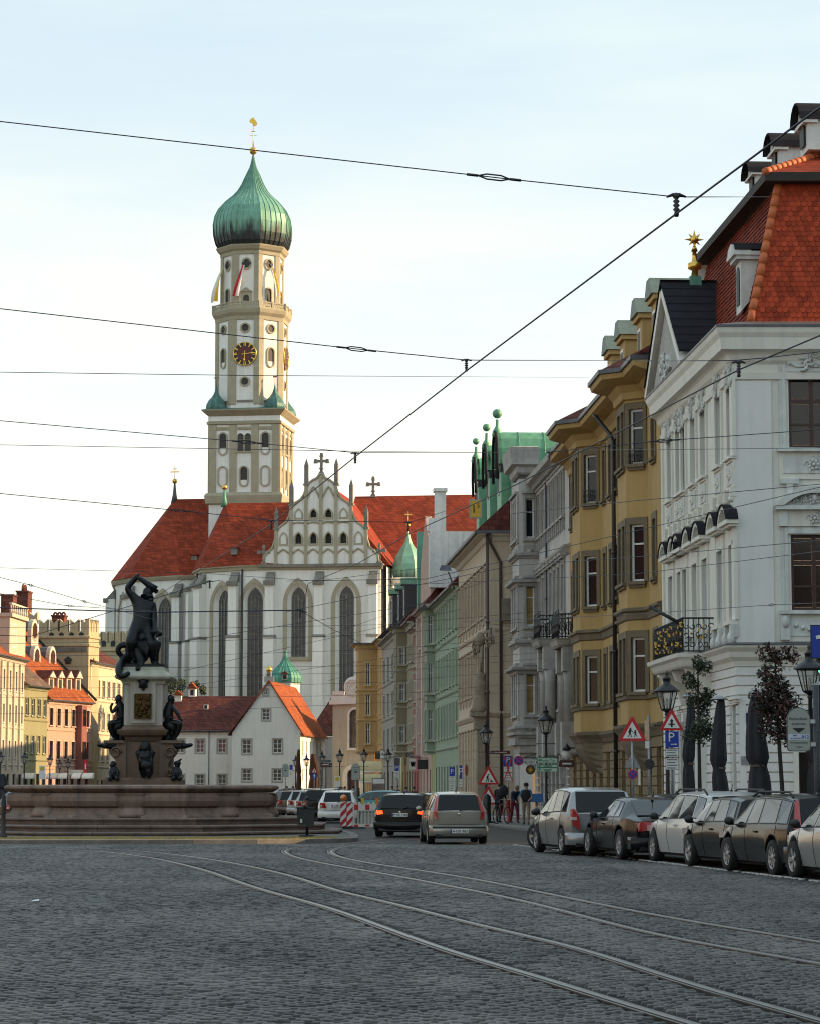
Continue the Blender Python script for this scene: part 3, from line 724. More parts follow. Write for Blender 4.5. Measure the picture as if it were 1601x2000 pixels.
for side in range(4):
 Rm=Matrix.Rotation(pi/2*side,4,'Z')@Matrix.Translation((0,-4.95,0))
 for(a_,c_)in((-4.97,-3.95),(-2.05,-1.05),(1.05,2.05),(3.95,4.97)):
  p=MB(OLV);p.X=Rm;p.box(a_,c_,-.16 if abs(a_)<4 and abs(c_)<4 else-.17,.01,zb0,zb1);p.build('pilaster',TW)
 for cx in(-3.0,0,3.0):
  p=MB(OLV);p.X=Rm;p.box(cx-.94,cx+.94,-.10,.01,zb1-.75,zb1-.3);
  for q in range(5):p.box(cx-.85+q*.38,cx-.66+q*.38,-.16,-.09,zb1-.72,zb1-.4)
  p.box(cx-.94,cx+.94,-.22,.01,zb0,zb0+.22,OLD);p.build('panel_frieze',TW)
 if side in(0,1):
  for cx in(-3,3):
   tower_opening(Rm,cx,.95,tz(886),tz(846),dz=tz(874));tower_opening(Rm,cx,1.0,tz(948),tz(912),dark=False,name='blind_oval')
  tower_opening(Rm,0,.95,tz(948),tz(912),dz=tz(937))
  for cx in(-.52,.52):
   p=MB(DKG);p.X=Rm;q=arch(cx,.82,tz(881),tz(846),False,4);p.prism(q,-.05,.0,'y');w_=p.build('belfry_opening',TW)
   l_=MB(OLD);l_.X=Rm
   for k in range(9):l_.box(cx-.4,cx+.4,-.1,-.05,tz(879)+k*.24,tz(879)+k*.24+.05)
   l_.build('louvre_slats',w_)
  p=MB(OLV);p.X=Rm;p.box(-1.1,1.1,-.25,.0,tz(884),tz(881)-.01);p.box(-.09,.09,-.12,.0,tz(881),tz(850));p.build('belfry_sill',TW)
# sheet roof with four corner onions
VDK=M('dark_patina_copper',(.050,.125,.115),.5,.2,var=.35,scale=1.2,streak=.5,grime=(.10,.26,.20));rb=MB(VDK);rb.sweep(SQ(4.95),[(.98,tz(800)),(.3,tz(797)),(-.6,tz(794.5))],VDK,True);rb.build('base_roof',TW)
onion=MB(VDK);zo=0
pr=[(1.45,0),(1.5,.35),(1.42,.8),(1.1,1.4),(.7,1.85),(.40,2.3),(.22,2.8),(.1,3.3),(.05,3.8)]
onion.lathe(pr,8,(0,0,0),VDK,False,pi/8);om=onion.mesh('corner_onion')
fin=MB(OLD);fin.tube([(0,0,3.8),(0,0,4.6)],.05,5);fin.box(-.3,.3,-.04,.04,4.5,4.75);fm_=fin.mesh('finial')
for(sx_,sy_)in((-1,-1),(1,-1),(1,1),(-1,1)):
 o_=link('corner_onion',om,TW,(sx_*4.15,sy_*4.15,tz(799)));link('finial',fm_,o_)
# lower octagon
AP1,AP2=4.72,4.1
zo0,zo1=tzm(797),tzm(630)
b=MB(CHW);b.prism(octa(AP1),zo0-1,zo1+1);b.build('lower_octagon',TW)
zu0,zu1=tzm(598),tzm(503)
b=MB(CHW);b.prism(octa(AP2),zu0-1.6,zu1+.8);b.build('upper_octagon',TW)
def oct_side(k,ap):return Matrix.Rotation(pi/4*k,4,'Z')@Matrix.Translation((0,-ap,0))
def corner_pil(ap,z0,z1,w,t=.14):
 hs=ap*tan(pi/8)
 for k in range(8):
  p=MB(OLV);p.X=oct_side(k,ap);e_=t*tan(pi/8)
  p.add([(-hs-e_,-t,z0),(-hs+w,-t,z0),(-hs+w,.02,z0),(-hs,.02,z0),(-hs-e_,-t,z1),(-hs+w,-t,z1),(-hs+w,.02,z1),(-hs,.02,z1)],[(0,1,5,4),(1,2,6,5),(4,5,6,7),(3,2,1,0)])
  p.add([(hs+e_,-t,z0),(hs-w,-t,z0),(hs-w,.02,z0),(hs,.02,z0),(hs+e_,-t,z1),(hs-w,-t,z1),(hs-w,.02,z1),(hs,.02,z1)],[(0,4,5,1),(1,5,6,2),(4,7,6,5),(0,1,2,3)])
  p.build('corner_pilaster',TW)
corner_pil(AP1,zo0,zo1,.72);corner_pil(AP2,zu0,zu1,.62)
mouldring('gallery_cornice',octa(AP1),[(0,zo1-.25),(.16,zo1-.2),(.2,zo1+.3),(.5,zo1+.75),(.62,zo1+1.2),(.62,zo1+1.35),(-.6,zo1+1.35)],OLV)
zg=zo1+1.36;zgt=tzm(599)
hs=(AP1+.5)*tan(pi/8)
bp=MB(OLV);wp=hs-.16
bp.box(0.02,wp,-.02,.14,0,.18);bp.box(.02,wp,-.02,.14,zgt-zg-.16,zgt-zg)
for q in range(6):
 x=.12+q*(wp-.2)/5
 bp.box(x-.06,x+.06,.02,.10,.18,zgt-zg-.16)
for q in range(5):
 x=.12+(q+.5)*(wp-.2)/5;bp.lathe([(.16,.02),(.16,.08)],8,(0,0,0))if False else bp.prism([(x+.15*cos(t),(zgt-zg)/2+.18*sin(t))for t in[pi/4*i for i in range(8)]],.03,.09,'y')
bpm=bp.mesh('balustrade_panel')
pp=MB(OLV);pp.box(-.16,.16,-.06,.2,0,zgt-zg+.06);ppm=pp.mesh('gallery_post')
for k in range(8):
 a=pi/4*k
 for(x,me,nm)in((-hs+.14,bpm,'balustrade_panel'),(.02,bpm,'balustrade_panel'),(0,ppm,'gallery_post'),(-hs,ppm,'gallery_post')):
  v=Matrix.Rotation(a,4,'Z')@Vector((x,-(AP1+.5),zg));link(nm,me,TW,v,(0,0,a))
mouldring('dome_cornice',octa(AP2),[(0,zu1-.15),(.18,zu1-.1),(.22,zu1+.35),(.5,zu1+.6),(.75,zu1+1.05),(.78,zu1+1.2),(-.4,zu1+1.25)],OLV)
for k in(0,1,7,2):
 X1,X2=oct_side(k,AP1),oct_side(k,AP2)
 for(py,nm)in((649,'round_window'),)+(((753,'round_window'),)if k in(0,2)else()):
  tower_opening(X1,0,1.0,tzm(py)-.5,tzm(py)+.5,name=nm,fr=.22)
 if k in(1,7):tower_opening(X1,0,.95,tzm(722),tzm(687),dz=tzm(712))
 tower_opening(X2,0,.85,tzm(523)-.62,tzm(523)+.62,name='quatrefoil_window',fr=.25)
 for dx in(-.42,.42):
  p=MB(DKG);p.X=X2;p.prism([(dx+.25*cos(t),tzm(523)+.25*sin(t))for t in[pi/4*i for i in range(8)]],-.165,.0,'y');p.build('quatrefoil_lobe',TW)
 if k==0:
  p=MB(OLV);p.X=X2;p.box(-.75,.75,-.2,.0,zu0,tzm(578));p.prism([(-.85,tzm(578)),(.85,tzm(578)),(0,tzm(569))],-.3,.0,'y');d_=p.build('gallery_door',TW)
  g=MB(DKG);g.X=X2;g.prism(arch(0,.8,zu0,tzm(584),False,4),-.22,-.19,'y');g.build('door_leaf',d_)
 else:tower_opening(X2,0,.8,zu0-.3,tzm(570),name='arched_window')
 p=MB(OLD);p.X=X1;p.box(-1.1,1.1,-.16,.0,zo0+.3,zo0+.6);p.build('panel_sill',TW)
# clocks
CLB=M('clock_black',(.02,.016,.016),.5,var=.1);CLR=M('clock_oxblood',(.10,.012,.014),.5,var=.1)
def clock(k):
 X=oct_side(k,AP1)@Matrix.Translation((0,-.18,tzm(700)));r=1.62
 c=MB(CLB);c.X=X@Matrix.Rotation(pi/2,4,'X');c.lathe([(r,-.1),(r,.06)],32,(0,0,0),CLB,False);c.lathe([(r*.64,.061),(r*.64,.08)],32,(0,0,0),CLR,False)
 o_=c.build('clock',TW)
 g=MB(GOLD);g.X=X;g.tube([(r*cos(t),-.08,r*sin(t))for t in[2*pi*i/40 for i in range(41)]],.055,6,cap=False);g.build('clock_rim',o_)
 for h in range(12):
  t=2*pi*h/12;nm=MB(GOLD);nm.X=X@Matrix.Rotation(t,4,'Y')
  if h%3==0:nm.box(-.14,-.06,-.12,-.06,r*.68,r*.96);nm.box(.06,.14,-.12,-.06,r*.68,r*.96)
  else:nm.box(-.06,.06,-.12,-.06,r*.68,r*.96)
  nm.box(-.17,.17,-.115,-.06,r*.93,r*.965);nm.build('numeral',o_)
 for(ang,L,w)in((R(83),1.25,.07),(R(184),1.0,.09)):
  hd=MB(GOLD);hd.X=X@Matrix.Rotation(ang,4,'Y');hd.box(-w/2,w/2,-.16,-.12,-.45,L);hd.prism([(-w*2,L-.3),(w*2,L-.3),(0,L+.1)],-.165,-.115,'y');hd.build('clock_hand',o_)
clock(0);clock(2)
# onion dome of copper sheets
zd=tzm(488)
DP=[(4.72,487),(5.1,478),(5.38,462),(5.46,441),(5.25,424),(4.75,409),(3.75,393),(2.75,381),(2.1,371),(1.55,358),(1.18,346),(.8,334),(.48,324),(.28,313),(.15,302)]
DP=[(r*.965,tzm(y)-zd)for r,y in DP]
t8=tan(pi/8)
for s_ in range(5):
 f0,f1=-1+.4*s_,-1+.4*(s_+1)
 m_=MB(VERDD);pts=[];fs=[]
 for(r,z)in DP:
  bul=lambda f:r*(1+.02*(1-f*f))
  w_=min(.09,r*.05)
  pts+=[(r*t8*f0,-bul(f0)-.0,z),(r*t8*f0+.01,-bul(f0)-.09*min(1,r),z),(r*t8*f0+w_,-bul(f0)-.09*min(1,r),z),(r*t8*f0+w_+.01,-bul(f0),z),(r*t8*f1,-bul(f1),z)]
 for i in range(len(DP)-1):
  for c in range(4):fs.append((i*5+c,i*5+c+1,i*5+c+6,i*5+c+5))
 m_.add(pts,fs,VERDD);me=m_.mesh('copper_sheet')
 for k in range(8):link('copper_sheet',me,TW,(0,0,zd),(0,0,pi/4*k))
g=MB(GOLD);zt=tzm(291);g.ball((0,0,zt),.56,14);g.tube([(0,0,zt-1),(0,0,zt+4.9)],[.12,.05],6);g.build('gilded_ball',TW)
v=MB(GOLD);zv=tzm(236);v.prism([(-.55,zv+.4),(-.2,zv+.75),(.15,zv+.55),(.5,zv+.1),(.55,zv-.3),(.1,zv-.5),(-.2,zv-.1),(-.55,zv+.1)],-.05,.05,'y');v.box(-.5,.5,-.04,.04,tzm(261),tzm(263)+.2);v.box(-.3,.3,-.04,.04,tzm(252),tzm(253.5));v.build('weathervane',TW)
# flags hung from the upper windows
def flag(name,label,k,x0,z0,x1,z1,cols,w=.9):
 X=Matrix.Translation((tc_.x,tc_.y,0))@Matrix.Rotation(-CA,4,'Z')@oct_side(k,AP2)
 root=thing(name,label,'flag',X@Vector((x0,-.3,z0)),-CA+pi/4*k)
 for ci,c in enumerate(cols):
  m_=MB(M('flag_'+c,{'red':(.55,.02,.03),'white':(.75,.74,.70),'yellow':(.72,.47,.02)}[c],.8,var=.1));pts=[];fs=[]
  for i in range(9):
   u=i/8;cx=(x1-x0)*u;cy=-.15-1.1*sin(u*2.0)*.6;cz=(z1-z0)*u
   for j in range(4):
    s_=(ci+j/3)/2-.5;ww_=w*(.45+.55*u)
    pts.append((cx+s_*ww_,cy+.12*sin(s_*9+u*4),cz-.25*abs(s_)*u))
  for i in range(8):
   for j in range(3):fs.append((i*4+j,i*4+j+1,i*4+j+5,i*4+j+4))
  m_.smooth=True;m_.add(pts,fs);m_.build('stripe',root)
flag('flag','red and white flag hanging from the front window of the bell tower',0,-.35,tzm(527),-1.35,tzm(587),('red','white'))
flag('flag','white and yellow flag hanging on the sunlit face of the bell tower',1,.2,tzm(530),1.0,tzm(585),('white','yellow'))
flag('flag','pale and yellow flag flying at the shaded edge of the bell tower',7,-1.0,tzm(531),-1.9,tzm(590),('white','yellow'),1.6)
# ------------------------------------------------------------------ small onion-domed church turret right of the gable
SD=338
st=thing('church_turret','small white church turret with pale green onion dome and gilded cross','tower',(xat(797,SD,1100),SD,0))
sz=lambda py:zat(py,SD)
b=MB(CHW);b.prism(octa(1.9),0,sz(1176));b.prism(octa(1.55),sz(1176),sz(1140));b.sweep(octa(1.6),[(0,sz(1147)),(.3,sz(1143)),(.75,sz(1132)),(.8,sz(1130)),(-.2,sz(1129))],CHW,True);b.sweep(octa(1.9),[(0,sz(1180)),(.35,sz(1176)),(.35,sz(1174)),(-.3,sz(1173))],CHW,True);b.build('lantern',st)
for k in(0,1,7,2):
 p=MB(DARK);p.X=Matrix.Rotation(pi/4*k,4,'Z')@Matrix.Translation((0,-1.55,0));p.prism(arch(0,.7,sz(1172),sz(1149),False,4),-.03,.02,'y');p.build('lantern_opening',st)
VP_=M('verdigris_pale',(.20,.40,.29),.55,.1,var=.18,scale=.7,stain=((.03,.04,.04),-1.2,2.4),streak=.2)
for k in range(8):
 m_=MB(VP_);pr=[(2.1,1130),(2.25,1115),(2.2,1103),(1.8,1088),(1.15,1073),(.62,1062),(.33,1050),(.17,1040),(.08,1030)];z0=sz(1130)
 for i in range(len(pr)-1):
  (r0,y0),(r1,y1)=pr[i],pr[i+1];a,b_=-pi/8,pi/8
  m_.add([(r0*sin(a),-r0*cos(a),sz(y0)-z0),(r0*sin(b_),-r0*cos(b_),sz(y0)-z0),(r1*sin(b_),-r1*cos(b_),sz(y1)-z0),(r1*sin(a),-r1*cos(a),sz(y1)-z0)],[(0,1,2,3)])
 m_.build('dome_facet',st,loc=(0,0,z0),rot=(0,0,pi/4*k))
g=MB(GOLD);g.ball((0,0,sz(1026)),.28);g.tube([(0,0,sz(1035)),(0,0,sz(998))],.06,5);g.box(-.5,.5,-.05,.05,sz(1006),sz(1004));g.build('gilded_cross',st)
# ------------------------------------------------------------------ green onion roof behind the gabled house
OD=322
ot=thing('stair_turret','low green onion roof with small dormer behind the orange-roofed house','tower',(xat(558,OD,1320),OD,0))
oz_=lambda py:zat(py,OD)
b=MB(CHW);b.prism(octa(1.75),0,oz_(1334));b.build('turret_wall',ot)
VR=M('verdigris_turret',(.075,.27,.20),.5,.1,var=.2,scale=.9,streak=.2)
pr=[(2.0,1334),(2.05,1325),(1.75,1315),(1.25,1306),(.75,1298),(.4,1290),(.15,1281),(.05,1275)]
for k in range(8):
 m_=MB(VR);m_.X=Matrix.Rotation(pi/4*k,4,'Z')
 for q in range(3):
  f0,f1=-1+2*q/3,-1+2*(q+1)/3
  for i in range(len(pr)-1):
   (r0,y0),(r1,y1)=pr[i],pr[i+1]
   m_.add([(r0*t8*f0,-r0,oz_(y0)),(r0*t8*f1,-r0,oz_(y0)),(r1*t8*f1,-r1,oz_(y1)),(r1*t8*f0,-r1,oz_(y1))],[(0,1,2,3)])
  m_.tube([(r*t8*f0,-r-.02,oz_(y))for(r,y)in pr],.035,4,cap=False)
 m_.build('roof_facet',ot)
f_=MB(VR);f_.ball((0,0,oz_(1273)),.18);f_.build('finial',ot)
f_=MB(OLV);f_.box(-.35,.35,-2.15,-1.2,oz_(1330),oz_(1318));f_.prism([(-.5,oz_(1318)),(.5,oz_(1318)),(0,oz_(1312))],-2.25,-1.0,'y',CTILE);f_.box(-.22,.22,-2.17,-2.14,oz_(1328),oz_(1319),DARK);f_.build('dormer',ot)
# ------------------------------------------------------------------ long low house and gabled house
HW=M('house_limewash',(.76,.755,.71),.85,var=.06,scale=.4,streak=.15,grime=(.42,.40,.35))
WFR=M('white_window_frame',(.72,.72,.70),.5,var=.05)
GREYT=M('grey_trim',(.36,.355,.33),.8,var=.15,scale=1)
def frame_mesh(w,h,mat,t=.16,out=.05):
 mb=MB(mat);mb.box(-t,0,-out,.03,-t,h+t);mb.box(w,w+t,-out,.03,-t,h+t);mb.box(0,w,-out,.03,h,h+t);mb.box(0,w,-out,.03,-t,0);return mb.mesh('surround')
REDG=M('red_curtained_glass',(.10,.008,.012),.12,var=.3,scale=3)
HD=296
LH=Front('long_house','long low white house with dark red roof behind the fountain',(xat(215,HD+2),HD+2),(xat(454,HD),HD),'house')
zev=LH.z(420,1428);zrd=zat(1360,HD+6)
ops=[];ws=[]
for(px,py0,py1,red)in((352,1445,1470,0),(391,1445,1470,1),(434,1444,1470,1),(303,1445,1470,0),(262,1445,1470,0),(224,1445,1470,0),(352,1513,1539,0),(391,1513,1539,0),(434,1513,1539,0),(262,1513,1539,0),(224,1513,1539,0)):
 c=LH.x(px,py0);z0,z1=LH.z(px,py1),LH.z(px,py0);ops.append((c-.48,c+.48,z0,z1));ws.append((c-.48,z0,.96,z1-z0,red))
b=MB(HW);wallgrid(b,0,LH.L,0,zev,ops,HW,.14);b.quad((0,0,0),(0,9,0),(0,9,zev),(0,0,zev));b.build('wall',LH.root)
fm=None
for(x,z,w,h,red)in ws:
 o_=add_window(LH.root,x,z,w,h,.10,WFR,'six',.075,REDG if red else None);fm=fm or frame_mesh(w,h,GREYT);link('surround',fm,o_,(0,-.10,0))
rf=MB(BTILE);gable_roof(rf,0,LH.L+1.5,0,11,zev,zrd,.35);rf.build('roof',LH.root)
g=MB(LEAD);g.tube([(0,-.42,zev-.02),(LH.L,-.42,zev-.02)],.09,6);g.tube([(LH.x(410),-.1,0),(LH.x(410),-.1,zev)],.05,6);g.build('gutter',LH.root)
sk=MB(SWHITE);x=LH.x(391,1385);f=(LH.z(391,1385)-zev)/(zrd-zev);y=-.35+f*5.8;
sk.box(x-.25,x+.25,y-.12,y+.15,LH.z(391,1391)+.4,LH.z(391,1391)+.95);sk.box(x-.18,x+.18,y-.13,y-.10,LH.z(391,1391)+.46,LH.z(391,1391)+.88,DARK);sk.build('skylight',LH.root)
# chimney dormer with a niche above the roof and garden greenery
ch=MB(HW);x=LH.x(355,1345);ch.box(x-.42,x+.42,5.4,6.2,zrd-1.2,zrd+.9);ch.prism([(x-.6,zrd+.9),(x+.6,zrd+.9),(x,zrd+1.6)],5.2,6.4,'y',OTILE);ch.box(x-.2,x+.2,5.37,5.41,zrd+.1,zrd+.75,DARK);ch.build('chimney',LH.root)
ch=MB(HW);x=LH.x(330,1352);ch.box(x-.4,x+.4,4.6,5.4,zrd-1.5,zrd+.1);ch.prism([(x-.6,zrd+.1),(x+.6,zrd+.1),(x,zrd+.7)],4.4,5.6,'y',OTILE);ch.build('chimney',LH.root)
# gabled house
GD=292
GH=Front('gabled_house','white gabled house with a sunlit orange roof below the church',(xat(453,GD,1480),GD),(xat(587,GD,1480),GD),'house')
ze=GH.z(520,1432);za=GH.z(525,1331);xm=GH.x(526,1340);Lh=GH.L
ops=[];ws=[]
for(px,py0,py1,wd)in((482.5,1445,1472,.98),(542.5,1444,1471,.98),(482.5,1503,1526,.98),(542,1503,1526,.98),(520,1385,1407,.85),(519.5,1347,1358,.5)):
 c=GH.x(px,py0);z0,z1=GH.z(px,py1),GH.z(px,py0);ops.append((c-wd/2,c+wd/2,z0,z1));ws.append((c-wd/2,z0,wd,z1-z0))
b=MB(HW)
holewall(b,[(0,0),(Lh,0),(Lh,ze),(xm,za),(0,ze)],[[(a,c),(b2,c),(b2,d),(a,d)]for(a,b2,c,d)in ops],HW,.14)
gdir=R(5.5);dl=22.0
# the flank runs back at a slight angle: kept as a wall of its own
fx,fy=Lh+dl*sin(gdir+GH.rz)*1.0,dl*cos(gdir)
b.build('gable_wall',GH.root)
for(x,z,w,h)in ws:
 o_=add_window(GH.root,x,z,w,h,.10,WFR,'six' if h>1 else 'cross',.075);link('surround',frame_mesh(w,h,GREYT),o_,(0,-.10,0))
FX=Matrix.Translation((Lh,0,0))@Matrix.Rotation(atan2(fy,fx-Lh),4,'Z')
fb=MB(HW);fb.X=FX;fl=hypot(fx-Lh,fy);ops=[]
for q in range(6):
 for(a,c)in((GH.z(587,1478),GH.z(587,1446)),(GH.z(587,1526),GH.z(587,1502))):ops.append((1.6+q*3.1,2.6+q*3.1,a,c))
wallgrid(fb,0,fl,0,ze,ops,HW,.14);fb.build('flank_wall',GH.root)
for(a,b2,c,d)in ops:
 fm_w,gm_w=window_meshes(b2-a,d-c,WFR,'six',.08);o_=link('window',fm_w,GH.root);o_.matrix_local=FX@Matrix.Translation((a,.09,c));link('pane',gm_w,o_)
rf=MB(OTILE);bx_,by_=fx-Lh,fy
rf.add([(xm,-.25,za+.12),(Lh+.4,-.25,ze-.28),(fx+.4,by_,ze-.28),(xm+bx_,by_,za+.12)],[(0,1,2,3)],OTILE)
rf.add([(xm,-.25,za+.12),(-.4,-.25,ze-.28),(-.4+bx_,by_,ze-.28),(xm+bx_,by_,za+.12)],[(3,2,1,0)],BTILE)
rf.tube([(xm,-.28,za+.1),(Lh+.4,-.28,ze-.3)],.10,5);rf.tube([(xm,-.28,za+.1),(-.4,-.28,ze-.3)],.10,5,BTILE)
rf.build('roof',GH.root)
g=MB(HW);g.box(xm-.55,xm+.55,-.3,.3,za-.1,za+.55,GREYT);g.lathe([(.33,za+.55),(.28,za+1.0),(.36,za+1.05)],8,(xm,0,0),GREYT);g.build('gable_pedestal',GH.root)
g=MB(GOLD);g.lathe([(.05,za+1.05),(.3,za+1.1),(.36,za+1.35),(.22,za+1.65),(.05,za+1.75)],8,(xm,0,0));g.build('gilded_urn',GH.root)
# chapel front with a volute top
VD=303
VC=Front('chapel','grey plastered chapel front with tall arched window and round volute',(xat(650,VD),VD),(xat(741,VD-2),VD-2),'building')
CHG=M('chapel_render',(.40,.37,.30),.85,var=.1,scale=.5,streak=.2);STU=M('pale_stucco',(.60,.585,.54),.8,var=.08,scale=1)
cz=lambda py,px=690:VC.z(px,py)
wc=VC.x(694,1420);b=MB(CHG)
dc=VC.x(691,1520)
holewall(b,[(0,0),(VC.L,0),(VC.L,cz(1366)),(0,cz(1366))],[arch(wc,1.42,cz(1461),cz(1386),False,5),arch(dc,1.5,0.1,cz(1502),False,5)],CHG,.35)
b.quad((0,0,0),(0,14,0),(0,14,cz(1380)),(0,0,cz(1380)));b.box(0,VC.L,.6,14,0,cz(1368));b.build('wall',VC.root)
w_=MB(STU);ringwall(w_,arch(wc,1.42,cz(1461),cz(1386),False,5),arch(wc,1.95,cz(1464),cz(1381),False,5),-.1,.02,STU);w_.box(wc-1.1,wc+1.1,-.2,.02,cz(1466),cz(1464));wo=w_.build('window',VC.root)
g=MB(CGLASS);g.prism(arch(wc,1.45,cz(1461),cz(1386),False,5),.28,.33,'y');g.build('pane',wo)
w_=MB(STU);ringwall(w_,arch(dc,1.5,.1,cz(1502),False,5),arch(dc,2.6,.0,cz(1494),False,5),-.25,.02,STU);w_=w_.build('door_surround',VC.root)
g=MB(M('dark_red_door',(.05,.014,.014),.6,var=.2));g.prism(arch(dc,1.5,.1,cz(1502),False,5),.25,.33,'y');g.build('door',w_)
c_=MB(STU);c_.box(-.3,VC.L,-.4,.5,cz(1376),cz(1367));c_.box(-.12,VC.L,-.2,.45,cz(1367),cz(1357));c_.box(.1,1.4,-.3,.3,cz(1357),cz(1350));c_.build('cornice',VC.root)
vx,vz=VC.x(692,1342),cz(1342);v=MB(STU)
v.lathe([(1.25,-.25),(1.3,0),(1.25,.25)],24,(0,0,0));v.X=None;me=None
vo=link('volute',None,VC.root)if False else None
v=MB(STU);v.X=Matrix.Translation((vx,0,vz))@Matrix.Rotation(pi/2,4,'X');v.lathe([(1.22,-.25),(1.22,.22),(1.0,.26)],24);
for q,r_ in enumerate((1.05,.8,.55,.3)):v.tube([(r_*cos(t),r_*.82*sin(t),.27)for t in[2*pi*i/20 for i in range(21)]],.07,5,cap=False)
v.X=None;v.add([],[]);v.box(vx-.5,vx+.5,-.25,.25,cz(1357),cz(1350)+.2);v.frus(vx-.9,vx+.9,-.3,.3,cz(1357),cz(1353),.35,dy=.0);v.build('volute',VC.root)
# low dark-red link roof beside the chapel with its little dormer
lk=Front('link_wing','dark red roofed wing between the gabled house and the chapel',(xat(604,318),318),(xat(652,316),316),'building')
b=MB(HW);b.box(0,lk.L,0,5,0,lk.z(630,1440));b.build('wall',lk.root)
rf=MB(BTILE);gable_roof(rf,0,lk.L,0,10,lk.z(630,1436),zat(1361,320));rf.build('roof',lk.root)
d_=MB(STU);x=lk.x(640,1350);zz=zat(1360,320);d_.box(x-.4,x+.4,4.6,5.6,zz-.6,zz+.8);d_.prism([(x-.6,zz+.8),(x+.6,zz+.8),(x,zz+1.4)],4.4,5.8,'y',OTILE);d_.box(x-.2,x+.2,4.57,4.6,zz,zz+.6,DARK);d_.build('dormer',lk.root)
# ================================================================== HOUSES ALONG THE RIGHT
PALW=M('palace_white_paint',(.745,.745,.72),.75,var=.05,scale=.6,streak=.14,grime=(.38,.38,.35))
PALC=M('palace_cream_paint',(.74,.73,.665),.75,var=.06,scale=.8,streak=.15,grime=(.36,.34,.29))
STW=M('stucco_white',(.64,.66,.64),.75,var=.1,scale=2.5,streak=.25,grime=(.20,.20,.18))
RTILE=M('bright_red_tile',(.40,.058,.022),.7,var=.25,scale=2.2,spec=.15)
RTILE2=M('hip_tile',(.50,.12,.035),.65,var=.25,scale=3)
RTSIDE=M('side_red_tiles',(.25,.045,.022),.75,var=.35,scale=.9,tiles=(.18,.16),streak=.2)
SLATE=M('slate_sheets',(.026,.025,.030),.9,var=.25,scale=1,spec=.05)
MAHO=M('mahogany_frame',(.045,.014,.012),.4,var=.2,scale=3)
SEAT_=None
def loc2(F,wx,wy):
 d=Vector((wx,wy))-F.A;return d.dot(F.u),d.dot(F.n)
def rosette(mb,x,y,z,r,mat=None):
 mb.ball((x,y-r*.25,z),r*.30,6,mat)
 for k in range(7):a=2*pi*k/7+r*9;mb.ball((x+r*.62*cos(a),y,z+r*.62*sin(a)),r*.30,6,mat,1.0)
 for k in range(4):a=pi/4+pi/2*k;mb.tube([(x+r*.8*cos(a),y,z+r*.8*sin(a)),(x+r*1.3*cos(a+.35),y,z+r*1.3*sin(a+.35)),(x+r*1.45*cos(a+.9),y,z+r*1.35*sin(a+.9))],[r*.16,r*.12,r*.05],5,mat)
def ornament(mat,w,h,seed,n=14,d=.14):
 """carved foliage: scrolls and leaves"""
 rr=random.Random(seed);mb=MB(mat);mb.prism([(w*.48*cos(pi*k/8),h*(.2+.7*sin(pi*k/8)))for k in range(9)]+[(-w*.3,h*.02),(w*.3,h*.02)],-d*.35,.03,'y')
 for i in range(int(n*1.8)):
  a=rr.uniform(-1,1);x=a*w/2*rr.uniform(.2,1);z=h*rr.uniform(0,1)*(1-.6*abs(x)/(w/2));r=rr.uniform(.08,.2)*min(w,h)
  if i%3==0:mb.ball((x,-d*.5,z),r*.30,6,sz=rr.uniform(.8,1.8))
  else:
   t0=rr.uniform(0,6.28);mb.tube([(x+r*(1-.07*k)*cos(t0+k*.6),-d*.55,z+r*(1-.07*k)*sin(t0+k*.6))for k in range(8)],[r*.32*(1-.09*k)for k in range(8)],5)
 rosette(mb,0,-d*.7,h*.45,min(w,h)*.16);return mb
WP=Front('corner_palace','white corner palace with steep red tiled roof and a gilded balcony',(9.05,91.1),(9.84,77),'building')
WR_=WP.root;WL=WP.L
C8=77.0
pz=lambda py:zat(py,C8)
WIN=[1434,1410,1380,1360,1339.5,1327,1311]
wx7=[WP.x(p,800)-.55 for p in WIN];wx7[5]+=.35;wx7[6]+=.2
zU0,zU1=pz(890),pz(744);zM0,zM1=pz(1209),pz(1056);zB=pz(1262);zCo=pz(690)
ww_=.95
ops=[(x-ww_/2,x+ww_/2,a,b)for x in wx7 for(a,b)in((zU0,zU1),(zM0,zM1))]
zG1,zG0=pz(1373),.55
gx=[wx7[0]+.05,wx7[1],wx7[4],wx7[5],wx7[6]]
gops=[(x-.5,x+.5,zG0,zG1)for x in gx]
door=(wx7[3]-.75,wx7[2]+.45,.0,pz(1392));dc_=(door[0]+door[1])/2;door=(dc_-.8,dc_+.8,.0,pz(1385));gops.append(door)
b=MB(PALC);wallgrid(b,0,WL,0,zCo+.6,ops+gops,PALC,.30,rmat=PALW)
XF=Matrix.Translation((WL,0,0))@Matrix.Rotation(atan2(.998,.056),4,'Z')
fw0=[1.66,5.0,8.3]
fops=[(x,x+1.42,pz(875),pz(728))for x in fw0]+[(x,x+1.42,pz(1192),pz(1044))for x in fw0]+[(x+.12,x+1.3,.5,pz(1465))for x in fw0]
b.X=XF;wallgrid(b,0,14,0,zCo+.6,fops,PALC,.28);b.X=None
b.quad((0,0,0),(0,14,0),(0,14,zCo+1),(0,0,zCo+1));b.build('wall',WR_)
# corner strips, set proud
b=MB(PALW);b.X=XF;b.box(-.08,1.12,-.08,.02,zB+.1,pz(745));b.build('corner_pilaster',WR_)
for(a,c)in((WL-.42,WL+.005),(wx7[1]-1.05,wx7[1]-.62),(.02,.32)):
 b=MB(PALC);b.box(a,c,-.07,.02,zB+.1,pz(745));b.build('pilaster',WR_)
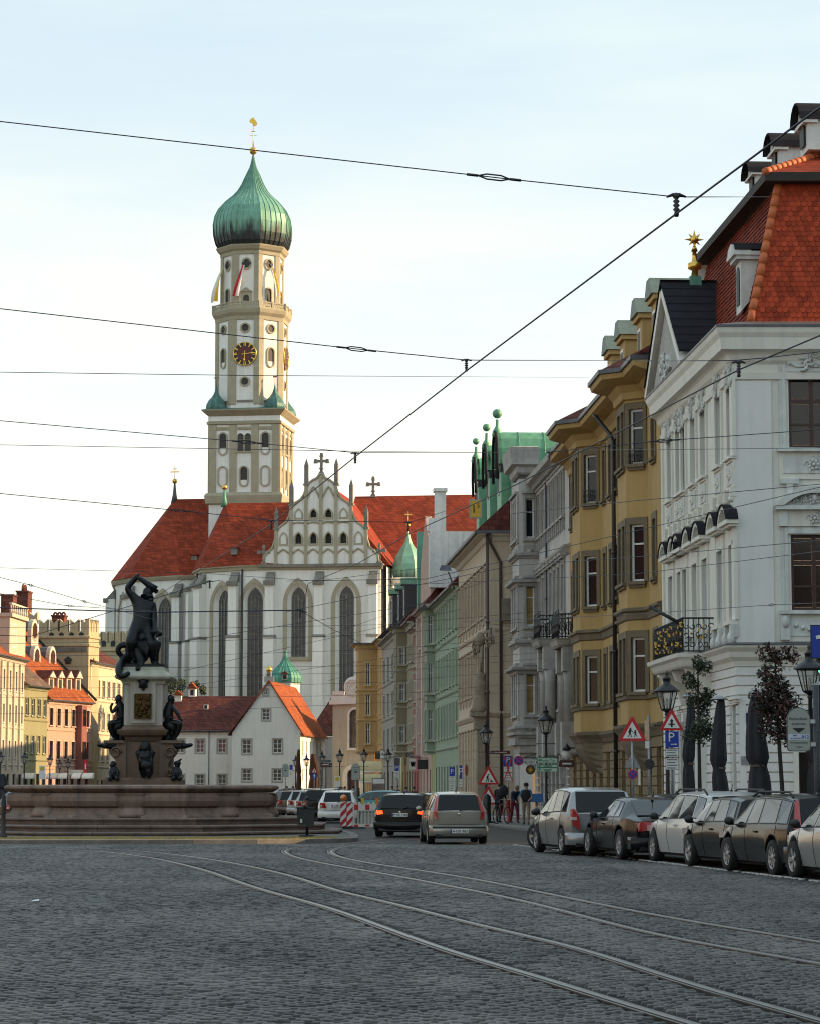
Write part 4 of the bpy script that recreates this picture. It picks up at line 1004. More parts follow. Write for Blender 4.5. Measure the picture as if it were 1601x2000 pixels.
# rusticated ground floor: courses of stone with recessed joints
nc=17;hC=(pz(1302)-.35)/nc
def course(F0,F1,X,holes,z):
 segs=[];x=F0
 for(a,c,z0,z1)in sorted(holes):
  if z0<z+hC*.5<z1:
   if a-.12>x:segs.append((x,a-.12))
   x=c+.12
 segs.append((x,F1))
 for(s0,s1)in segs:
  if s1-s0<.1:continue
  m_=MB(PALW);m_.X=X;m_.frus(s0,s1,-.07,.02,z+.022,z+hC-.022,0);m_.build('rusticated_course',WR_)
for k in range(nc):
 z=.35+k*hC;course(0,WL-.0,None,gops,z);course(-.071,14,XF,fops,z)
pl=MB(GREYT);pl.box(0,WL,-.14,.02,0,.34);pl.X=XF;pl.box(-.14,14,-.14,.02,0,.34);pl.build('plinth',WR_)
loop=[(0,0),(WL,0),tuple((XF@Vector((14,0,0)))[:2])]
m_=MB(PALC);m_.sweep(loop,[(0,pz(1304)),(.1,pz(1302)),(.14,pz(1292)),(.26,pz(1284)),(.30,pz(1274)),(.42,pz(1266)),(.44,pz(1262)),(.05,pz(1257)),(0,pz(1257))]);m_.build('belt_cornice',WR_)
m_=MB(LEAD);m_.sweep(loop,[(.05,pz(1256.8)),(.46,pz(1261.5)),(.46,pz(1259.5)),(.05,pz(1254.5))]);m_.build('belt_flashing',WR_)
m_=MB(PALC);m_.sweep(loop,[(0,pz(742)),(.08,pz(741)),(.10,pz(728)),(.04,pz(727)),(.04,pz(712)),(.14,pz(705)),(.20,pz(694)),(.26,pz(690)),(.44,pz(686)),(.48,pz(664)),(.56,pz(655)),(.60,pz(645)),(-.4,pz(640))],PALC);m_.build('main_cornice',WR_)
m_=MB(LEAD);m_.sweep(loop,[(.62,pz(645)),(.62,pz(640)),(-.2,pz(626)),(-1.2,pz(612)),(-1.2,pz(640))]);m_.build('gutter',WR_)
# windows of the street face
carv=[ornament(STW,1.15,1.15,s,16).mesh('carving')for s in(3,4)]
def pediment(w,mat,out=.34):
 mb=MB(mat);W_=w+.7;mb.box(-.35,w+.35,-out,.02,.50,.62);mb.box(-.28,w+.28,-out*.7,.02,.42,.50);n=9;r=(W_/2)/sin(R(62));c=(w/2,.62-r*cos(R(62)))
 arc=[(c[0]+r*sin(R(-62+124*i/n)),c[1]+r*cos(R(-62+124*i/n)))for i in range(n+1)];inn=[(c[0]+(r-.14)*sin(R(-58+116*i/n)),max(.63,c[1]+(r-.14)*cos(R(-58+116*i/n))))for i in range(n+1)]
 mb.prism(arc+inn[::-1],-out,.02,'y');mb.prism(inn,-.06,.02,'y')
 o=[(c[0]+(r+.03)*sin(R(-63+126*i/n)),c[1]+(r+.03)*cos(R(-63+126*i/n)))for i in range(n+1)]
 for i in range(n):mb.quad((o[i][0],-out-.04,o[i][1]),(o[i+1][0],-out-.04,o[i+1][1]),(o[i+1][0],.02,o[i+1][1]),(o[i][0],.02,o[i][1]),SLATE);mb.quad((o[i][0],-out-.04,o[i][1]),(o[i+1][0],-out-.04,o[i+1][1]),(o[i+1][0],-out-.04,o[i+1][1]-.05),(o[i][0],-out-.04,o[i][1]-.05),SLATE)
 mb.box(-.14,w+.14,-.05,.02,.02,.40);
 rosette(mb,w/2,-.10,.80,.15);rosette(mb,w/2-.26,-.08,.72,.09);rosette(mb,w/2+.26,-.08,.72,.09);return mb.mesh('pediment')
ped=pediment(ww_,PALC);sm=sill_mesh(ww_,PALC,.2,.09,.12)
apr=MB(PALC);apr.box(-.1,ww_+.1,-.06,.02,-.95,-.16);apr.box(-.02,ww_+.02,-.09,.0,-.85,-.26,STW);rosette(apr,ww_/2,-.1,-.55,.17)
for dx in(-.0,ww_):apr.frus(dx-.09,dx+.09,-.18,.02,-1.25,-.95,.0);apr.ball((dx,-.12,-1.32),.11,6);apr.ball((dx,-.08,-1.5),.07,6)
aprm=apr.mesh('apron')
arch_=MB(PALC)
for(s0,s1)in((-.16,0),(ww_,ww_+.16)):arch_.box(s0,s1,-.07,.02,-.02,zU1-zU0+.12)
arch_.box(0,ww_,-.07,.02,zU1-zU0,zU1-zU0+.12);archm=arch_.mesh('architrave')
bal=MB(STW);bal.box(-.1,ww_+.1,-.25,.02,-.16,-.02,PALC);bal.box(-.05,ww_+.05,-.05,.02,-.75,-.16,PALC)
for dx in(.0,ww_):bal.frus(dx-.14,dx+.14,-.22,.02,-.55,-.16,.0);bal.ball((dx,-.16,-.58),.15,7,sz=1.5);bal.ball((dx,-.12,-.85),.09,6)
balm=bal.mesh('garland_apron')
for i,x in enumerate(wx7):
 o=add_window(WR_,x-ww_/2,zU0,ww_,zU1-zU0,.24,WFR,'cross',.08,sill=sm);link('architrave',archm,o,(0,-.24,0));link('apron',aprm,o,(0,-.24,0));link('carving',carv[i%2],o,(ww_/2,-.26,zU1-zU0-.15))
 o=add_window(WR_,x-ww_/2,zM0,ww_,zM1-zM0,.24,WFR,'cross',.08,hood=ped);link('architrave',archm,o,(0,-.24,0));link('garland_apron',balm,o,(0,-.24,0))
for(a,c,z0,z1)in gops[:-1]:
 o=add_window(WR_,a,z0,c-a,z1-z0,.22,MAHO,'tee',.08);h=MB(PALC);h.box(-.2,c-a+.2,-.16,.02,.1,.2);h.box(-.14,c-a+.14,-.1,.02,.02,.1);link('hood',h.mesh('hood'),o,(0,-.22,z1-z0))
dm=MB(MAHO);dm.box(0,door[1]-door[0],0,.08,0,door[3]);
for q in(0,1):dm.box(.1+q*.8,.7+q*.8,-.03,.0,.3,1.2);dm.box(.1+q*.8,.7+q*.8,-.03,0,1.4,2.6)
dm.build('door',WR_,loc=(door[0],.2,0))
for s_ in(door[0]-.32,door[1]+.02):
 cm=MB(PALW);cm.box(s_,s_+.3,-.38,.02,.4,door[3]-.2);cm.box(s_-.06,s_+.36,-.44,.02,0,.4);cm.box(s_-.06,s_+.36,-.5,.02,door[3]-.2,door[3]+.1);cm.build('door_pilaster',WR_)
# balcony with gilded ironwork
bx0,bx1=WP.x(1278,1290,1.0),WP.x(1334,1290,1.0);by=1.0;bz=zB-.02
s_=MB(PALC);s_.sweep([(bx0,.0),(bx0,-by),(bx1,-by),(bx1,.0)],[(-.0,bz-.42),(.05,bz-.36),(.12,bz-.2),(.22,bz-.12),(.24,bz),(-.3,bz)],PALC);s_.box(bx0,bx1,-by,0,bz-.40,bz-.005);bo=s_.build('balcony',WR_)
for q in range(3):
 x=bx0+.5+(bx1-bx0-1)*q/2;c=MB(PALC);c.prism([(-by+.1,bz-.41),(0,bz-.41),(0,bz-1.5),(-.18,bz-1.45),(-.32,bz-1.0),(-by+.25,bz-.75)],x-.17,x+.17,'x');c.ball((x,-.4,bz-.75),.18,7);c.build('console',bo)
def rail_panel(L,seed):
 rr=random.Random(seed);mb=MB(BLACK);H=1.12
 mb.tube([(0,0,H),(L,0,H)],.03,5);mb.tube([(0,0,.08),(L,0,.08)],.022,5)
 n=max(2,int(L/.16))
 for i in range(n+1):mb.tube([(L*i/n,0,.05),(L*i/n,0,H)],.016,4)
 for i in range(int(L/.2)):
  for z in(.3,.58,.86):
   x=.1+i*.2+rr.uniform(-.03,.03);t0=rr.uniform(0,6.28);r=.11
   mb.tube([(x+r*(1-.1*k)*cos(t0+k*.75),-.02,z+r*(1-.1*k)*sin(t0+k*.75))for k in range(8)],.017,4)
 g=MB(GOLD)
 for i in range(int(L*9)):
  x=rr.uniform(.06,L-.06);z=rr.uniform(.15,.98);g.frus(x-.045,x+.045,-.06,-.02,z-.05,z+.05,.03,dy=0)if i%2 else g.ball((x,-.04,z),.035,5)
 return mb.mesh('railing'),g.mesh('gilded_leaves')
for(px_,py_,L_,a)in((bx0,-by,bx1-bx0,0),(bx1,-by,by,pi/2),(bx0,0,by,-pi/2)):
 r_,g_=rail_panel(L_,int(px_*10));o=link('railing',r_,bo,(px_,py_,bz),(0,0,a));o2=link('gilded_leaves',g_,bo,(px_,py_,bz),(0,0,a))
fp=MB(BLACK);fp.tube([(bx1-.5,-by-.05,bz+1.0),(bx1-1.0,-by-.9,bz+1.55)],.06,6);fp.build('flagpole_socket',bo)
# windows of the front face
def front_local(x,y,z):return XF@Vector((x,y,z))
SQG=M('curtained_dark_glass',(.022,.012,.012),.08,var=.3,scale=2)
for i,x in enumerate(fw0):
 for(z0,z1,lower)in((pz(875),pz(728),0),(pz(1192),pz(1044),1)):
  h=z1-z0;w=1.42;fr=MB(MAHO);fr.X=XF@Matrix.Translation((x,.16,z0))
  for(a,c)in((0,.1),(w/2-.06,w/2+.06),(w-.1,w)):fr.box(a,c,0,.1,0,h)
  for(a,c)in((0,.1),(h*.305,h*.335),(h*.63-.07,h*.63+.07),(h-.1,h)):fr.box(.1,w/2-.06,.01,.09,a,c);fr.box(w/2+.06,w-.1,.01,.09,a,c)
  o=fr.build('window',WR_)
  for(a,c)in((.1,w/2-.06),(w/2+.06,w-.1)):
   for(e_,f_)in((.1,h*.31),(h*.33,h*.63-.07),(h*.63+.07,h-.1)):
    p=MB(SQG);p.X=XF@Matrix.Translation((x,.21,z0));p.box(a+.005,c-.005,0,.02,e_+.01,f_-.01);p.build('pane',o)
  for k in range(2):
   t=MB(STW);t.X=XF@Matrix.Translation((x,0,z0));g=[-.10,-.20][k];d_=[-.10,-.05][k];lo=[0,-.08][k]
   t.box(g-.10,g,d_,.02,lo,h+.2);t.box(w-g,w-g+.10,d_,.02,lo,h+.2);t.box(g-.1,w-g+.1,d_-.002,.02,h+.02+k*.1,h+.12+k*.1);t.build('architrave',o)
  t=MB(STW);t.X=XF@Matrix.Translation((x,0,z0));t.box(-.38,w+.38,-.24,.02,-.12,-.01,STW);t.box(-.32,w+.32,-.07,.02,-.95,-.12,PALC);t.box(-.2,w+.2,-.10,.0,-.78,-.26,STW)
  if lower:
   t.box(-.36,-.08,-.16,.02,-.9,-.14);t.box(w+.08,w+.36,-.16,.02,-.9,-.14)
   for sx_ in(-.22,w+.22):t.ball((sx_,-.14,-.35),.13,8,sz=1.6)
   for q in range(7):t.ball((w*(q+.5)/7,-.12,-.42-.18*sin(pi*(q+.5)/7)),.075,6)
  else:
   rosette(t,w/2,-.12,-.52,.20)
   for sx_ in(-.02,w+.02):t.frus(sx_-.28,sx_+.28,-.16,.02,-1.1,-.95,.0);t.frus(sx_-.1,sx_+.1,-.14,.02,-1.5,-1.1,0);t.ball((sx_,-.08,-1.42),.12,7)
  t.build('apron',o)
  if not lower:
   orn=ornament(STW,1.6,.95,11+i,26,.2);orn.X=None;me=orn.mesh('carved_crest');q=link('carved_crest',me,o);q.matrix_local=XF@Matrix.Translation((x+w/2,-.06,z1+.15))
  else:
   t=MB(STW);t.X=XF@Matrix.Translation((x,0,z1));t.box(-.36,w+.36,-.10,.02,.24,.74,PALC);t.box(-.32,-.1,-.16,.02,.24,.72);t.box(w+.1,w+.32,-.16,.02,.24,.72);rosette(t,w/2,-.13,.48,.18);t.box(-.46,w+.46,-.30,.02,.74,.86)
   W_=w+.96;n=12;an=52;r=(W_/2)/sin(R(an));cc=(w/2,.86-r*cos(R(an)))
   arc=[(cc[0]+r*sin(R(-an+2*an*k/n)),cc[1]+r*cos(R(-an+2*an*k/n)))for k in range(n+1)];inn=[(cc[0]+(r-.2)*sin(R(-46+92*k/n)),max(.862,cc[1]+(r-.2)*cos(R(-46+92*k/n))))for k in range(n+1)]
   t.prism(arc+inn[::-1],-.34,.02,'y');t.prism(inn,-.08,.02,'y')
   for(q,s)in((0,.2),(-.32,.13),(.32,.13),(-.58,.09),(.58,.09)):rosette(t,w/2+q,-.14,1.02+s*.4,s)
   t.ball((w/2,-.2,1.10),.085,8,sz=1.35)
   t.build('segmental_pediment',o)
 fr=MB(MAHO);fr.X=XF@Matrix.Translation((x+.12,.2,.5));h=pz(1465)-.5;fr.box(0,.08,0,.1,0,h);fr.box(1.1,1.18,0,.1,0,h);fr.box(.55,.63,0,.1,0,h);fr.box(.08,1.1,.02,.08,h-.1,h);o=fr.build('window',WR_)
 p=MB(GLASS);p.X=XF@Matrix.Translation((x+.12,.24,.5));p.box(.04,1.14,0,.02,0,h-.05);p.build('pane',o)
 t=MB(PALC);t.X=XF@Matrix.Translation((x+.12,0,.5));t.box(-.16,0,-.1,.02,-.1,h+.14);t.box(1.18,1.34,-.1,.02,-.1,h+.14);t.box(0,1.18,-.1,.02,h,h+.14);t.box(-.3,1.48,-.2,.02,-.22,-.1);t.build('surround',o)
pn=MB(M('house_number_plate',(.012,.02,.10),.4,var=.1));pn.X=XF;pn.box(.22,.56,-.10,-.072,3.55,3.85);q=pn.build('house_number',WR_)
link('numeral',textmesh('K',.24,SWHITE),q).matrix_local=XF@Matrix.Translation((.39,-.105,3.7))@Matrix.Rotation(pi/2,4,'X')
pn=MB(STEEL);pn.X=XF;pn.box(.06,.32,-.10,-.072,2.3,2.55);pn.build('bell_plate',WR_)
# mansard roof
e0,e1=.62,1.7;zr0,zr1=pz(624),zat(352,78)
def roof_pt(a,b_,z):
 return XF@Vector((a,b_,z))
bA=lambda x,y,z:Vector((x,y,z))
k0=roof_pt(e0,e0,zr0);k1=roof_pt(e1,e1,zr1);f0=roof_pt(14,e0,zr0);f1=roof_pt(14,e1,zr1);s0=Vector((.1,e0,zr0));s1=Vector((.1,e1,zr1))
tcs=MB(RTSIDE);nr=27;so_=(k0-s0).cross(s1-s0).normalized();so_=so_ if so_.y<0 else-so_
for i in range(nr):
 f0_,f1_=i/nr,(i+1)/nr;a_,b_,c_,d_=s0.lerp(s1,f0_),k0.lerp(k1,f0_),k0.lerp(k1,f1_),s0.lerp(s1,f1_);n_=74
 for j in range(n_):
  jo=(.5 if i%2 else 0);u0_,u1_=min(1,(j+jo)/n_),min(1,(j+jo+.9)/n_);lift=.035+random.uniform(-.008,.008)
  if u1_-u0_<.002:continue
  A_,B_,C_,D_=a_.lerp(b_,u0_)+so_*lift,a_.lerp(b_,u1_)+so_*lift,d_.lerp(c_,u1_)+so_*.008,d_.lerp(c_,u0_)+so_*.008
  tcs.add([A_,B_,C_,D_,A_-so_*.03,B_-so_*.03],[(0,1,2,3),(4,5,1,0),(4,0,3),(1,5,2)])
tag(tcs.build('roof_tiles',WR_),kind='stuff')
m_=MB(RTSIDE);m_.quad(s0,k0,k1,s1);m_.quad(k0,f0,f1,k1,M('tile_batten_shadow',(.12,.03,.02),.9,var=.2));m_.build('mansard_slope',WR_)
# tiles of the front slope, one by one
nrm=(f0-k0).cross(k1-k0).normalized();
if nrm.y>0 and False:nrm=-nrm
ux=(f0-k0).normalized();uz=nrm.cross(ux).normalized()
if uz.z<0:uz=-uz
nrm=ux.cross(uz).normalized()
slope=(k1-k0).dot(uz);tw,th=.178,.172
tl=MB(RTILE);hw=tw*.5-.004;L_=.30
sh=[(-hw,L_),(-hw,.07),(-hw*.75,.025),(-hw*.35,.004),(hw*.35,.004),(hw*.75,.025),(hw,.07),(hw,L_)]
tl.add([(x,y,.030-.085*y)for x,y in sh]+[(x,y,.012-.085*y)for x,y in sh],[tuple(range(8))]+[(i,i+1,9+i,8+i)for i in range(7)])
def island_random(m,amt=.55):
 t=m.node_tree;n=t.nodes;b=n['Principled BSDF'];oi=n.new('ShaderNodeObjectInfo');g=n.new('ShaderNodeNewGeometry');ad=n.new('ShaderNodeMath');ad.operation='ADD'
 t.links.new(oi.outputs['Random'],ad.inputs[0]);t.links.new(g.outputs['Random Per Island'],ad.inputs[1]);fr=n.new('ShaderNodeMath');fr.operation='FRACT';t.links.new(ad.outputs[0],fr.inputs[0])
 mr=n.new('ShaderNodeMapRange');mr.inputs['To Min'].default_value=1-amt;mr.inputs['To Max'].default_value=1+amt*.5;t.links.new(fr.outputs[0],mr.inputs['Value'])
 src=b.inputs['Base Color'].links[0].from_socket;x=n.new('ShaderNodeMix');x.data_type='RGBA';x.blend_type='MULTIPLY';x.inputs[0].default_value=1;t.links.new(src,x.inputs[6]);t.links.new(mr.outputs['Result'],x.inputs[7]);t.links.new(x.outputs[2],b.inputs['Base Color'])
island_random(RTILE,.38)
tm=tl.mesh('roof_tile');nrow=int(slope/th);B3=Matrix((ux,uz,nrm)).transposed().to_4x4()
hipd=(k1-k0).dot(ux)/slope;rest=MB(RTILE);cnt=0
for r in range(nrow):
 v=r*th;x=hipd*v+.12+(tw*.5 if r%2 else 0)
 while x<6.5:
  p=k0+ux*x+uz*v+nrm*.03;mt=Matrix.Translation(p)@B3@Matrix.Rotation(random.gauss(0,.015),4,'X')@Matrix.Rotation(random.gauss(0,.012),4,'Z')
  if x<2.45-.1*0 and cnt<300:o=link('roof_tile',tm,WR_);o.matrix_local=mt;cnt+=1
  else:rest.X=mt;rest.add([(a,c,.030-.085*c)for a,c in sh]+[(a,c,.012-.085*c)for a,c in sh],[tuple(range(8))]+[(i,i+1,9+i,8+i)for i in range(7)])
  x+=tw
rest.X=None;tag(rest.build('roof_tiles',WR_),kind='stuff')
def hip_tiles(p0,p1,n,r=.13,name='hip_tile'):
 m_=MB(RTILE2);L=(p1-p0).length/n
 m_.tube([(0,0,0),(0,0,L*1.06)],[r*1.08,r*.92],10);me=m_.mesh(name);q=(p1-p0).to_track_quat('Z','Y').to_matrix().to_4x4()
 for i in range(n):o=link(name,me,WR_);o.matrix_local=Matrix.Translation(p0.lerp(p1,i/n))@q
hip_tiles(k0+Vector((0,0,.03)),k1+Vector((0,0,.03)),12)
# upper roof
u0=1.22;k2=roof_pt(u0,u0,zr1+.05);f2=roof_pt(14,u0,zr1+.05);s2=Vector((.1,u0,zr1+.05));k3=roof_pt(5.2,5.2,zr1+2.35);f3=roof_pt(14,5.2,zr1+2.35);s3=Vector((.1,5.2,zr1+2.35))
m_=MB(M('soffit_dark',(.03,.024,.022),.8,var=.2));th_=.28
for(p,q)in((s2,k2),(k2,f2)):m_.quad(p,q,q+Vector((0,0,th_)),p+Vector((0,0,th_)))
ki=roof_pt(e1+.1,e1+.1,zr1+.04);m_.quad(s2,k2,ki,Vector((.1,e1+.1,zr1+.04)));m_.quad(k2,f2,roof_pt(14,e1+.1,zr1+.04),ki);m_.build('upper_eaves',WR_)
m_=MB(RTSIDE);t3=Vector((0,0,th_));m_.quad(s2+t3,k2+t3,k3,s3);m_.quad(k2+t3,f2+t3,f3,k3);m_.quad(s3,k3,Vector((k3.x,12,zr1)),Vector((.1,12,zr1)));m_.add([s2,s3,Vector((.1,12,zr1)),Vector((.1,e0,zr0)),Vector((.1,12,zr0))],[(0,1,2,4,3)],PALC);m_.build('upper_roof',WR_)
hip_tiles(k2+Vector((0,0,th_)),k3+Vector((0,0,.05)),22,.12)
def dormer(px,Y,X_in,py0,py1,w=1.15,dark=True):
 zt,zb=zat(py0,Y),zat(py1,Y);x,y=loc2(WP,9.84-.056*(Y-77)+X_in,Y)
 d=MB(STW);h=zt-zb;dp=2.6;r=w/2
 d.box(-r,r,0,dp,0,h*.62);d.prism(arch(0,w,h*.62,h*.62+r*.8,False,4)[2:],-.0,dp,'y')if False else None
 n=8;pr=[(r*1.12*cos(pi*i/n),h*.60+(h*.40)*sin(pi*i/n))for i in range(n+1)];d.prism(pr,-.06,dp,'y',STW)
 po=[(r*1.25*cos(pi*i/n),h*.60+(h*.43)*sin(pi*i/n))for i in range(n+1)]
 for i in range(n):d.quad((po[i][0],-.3,po[i][1]),(po[i+1][0],-.3,po[i+1][1]),(po[i+1][0],dp*.35,po[i+1][1]),(po[i][0],dp*.35,po[i][1]),SLATE);d.quad((po[i][0],-.3,po[i][1]),(po[i+1][0],-.3,po[i+1][1]),(po[i+1][0],-.3,po[i+1][1]-.07),(po[i][0],-.3,po[i][1]-.07),SLATE)
 for i in range(n):d.quad((po[i][0],dp*.35,po[i][1]-.02),(po[i+1][0],dp*.35,po[i+1][1]-.02),(po[i+1][0],dp,po[i+1][1]-.02),(po[i][0],dp,po[i][1]-.02),BTILE)
 d.box(-r-.12,r+.12,-.16,.3,h*.54,h*.61)
 d.prism(arch(0,w*.5,.12*h,h*.74,False,4),-.08,-.062+.02,'y',DARK);d.build('dormer',WR_,loc=(x,y,zb))
dormer(1552,80.2,2.95,205,300,1.2);dormer(1500,85,3.0,263,345,1.2);dormer(1458,89.6,3.1,318,385,1.2)
# lower dormer on the mansard
d=MB(STW);zb,zt=zat(612,79.3),zat(487,79.3);x,y=loc2(WP,9.84-.056*2.3+.62,79.3);h=zt-zb
d.prism([(0,0),(1.3,h*.78),(1.3,h),(0,h)],-.42,.42,'x');d.box(-.55,.55,-.16,1.3,h*.80,h*.86);d.box(-.62,.62,-.26,1.3,h*.86,h*.92)
pr=[(-.62,h*.92),(.62,h*.92),(.45,h*1.03),(0,h*1.08),(-.45,h*1.03)];d.prism(pr,-.24,.3,'y');d.prism([(a*1.06,c+.05)for a,c in pr],-.22,1.5,'y',SLATE);d.prism(arch(0,.46,.25,h*.72,False,4),-.03,.02,'y',DARK);d.build('dormer',WR_,loc=(x,y,zb))
# street gable with slate roof and gilded star
Yl,Yr,Ya=91.0,84.3,87.6;xl,xr,xa=[loc2(WP,9.84-.056*(Y_-77),Y_)[0]for Y_ in(Yl,Yr,Ya)];zf,zap=pz(640),zat(578,Ya)
m_=MB(GREYT);m_.prism([(xl,zf),(xr,zf),(xa,zap-.25)],-.35,.3,'y');pd=m_.build('street_gable',WR_)
m_=MB(PALC)
for(p,q)in(((xl-.5,zf-.1),(xa,zap)),((xr+.5,zf-.1),(xa,zap))):
 dv=Vector((q[0]-p[0],q[1]-p[1])).normalized();nn=Vector((-dv.y,dv.x));nn=nn if nn.y>0 else-nn
 m_.prism([p,q,(q[0]+nn.x*.28,q[1]+nn.y*.28),(p[0]+nn.x*.28,p[1]+nn.y*.28)],-.55,.1,'y')
m_.build('raking_cornice',WR_)
m_=MB(SLATE)
for(xe_)in(xl-.6,xr+.6):
 n=9
 for i in range(n):
  f0_,f1_=i/n,(i+1)/n+.02;za_,zb_=zf+.42+(zap+.06)*f0_-zf*f0_,zf+.42+(zap+.06)*f1_-zf*f1_;x0_,x1_=xe_+(xa-xe_)*f0_,xe_+(xa-xe_)*f1_
  m_.add([(x0_,-.58,za_+.06),(x1_,-.58,zb_+.02),(x1_,3.6,zb_+.02),(x0_,3.6,za_+.06),(x0_,-.58,za_),(x0_,3.6,za_)],[(0,1,2,3),(0,3,5,4)])
m_.build('slate_roof',WR_)
ORN=ornament(STW,2.2,.9,44,20,.2);ORN.build('gable_relief',WR_,loc=((xl+xr)/2,-.38,zf+.2))
# star finial
sx_,sy_=xa,.65;g=MB(VERD);zb=zap+.1;g.frus(sx_-.24,sx_+.24,sy_-.24,sy_+.24,zb-.2,zat(540,87.6),.05);so_=g.build('finial_base',WR_)
g=MB(GOLD);zz=lambda p:zat(p,87.6)
g.lathe([(.15,zz(545)),(.10,zz(528)),(.24,zz(524)),(.24,zz(514)),(.10,zz(510)),(.06,zz(485)),(.12,zz(490)),(.05,zz(480))],10,(sx_,sy_,0));zc=zz(467);g.ball((sx_,sy_,zc),.15,8)
for i in range(8):
 t=pi/4*i;dv=Vector((0,cos(t),sin(t)));wv=Vector((0,-sin(t),cos(t)));c=Vector((sx_,sy_,zc))
 g.add([c+wv*.085,c-wv*.085,c+Vector((.08,0,0)),c-Vector((.08,0,0)),c+dv*(.36 if i%2==0 else .30)],[(0,2,4),(2,1,4),(1,3,4),(3,0,4)])
for sgn in(-1,1):g.add([Vector((sx_-.06,sy_,zc-.06)),Vector((sx_+.06,sy_,zc-.06)),Vector((sx_,sy_,zc+.08)),Vector((sx_+sgn*.4,sy_,zc))],[(0,1,3),(1,2,3),(2,0,3)])
g.build('gilded_star',so_)
# ------------------------------------------------------------------ the rest of the row
def facet_m(p,q):return Matrix.Translation((p[0],p[1],0))@Matrix.Rotation(atan2(q[1]-p[1],q[0]-p[0]),4,'Z')
def put_window(root,X,x,z,w,h,rec,fmat,style='cross',fw=.07,glass=None,sill=None,hood=None,sur=None):
 fm,gm=window_meshes(w,h,fmat,style,fw,glass);o=link('window',fm,root);o.matrix_local=X@Matrix.Translation((x,rec,z));link('pane',gm,o)
 if sill:link('sill',sill,o,(0,-rec,0))
 if hood:link('hood',hood,o,(0,-rec,h))
 if sur:link('surround',sur,o,(0,-rec,0))
 return o
OCH=M('ochre_render',(.43,.29,.108),.85,var=.09,scale=.7,streak=.22,grime=(.26,.16,.06))
OCT=M('brown_stone_trim',(.17,.135,.085),.85,var=.22,scale=1.2,streak=.2)
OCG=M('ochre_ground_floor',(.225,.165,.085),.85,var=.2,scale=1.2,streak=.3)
YH=Front('ochre_house','ochre yellow house with two canted bay windows beside the white palace',(7.49,119),(9.02,91.4),'house')
YR_=YH.root
def bay_plan(F,root_px,p,w,cant):
 xr_=F.x(root_px);return[(xr_-w-2*cant,0),(xr_-w-cant,-p),(xr_-cant,-p),(xr_,0)]
b1=bay_plan(YH,1177,.85,2.6,.80);b2=bay_plan(YH,1268,.72,2.3,.65)
plan=[(0,0)]+[p for p in b1 if p[0]>0]+b2+[(YH.L,0)]
if b1[0][0]<=0:plan[0]=(0,0)
z=lambda py,px=1155:YH.z(px,py)
fl=[(YH.z(1155,982,.4),YH.z(1155,886,.4)),(YH.z(1155,1185,.4),YH.z(1155,1086,.4)),(YH.z(1155,1375,.4),YH.z(1155,1281,.4))]
zbot=YH.z(1155,1432,.4);ztop=YH.z(1135,838,.8)
b=MB(OCH);zc_=[]
for i in range(len(plan)-1):
 p,q=plan[i],plan[i+1];X=facet_m(p,q);L=hypot(q[0]-p[0],q[1]-p[1]);canted=abs(p[1]-q[1])>.2;infront=p[1]<-.3 and q[1]<-.3
 ws_=[]
 if canted:w=.62;ws_=[L/2]
 elif infront:w=.8;ws_=[L*.28,L*.74]
 else:
  w=.82;n=max(0,int(L/1.75));ws_=[L*(k+.5)/n for k in range(n)]
 ops=[(c-w/2,c+w/2,a,d)for c in ws_ for(a,d)in fl]
 b.X=X;wallgrid(b,0,L,zbot,ztop,ops,OCH,.20 if not canted else .12,rmat=OCT)
 for c in ws_:
  for(a,d)in fl:
   h=d-a;sl_=sill_mesh(w,OCT,.17,.12,.1);sr=MB(OCT);t=.17
   sr.box(-t,0,-.05,.03,-.02,h+t*1.5);sr.box(w,w+t,-.05,.03,-.02,h+t*1.5);sr.box(0,w,-.05,.03,h,h+t*1.5)
   put_window(YR_,X,c-w/2,a,w,h,.10 if canted else .14,WFR,'tee',.09,sill=sl_,sur=sr.mesh('surround'))
   if canted and d>fl[0][0]:
    rl=MB(BLACK);rl.X=X@Matrix.Translation((c-w/2,-.12,a));rl.tube([(0,0,.55),(w,0,.55)],.018,4);rl.tube([(0,0,.1),(w,0,.1)],.014,4)
    for k in range(7):rl.tube([(w*k/6,0,0),(w*k/6,0,.55)],.011,4)
    for k in range(3):rl.tube([(w*(k+.5)/3+.08*cos(t_),-.01,.32+.08*sin(t_))for t_ in[pi/4*j for j in range(9)]],.012,4)
    rl.build('window_guard',YR_)
b.X=None;b.quad((YH.L,0,0),(YH.L,10,0),(YH.L,10,ztop),(YH.L,0,ztop));b.quad((0,0,0),(0,10,0),(0,10,ztop),(0,0,ztop));b.build('wall',YR_)
def molding(root,plan,prof,mat,name):m_=MB(mat);m_.sweep(plan,prof);return m_.build(name,root)
molding(YR_,plan,[(0,ztop-.75),(.12,ztop-.7),(.16,ztop-.45),(.35,ztop-.2),(.75,ztop-.08),(.95,ztop),(1.0,ztop+.18),(0,ztop+.2)],OCH,'eaves_cornice')
molding(YR_,plan,[(.0,ztop+.2),(1.0,ztop+.19),(1.08,ztop+.2),(1.08,ztop+.36),(.9,ztop+.38),(0,ztop+.55)],LEAD,'gutter')
zb1=YH.z(1155,1236,.4)
molding(YR_,plan,[(0,zb1-.35),(.06,zb1-.3),(.10,zb1-.06),(.2,zb1),(.2,zb1+.1),(0,zb1+.14)],OCT,'belt_course')
zb2=fl[2][0]-.12
molding(YR_,plan,[(0,zb2-.18),(.09,zb2-.15),(.12,zb2-.02),(0,zb2)],OCT,'sill_course')
molding(YR_,plan,[(-.1,zbot-.5),(.02,zbot-.42),(.1,zbot-.25),(.22,zbot-.1),(.24,zbot+.02),(0,zbot+.06)],OCT,'bay_base_moulding')
